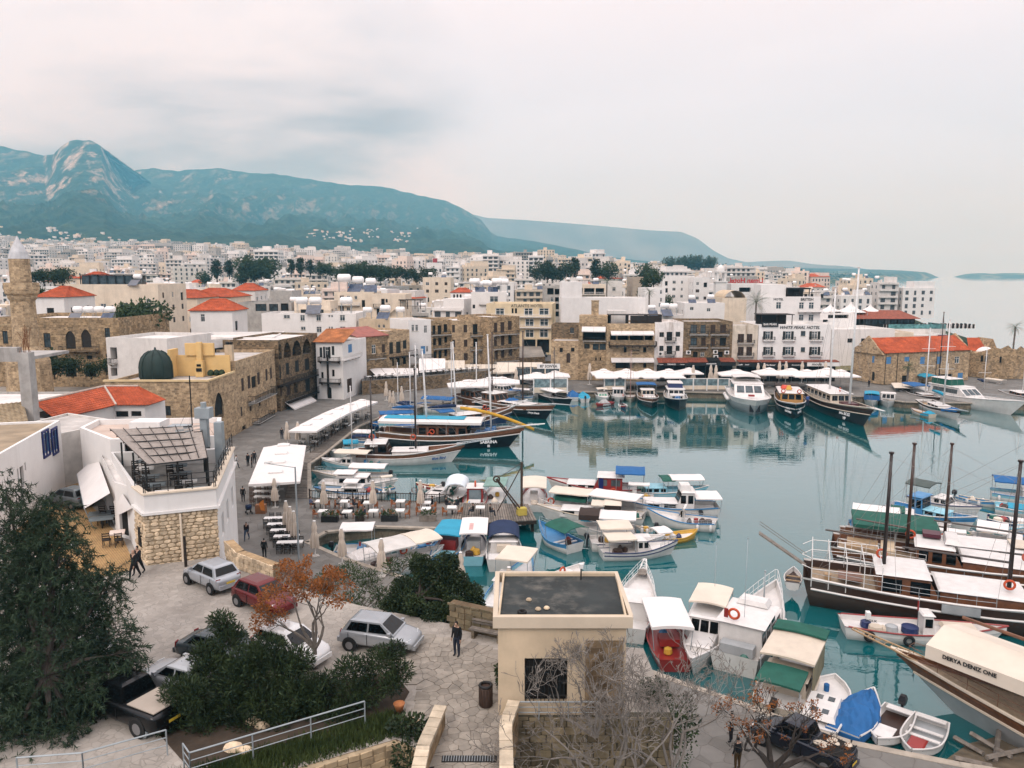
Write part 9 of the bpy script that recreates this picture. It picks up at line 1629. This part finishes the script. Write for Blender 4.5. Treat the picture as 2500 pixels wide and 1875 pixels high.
# ---------------------------------------------------------------- cars
def car(label,Pf,Pr,col,kind='hatch',z=PZ,side=1,scale=1.,rough=.3,name=None):
    """Pf, Pr: ground points under the near-side front and rear wheel"""
    d=Vector((Pf.x-Pr.x,Pf.y-Pr.y)).normalized(); nrm=Vector((-d.y,d.x)); 
    if nrm.y<0: nrm=-nrm
    c=(Vector((Pf.x,Pf.y))+Vector((Pr.x,Pr.y)))/2+nrm*.74; rz=math.atan2(d.y,d.x); pk=kind=='pickup'
    t=thing(name or ('pickup_truck' if pk else 'car'),label,'pickup' if pk else 'car',(c.x,c.y,z),rz); t.scale=(scale,)*3
    paint=M('paint_'+label[:14].replace(' ','_'),col,.25,.08,2.,coat=.3,spec=.4,metal=.35)
    if pk: st=[(2.6,.62,.45,.62),(2.5,.78,.42,.78),(1.9,.88,.95,.86),(1.15,.9,1.08,.88),(.4,.9,1.1,.9),(-.55,.9,1.1,.9),(-2.3,.9,1.08,.9),(-2.55,.82,1.02,.86)]; gh=(1.25,.55,-.35,-.62,1.72)
    elif kind=='sedan': st=[(2.1,.6,.5,.6),(1.98,.74,.72,.74),(1.2,.83,.9,.82),(.7,.85,.95,.84),(-.3,.85,.98,.85),(-1.3,.84,1.0,.84),(-1.95,.78,.98,.78),(-2.15,.66,.7,.68)]; gh=(.85,.1,-.9,-1.5,1.42)
    else: st=[(1.92,.58,.52,.6),(1.8,.74,.74,.74),(1.2,.82,.9,.81),(.75,.84,.97,.83),(-.2,.84,1.,.84),(-1.25,.84,1.03,.84),(-1.7,.79,1.0,.8),(-1.86,.68,.75,.7)]; gh=(1.0,.2,-1.2,-1.62,1.5)
    mb=MB(); rings=[]
    for x,w,h,wt in st:
        rings.append([(x,-w*.9,.24),(x,-w,.42),(x,-w*1.02,min(h,.62)),(x,-wt,h-.04),(x,-wt*.8,h),(x,wt*.8,h),(x,wt,h-.04),(x,w*1.02,min(h,.62)),(x,w,.42),(x,w*.9,.24)])
    mb.loft(rings); body=mb.build('body',paint,t,True,fix=True); sm=body.modifiers.new('round','SUBSURF'); sm.levels=2; sm.render_levels=2
    a,b_,c_,e,hr=gh; wb=.76; wr=.56; zb=.95 if not pk else 1.06
    mb=MB(); mb.loft([[(a,-wb,zb),(a,wb,zb),(e,wb,zb),(e,-wb,zb)],[(b_+.08,-wr-.05,hr-.06),(b_+.08,wr+.05,hr-.06),(c_-.06,wr+.05,hr-.06),(c_-.06,-wr-.05,hr-.06)],[(b_-.12,-wr*.8,hr),(b_-.12,wr*.8,hr),(c_+.12,wr*.8,hr),(c_+.12,-wr*.8,hr)]]); mb.build('cabin_roof',paint,t,fix=True)
    g=carglass
    def pane(nm,P,m=g): MB().add(list(P)+[(x*.985,y*.97,z_-.01) for x,y,z_ in P],[[0,1,2,3],[7,6,5,4],[0,4,5,1],[1,5,6,2],[2,6,7,3],[3,7,4,0]]).build(nm,m,t,fix=True)
    def gp(x0,x1,y,k): return lerp(x0,x1,k)
    L1,L2=.12,.92
    pane('windscreen',[(lerp(a,b_+.08,L1)+.025,-.68,lerp(zb,hr-.06,L1)),(lerp(a,b_+.08,L1)+.025,.68,lerp(zb,hr-.06,L1)),(lerp(a,b_+.08,L2)+.025,.54,lerp(zb,hr-.06,L2)),(lerp(a,b_+.08,L2)+.025,-.54,lerp(zb,hr-.06,L2))])
    pane('rear_window',[(lerp(e,c_-.06,.2)-.025,-.64,lerp(zb,hr-.06,.2)),(lerp(e,c_-.06,.2)-.025,.64,lerp(zb,hr-.06,.2)),(lerp(e,c_-.06,L2)-.025,.52,lerp(zb,hr-.06,L2)),(lerp(e,c_-.06,L2)-.025,-.52,lerp(zb,hr-.06,L2))])
    for sg in (1,-1):
        def sp(x,k): return (x,sg*(lerp(wb,wr+.05,k)+.02),lerp(zb,hr-.06,k))
        fr=lambda k:lerp(a,b_+.08,k); re=lambda k:lerp(e,c_-.06,k); m=lerp(a,e,.5)
        pane('side_window',[sp(fr(.12)-.22,.12),sp(m+.05,.12),sp(m+.05,.88),sp(fr(.88)-.1,.88)]); pane('side_window',[sp(m-.05,.12),sp(re(.12)+.2,.12),sp(re(.88)+.14,.88),sp(m-.05,.88)])
        for x in ((1.2,-1.2) if not pk else (1.7,-1.55)):
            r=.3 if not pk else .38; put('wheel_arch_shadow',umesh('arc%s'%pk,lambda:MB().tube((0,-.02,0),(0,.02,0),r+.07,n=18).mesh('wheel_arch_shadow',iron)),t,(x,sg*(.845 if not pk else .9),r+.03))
            o=put('wheel',umesh('whl%s'%pk,lambda:MB().lathe([(r*.6,-.11),(r,-.1),(r,.1),(r*.6,.11)],18).mesh('wheel',M('tyre_rubber',(.02,.02,.02),.8))),t,(x,sg*(.78 if not pk else .82),r)); o.rotation_euler=(PI/2,0,0)
            put('rim',umesh('rim%s'%pk,lambda:MB().lathe([(.02,-.12),(r*.62,-.115),(r*.62,.115),(.02,.12)],12).mesh('rim',M('alloy',(.3,.3,.31),.35,.1,metal=.6))),o)
        fx,rx=st[1][0],st[-2][0]
        pane('headlight',[(fx+.03,sg*.42,.6),(fx-.02,sg*.7,.62),(fx-.2,sg*.74,.76),(fx-.1,sg*.42,.74)],M('lamp_glass',(.6,.62,.62),.15,.05)); pane('tail_light',[(rx-.08,sg*.5,.68),(rx-.0,sg*.78,.68),(rx+.0,sg*.76,.94),(rx-.05,sg*.52,.94)],M('tail_red',(.3,.01,.01),.25,.05))
        ubox('mirror',paint,t,a-.28,a-.12,sg*.84-.08,sg*.84+.08,zb+.02,zb+.16); ubox('door_handle',paint,t,m-.3,m-.15,sg*.86-.015,sg*.86+.015,.86,.9)
    [ubox('door_seam',iron,t,x-.012,x+.012,sg*(.865 if not pk else .925)-.006,sg*(.865 if not pk else .925)+.006,.4,.93) for sg in (1,-1) for x in (lerp(a,e,.5),lerp(a,e,.02),lerp(a,e,.86))]; ubox('rear_bumper',paint,t,st[-1][0]-.06,st[-1][0]+.15,-.66,.66,.34,.56); ubox('number_plate',M('plate_yellow',(.62,.42,.04),.5,.05),t,st[-1][0]-.075,st[-1][0]-.061,-.26,.26,.6,.71)
    ubox('front_bumper',iron if pk else paint,t,st[0][0]-.12,st[0][0]+.05,-.6,.6,.3,.5)
    return t,paint
def gw(u,v,z=PZ): return G(u,v,z)
t,_=car('small silver hatchback parked by the rubble wall, rear towards us',gw(458,1424),gw(520,1452),(.4,.42,.45)); ubox('door_sticker',frameW,t,-.1,.25,-.875,-.865,.55,.85)
car('dark red hatchback half hidden by the orange-leaved tree',gw(655,1508),gw(580,1478),(.2,.008,.01))
car('silver hatchback parked nose right beside the round dark tree',gw(968,1602),gw(860,1588),(.36,.38,.4))
car('white car mostly hidden behind the oleander shrubs',gw(735,1640),gw(628,1606),(.68,.68,.68))
car('pale silver coupe with its side towards us next to the black pickup',gw(358,1690),gw(470,1722),(.42,.44,.46),'sedan')
car('dark grey-blue car behind the silver coupe',gw(560,1640),gw(472,1622),(.07,.09,.1),'sedan')
car('white car glimpsed through the pine at the left edge',gw(175,1528),gw(95,1520),(.6,.6,.6)); car('white car under the pine branches in mid left',gw(150,1680),gw(240,1640),(.62,.62,.62)); car('old grey car with dusty glass on the brick lane',gw(120,1236),gw(182,1246),(.2,.23,.24))
t,pm=car('black pickup truck with beige bed cover',gw(232,1752),gw(330,1792),(.012,.013,.015),'pickup',scale=.98)
ubox('bed_cover',M('bed_cover_beige',(.42,.36,.3),.7,.08),t,-2.35,-.8,-.72,.72,1.09,1.13); [MB().torus((-1.55,sg*.8,.42),(0,1,0),.45,.07,18,5).build('wheel_arch',steel,t,True) for sg in (1,-1)]; ubox('side_step',steel,t,-.8,.9,-.98,-.86,.32,.4)
t,pm=car('navy blue pickup truck with lettered doors on the near quay',gw(1872,1822,QZ),gw(2010,1885,QZ),(.02,.025,.045),'pickup',QZ,scale=1.0)
ubox('open_bed',dark,t,-2.4,-.75,-.75,.75,1.085,1.095); mb=MB(); mb.tube((-2.4,-.7,1.15),(-2.4,.7,1.6),.03,n=5); mb.tube((-2.4,.7,1.6),(-.7,.7,1.6),.03,n=5); mb.tube((-.7,.7,1.1),(-.7,.7,1.6),.03,n=5); mb.build('roll_bar',iron,t); mb=MB(); rn=random.Random(2); [mb.lathe([(.12,0),(.2,.1),(.05,.2)],6,(rn.uniform(-2.2,-.9),rn.uniform(-.5,.5),1.1)) for _ in range(8)]; tag(mb.build('gear',bI,t),kind='stuff')
for i,tx in enumerate(('T','TRAVEL')): o=put('door_lettering',text_mesh(tx,letW,(.4,.14)[i],.004),t,(.3-.55*i,-.925,(.85,.62)[i])); o.rotation_euler=(PI/2,0,0)
for i,x in enumerate((250,300,362)): p=AT(*c3(x,970),206); car('small parked car in front of the hotel garage, %s'%('left dark one','middle dark one','right silver one')[i],Vector((p.x+.7,205.2,0)),Vector((p.x-.2,207.4,0)),((.05,.06,.06),(.04,.04,.05),(.3,.31,.33))[i],z=3.02)
flat('hotel_forecourt',[(2,196),(18,196),(18,214),(2,214)],3.0,asphalt,1.1,stoneD)
for i,(x,y) in enumerate(((-21.6,46.6),(-19.9,47.3),(-22.9,48.4),(-21.2,49.2),(-24.2,50.4),(-22.4,51.2),(-25.6,52.6),(-23.6,53.4),(-26.6,54.6))):
    table('cloth-covered table under the reed roof, %s'%('front left','front right','second row left','second row right','third row left','third row right','fourth row left','fourth row right','back corner')[i],(x,y,10.86),.35,M('blue_grey_cloth',(.22,.26,.28),.9,.1) if i%3 else frameW,'reed roof tables',1.1,.8)
    for sg in (-1,1): chair('dark ladder-back chair under the reed roof',(x+sg*.35,y-.62,10.86),.3,'dark','ladder-back chairs on the roof terrace')
for i,(x,y,c_) in enumerate(((790,600,'b'),(910,715,'p'),(780,560,'b'))): p=G(*c7(x,y),PZ); table('%s clothed table on the brick lane'%('grey','pink-white','dark')[i],p,.4,(MATS['blue_grey_cloth'],pinkP,MATS['blue_grey_cloth'])[i],w=1.5 if i!=1 else .9); [chair('dark ladder-back chair on the brick lane by the restaurant',(p.x+dx,p.y+.75 if i!=1 else p.y-.6,PZ),PI if i!=1 else .3,'dark','ladder-back chairs on the brick lane') for dx in (-.4,.4)]
# ---------------------------------------------------------------- foreground trees
def pxtree(name,label,base,clumps,mat,leaf,per,asp=.3,seed=1,tm=None,tr=.16,drop=0.,cat='tree',bz=None,extra=None,up=0.):
    rn=random.Random(seed); t=thing(name,label,cat,base); o=Vector(base); br=MB(); cl=MB(); hub=Vector((0,0,1.2 if bz is None else bz)); br.tube((0,0,-.1),hub,tr,tr*.8,7)
    for u,v,Y,r in clumps:
        c=AT(u,v,Y)-o; m=hub.lerp(c,.5)+Vector((rn.uniform(-.2,.2),rn.uniform(-.2,.2),rn.uniform(.0,.4))); br.tube(hub,m,tr*.5,tr*.28,5,0,False); br.tube(m,c,tr*.28,.012,4,0,False)
        for k in range(5): e=c+rdir(rn)*r*.9; br.tube(m.lerp(c,.6),e,.02,.006,3,0,False)
        n=int(per*r*r)
        if extra=='spray':
            for q in range(int(n/26)):
                s0=c+rdir(rn)*r*rn.random()**.5; d=(rdir(rn)+(s0-c)*.8/r+Vector((0,0,-drop))).normalized(); l=rn.uniform(.4,.85)
                for w in range(26):
                    k=w/26; p=s0+d*l*k+Vector((0,0,-.25*k*k)); a=(d*.6+rdir(rn)*.8+Vector((0,0,-.25))).normalized()*leaf*rn.uniform(.6,1.2); b=a.cross(rdir(rn)).normalized()*.02; cl.add([p-b,p+b,p+a],[[0,1,2]])
        else: leaves(cl,c,(r,r,r*.85),n,leaf,rn,asp,up,drop)
    br.build('trunk',tm or barkD,t); cl.build('crown',mat,t); return t
rn=random.Random(2); PC=[(60,1290,32,1.2),(120,1265,32,1.0),(150,1330,31.5,1.1),(20,1380,31,1.4),(110,1380,31,1.5),(195,1425,31,1.2),(55,1480,30,1.5),(150,1500,30,1.5),(245,1470,30.5,1.0),(40,1600,29,1.5),(130,1620,29,1.4),(225,1590,29.5,1.2),(275,1560,29.8,.9),(300,1640,29.5,.75),(320,1590,29.5,.5),(60,1720,28,1.4),(160,1740,28,1.2),(220,1690,28.5,1.0),(40,1830,27,1.4),(120,1840,27,1.1),(180,1820,27.4,.8),(15,1200,33,.8),(0,1500,30,1.3),(0,1700,28,1.3),(265,1420,30.7,.6)]
pxtree('pine_tree','big feathery dark green pine filling the lower left corner',(-18.2,28.3,PZ-.2),PC,greenP,.24,3000,.1,3,barkD,.3,.35,bz=2.2,extra='spray')
OC=[(440,1690,28.3,.8),(400,1760,27.8,.6),(540,1520,30.5,.55),(580,1660,29,.9),(650,1590,30,.8),(720,1620,30,.8),(760,1690,29.2,.8),(680,1760,28.3,.7),(600,1770,28.2,.7),(500,1770,28,.7),(470,1700,28,.75),(425,1745,28,.6),(520,1640,29.5,.85),(560,1560,30.3,.7),(605,1620,29.5,.85),(680,1640,29.5,.85),(720,1700,29,.85),(640,1710,28.7,.85),(560,1715,28.6,.85),(500,1600,30.2,.6)]
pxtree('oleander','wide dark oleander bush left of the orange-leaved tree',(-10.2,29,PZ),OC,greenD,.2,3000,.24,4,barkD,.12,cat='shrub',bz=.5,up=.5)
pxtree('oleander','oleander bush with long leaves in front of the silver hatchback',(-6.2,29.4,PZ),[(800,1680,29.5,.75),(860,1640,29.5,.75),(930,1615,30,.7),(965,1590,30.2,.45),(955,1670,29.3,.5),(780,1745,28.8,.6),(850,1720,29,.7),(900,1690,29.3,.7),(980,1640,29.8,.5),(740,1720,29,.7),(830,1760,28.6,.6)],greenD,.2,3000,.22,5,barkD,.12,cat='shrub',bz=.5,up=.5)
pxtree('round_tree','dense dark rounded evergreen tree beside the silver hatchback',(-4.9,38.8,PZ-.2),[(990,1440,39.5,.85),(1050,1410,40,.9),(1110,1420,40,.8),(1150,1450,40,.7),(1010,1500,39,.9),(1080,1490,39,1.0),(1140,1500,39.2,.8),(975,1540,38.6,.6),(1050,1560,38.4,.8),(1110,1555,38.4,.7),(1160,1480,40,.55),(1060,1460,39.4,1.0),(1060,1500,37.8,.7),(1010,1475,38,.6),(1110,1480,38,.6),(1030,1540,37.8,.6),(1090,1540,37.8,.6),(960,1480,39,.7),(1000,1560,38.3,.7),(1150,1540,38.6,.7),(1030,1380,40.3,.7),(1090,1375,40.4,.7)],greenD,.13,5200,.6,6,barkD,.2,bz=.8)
pxtree('shrub','loose olive green shrub above the retaining wall behind the cars',(-9,41.5,4),[(800,1420,43,.8),(850,1400,43.5,.8),(900,1420,43,.8),(930,1460,42,.7),(860,1470,42,.8),(790,1470,42,.7),(960,1385,43,.6),(1010,1370,43,.6),(745,1430,43,.5)],green,.2,1300,.25,7,bark,.1,cat='shrub',bz=1.5,up=.4)
pxtree('shrub','orange-tinged shrub by the low rubble wall',(-13,42.8,PZ-3),[(700,1385,43.5,.6),(740,1400,43.5,.5),(660,1400,43.2,.5)],orangeL,.14,1200,.5,8,bark,.08,cat='shrub',bz=3)
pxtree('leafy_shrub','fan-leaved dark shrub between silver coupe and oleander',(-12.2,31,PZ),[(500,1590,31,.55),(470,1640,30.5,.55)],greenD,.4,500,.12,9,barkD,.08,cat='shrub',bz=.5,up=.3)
t=thing('orange_tree','small tree with rust orange leaves and grey limbs in the car park','tree',tuple(gxy(770,1632,PZ))+(PZ,)); rn=random.Random(14); br=MB(); tips=[]
for d,l in (((-.5,.1,1),1.3),((.1,.0,1.1),1.4),((.55,-.1,.9),1.2),((-.15,.3,1),1.2),((-.75,.15,.75),1.2)): limb(br,(0,0,.9),d,l,.085,rn,4,tips,.75,.12,.4,.72,(2,3),5,.008)
br.tube((0,0,-.1),(0,0,.95),.13,.1,7); br.build('trunk',bark,t); cl=MB()
for p,d in tips:
    if rn.random()<.8: leaves(cl,p,(.24,.24,.2),26,.13,rn,.55)
cl.build('crown',orangeL,t)
def bare(label,base,dirs,l,r,depth,seed,mat,tufts=0,spread=.7,wig=.5,up=.1,nb=(2,3),ratio=.74,minr=.006):
    t=thing('bare_tree',label,'tree',base); rn=random.Random(seed); br=MB(); tips=[]
    for d in dirs: limb(br,(0,0,0),d,l*rn.uniform(.8,1.15),r,rn,depth,tips,spread,up,wig,ratio,nb,5,minr)
    br.build('branches',mat,t)
    if tufts:
        cl=MB()
        for p,d in tips:
            if rn.random()<tufts: leaves(cl,p,(.16,.16,.14),22,.12,rn,.5)
        cl.build('dry_leaves',orangeL,t)
    return t
bare('pale leafless fig tree spreading its twigs over the kiosk front',tuple(AT(1490,1950,26.0)),((-.5,.1,1),(.1,.2,1),(.6,.1,.9),(-.9,.1,.7),(.3,-.1,1.2),(.95,.15,.6)),1.75,.1,6,31,barkP,0,.8,.6,.08,(2,3),.74,.01)
bare('second pale leafless tree left of the kiosk window',tuple(AT(1455,1800,27.3)),((-.5,.1,1),(-.1,.1,1.2),(.35,.1,1),(-.9,.0,.6)),1.5,.075,6,33,barkP,0,.8,.6,.1,(2,3),.74,.01)
bare('pale leafless thicket climbing the wall right of the kiosk',tuple(AT(1640,1900,27.5)),((-.3,.1,1),(.2,.1,1),(.7,.2,.9),(-.7,.0,.8),(.1,.3,1.3)),1.7,.075,6,35,barkP,0,.85,.6,.1,(2,3),.74,.01)
bare('dark leafless tree with a few rust leaves in front of the navy pickup',tuple(AT(1885,1880,33.0)),((-.2,.1,1.2),(.6,.0,.8),(-.6,.1,.9),(1.0,-.1,.35)),1.6,.17,5,41,barkD,.14,.75,.5,.12,minr=.012)
q=MB(); rn=random.Random(6); leaves(q,(6.6,30.2,5.6),(1.2,.8,1.6),900,.14,rn,.5); tag(q.build('ivy',green),kind='stuff',label='ivy on the broken wall right of the kiosk')
mud=M('slip_mud',(.17,.135,.09),.95,.45,1.2,bump=.6); mb=MB(); mb.poly([tuple(G(u,v,z)) for u,v,z in ((2270,1885,.9),(2315,1850,.25),(2375,1808,-.05),(2450,1790,-.05),(2600,1800,.1),(2650,1960,.9),(2270,1960,.9))]); tag(mb.build('slipway',mud),kind='structure')
for i,(u0,v0,u1,v1) in enumerate(((2330,1800,2400,1840),(2370,1790,2470,1850),(2410,1850,2500,1830),(2440,1780,2430,1860),(2330,1850,2420,1870))):
    a,b=G(u0,v0,.35+.1*i),G(u1,v1,.4); tag(MB().tube((0,0,0),b-a,.14,.13,5).build('timber_baulk',woodG,loc=tuple(a)),'old timber baulk on the muddy slip under the varnished gulet, %s'%('outermost','second','crossing one','upright leaning one','nearest')[i],'timber')
HAZE=1.75e-4
# ---------------------------------------------------------------- air: one even box of haze round everything
hz,nt_,b_=newmat('sea_haze'); nt_.nodes.remove(b_)
vp=nn(nt_,'ShaderNodeVolumePrincipled'); vp.inputs['Color'].default_value=(.2,.68,1.0,1); vp.inputs['Density'].default_value=HAZE; vp.inputs['Absorption Color'].default_value=(1,1,1,1); vp.inputs['Anisotropy'].default_value=0.0
nt_.links.new(vp.outputs[0],[n for n in nt_.nodes if n.type=='OUTPUT_MATERIAL'][0].inputs['Volume'])
tag(MB().box(-7500,7500,-450,8900,-12,860).build('haze',hz),kind='stuff')
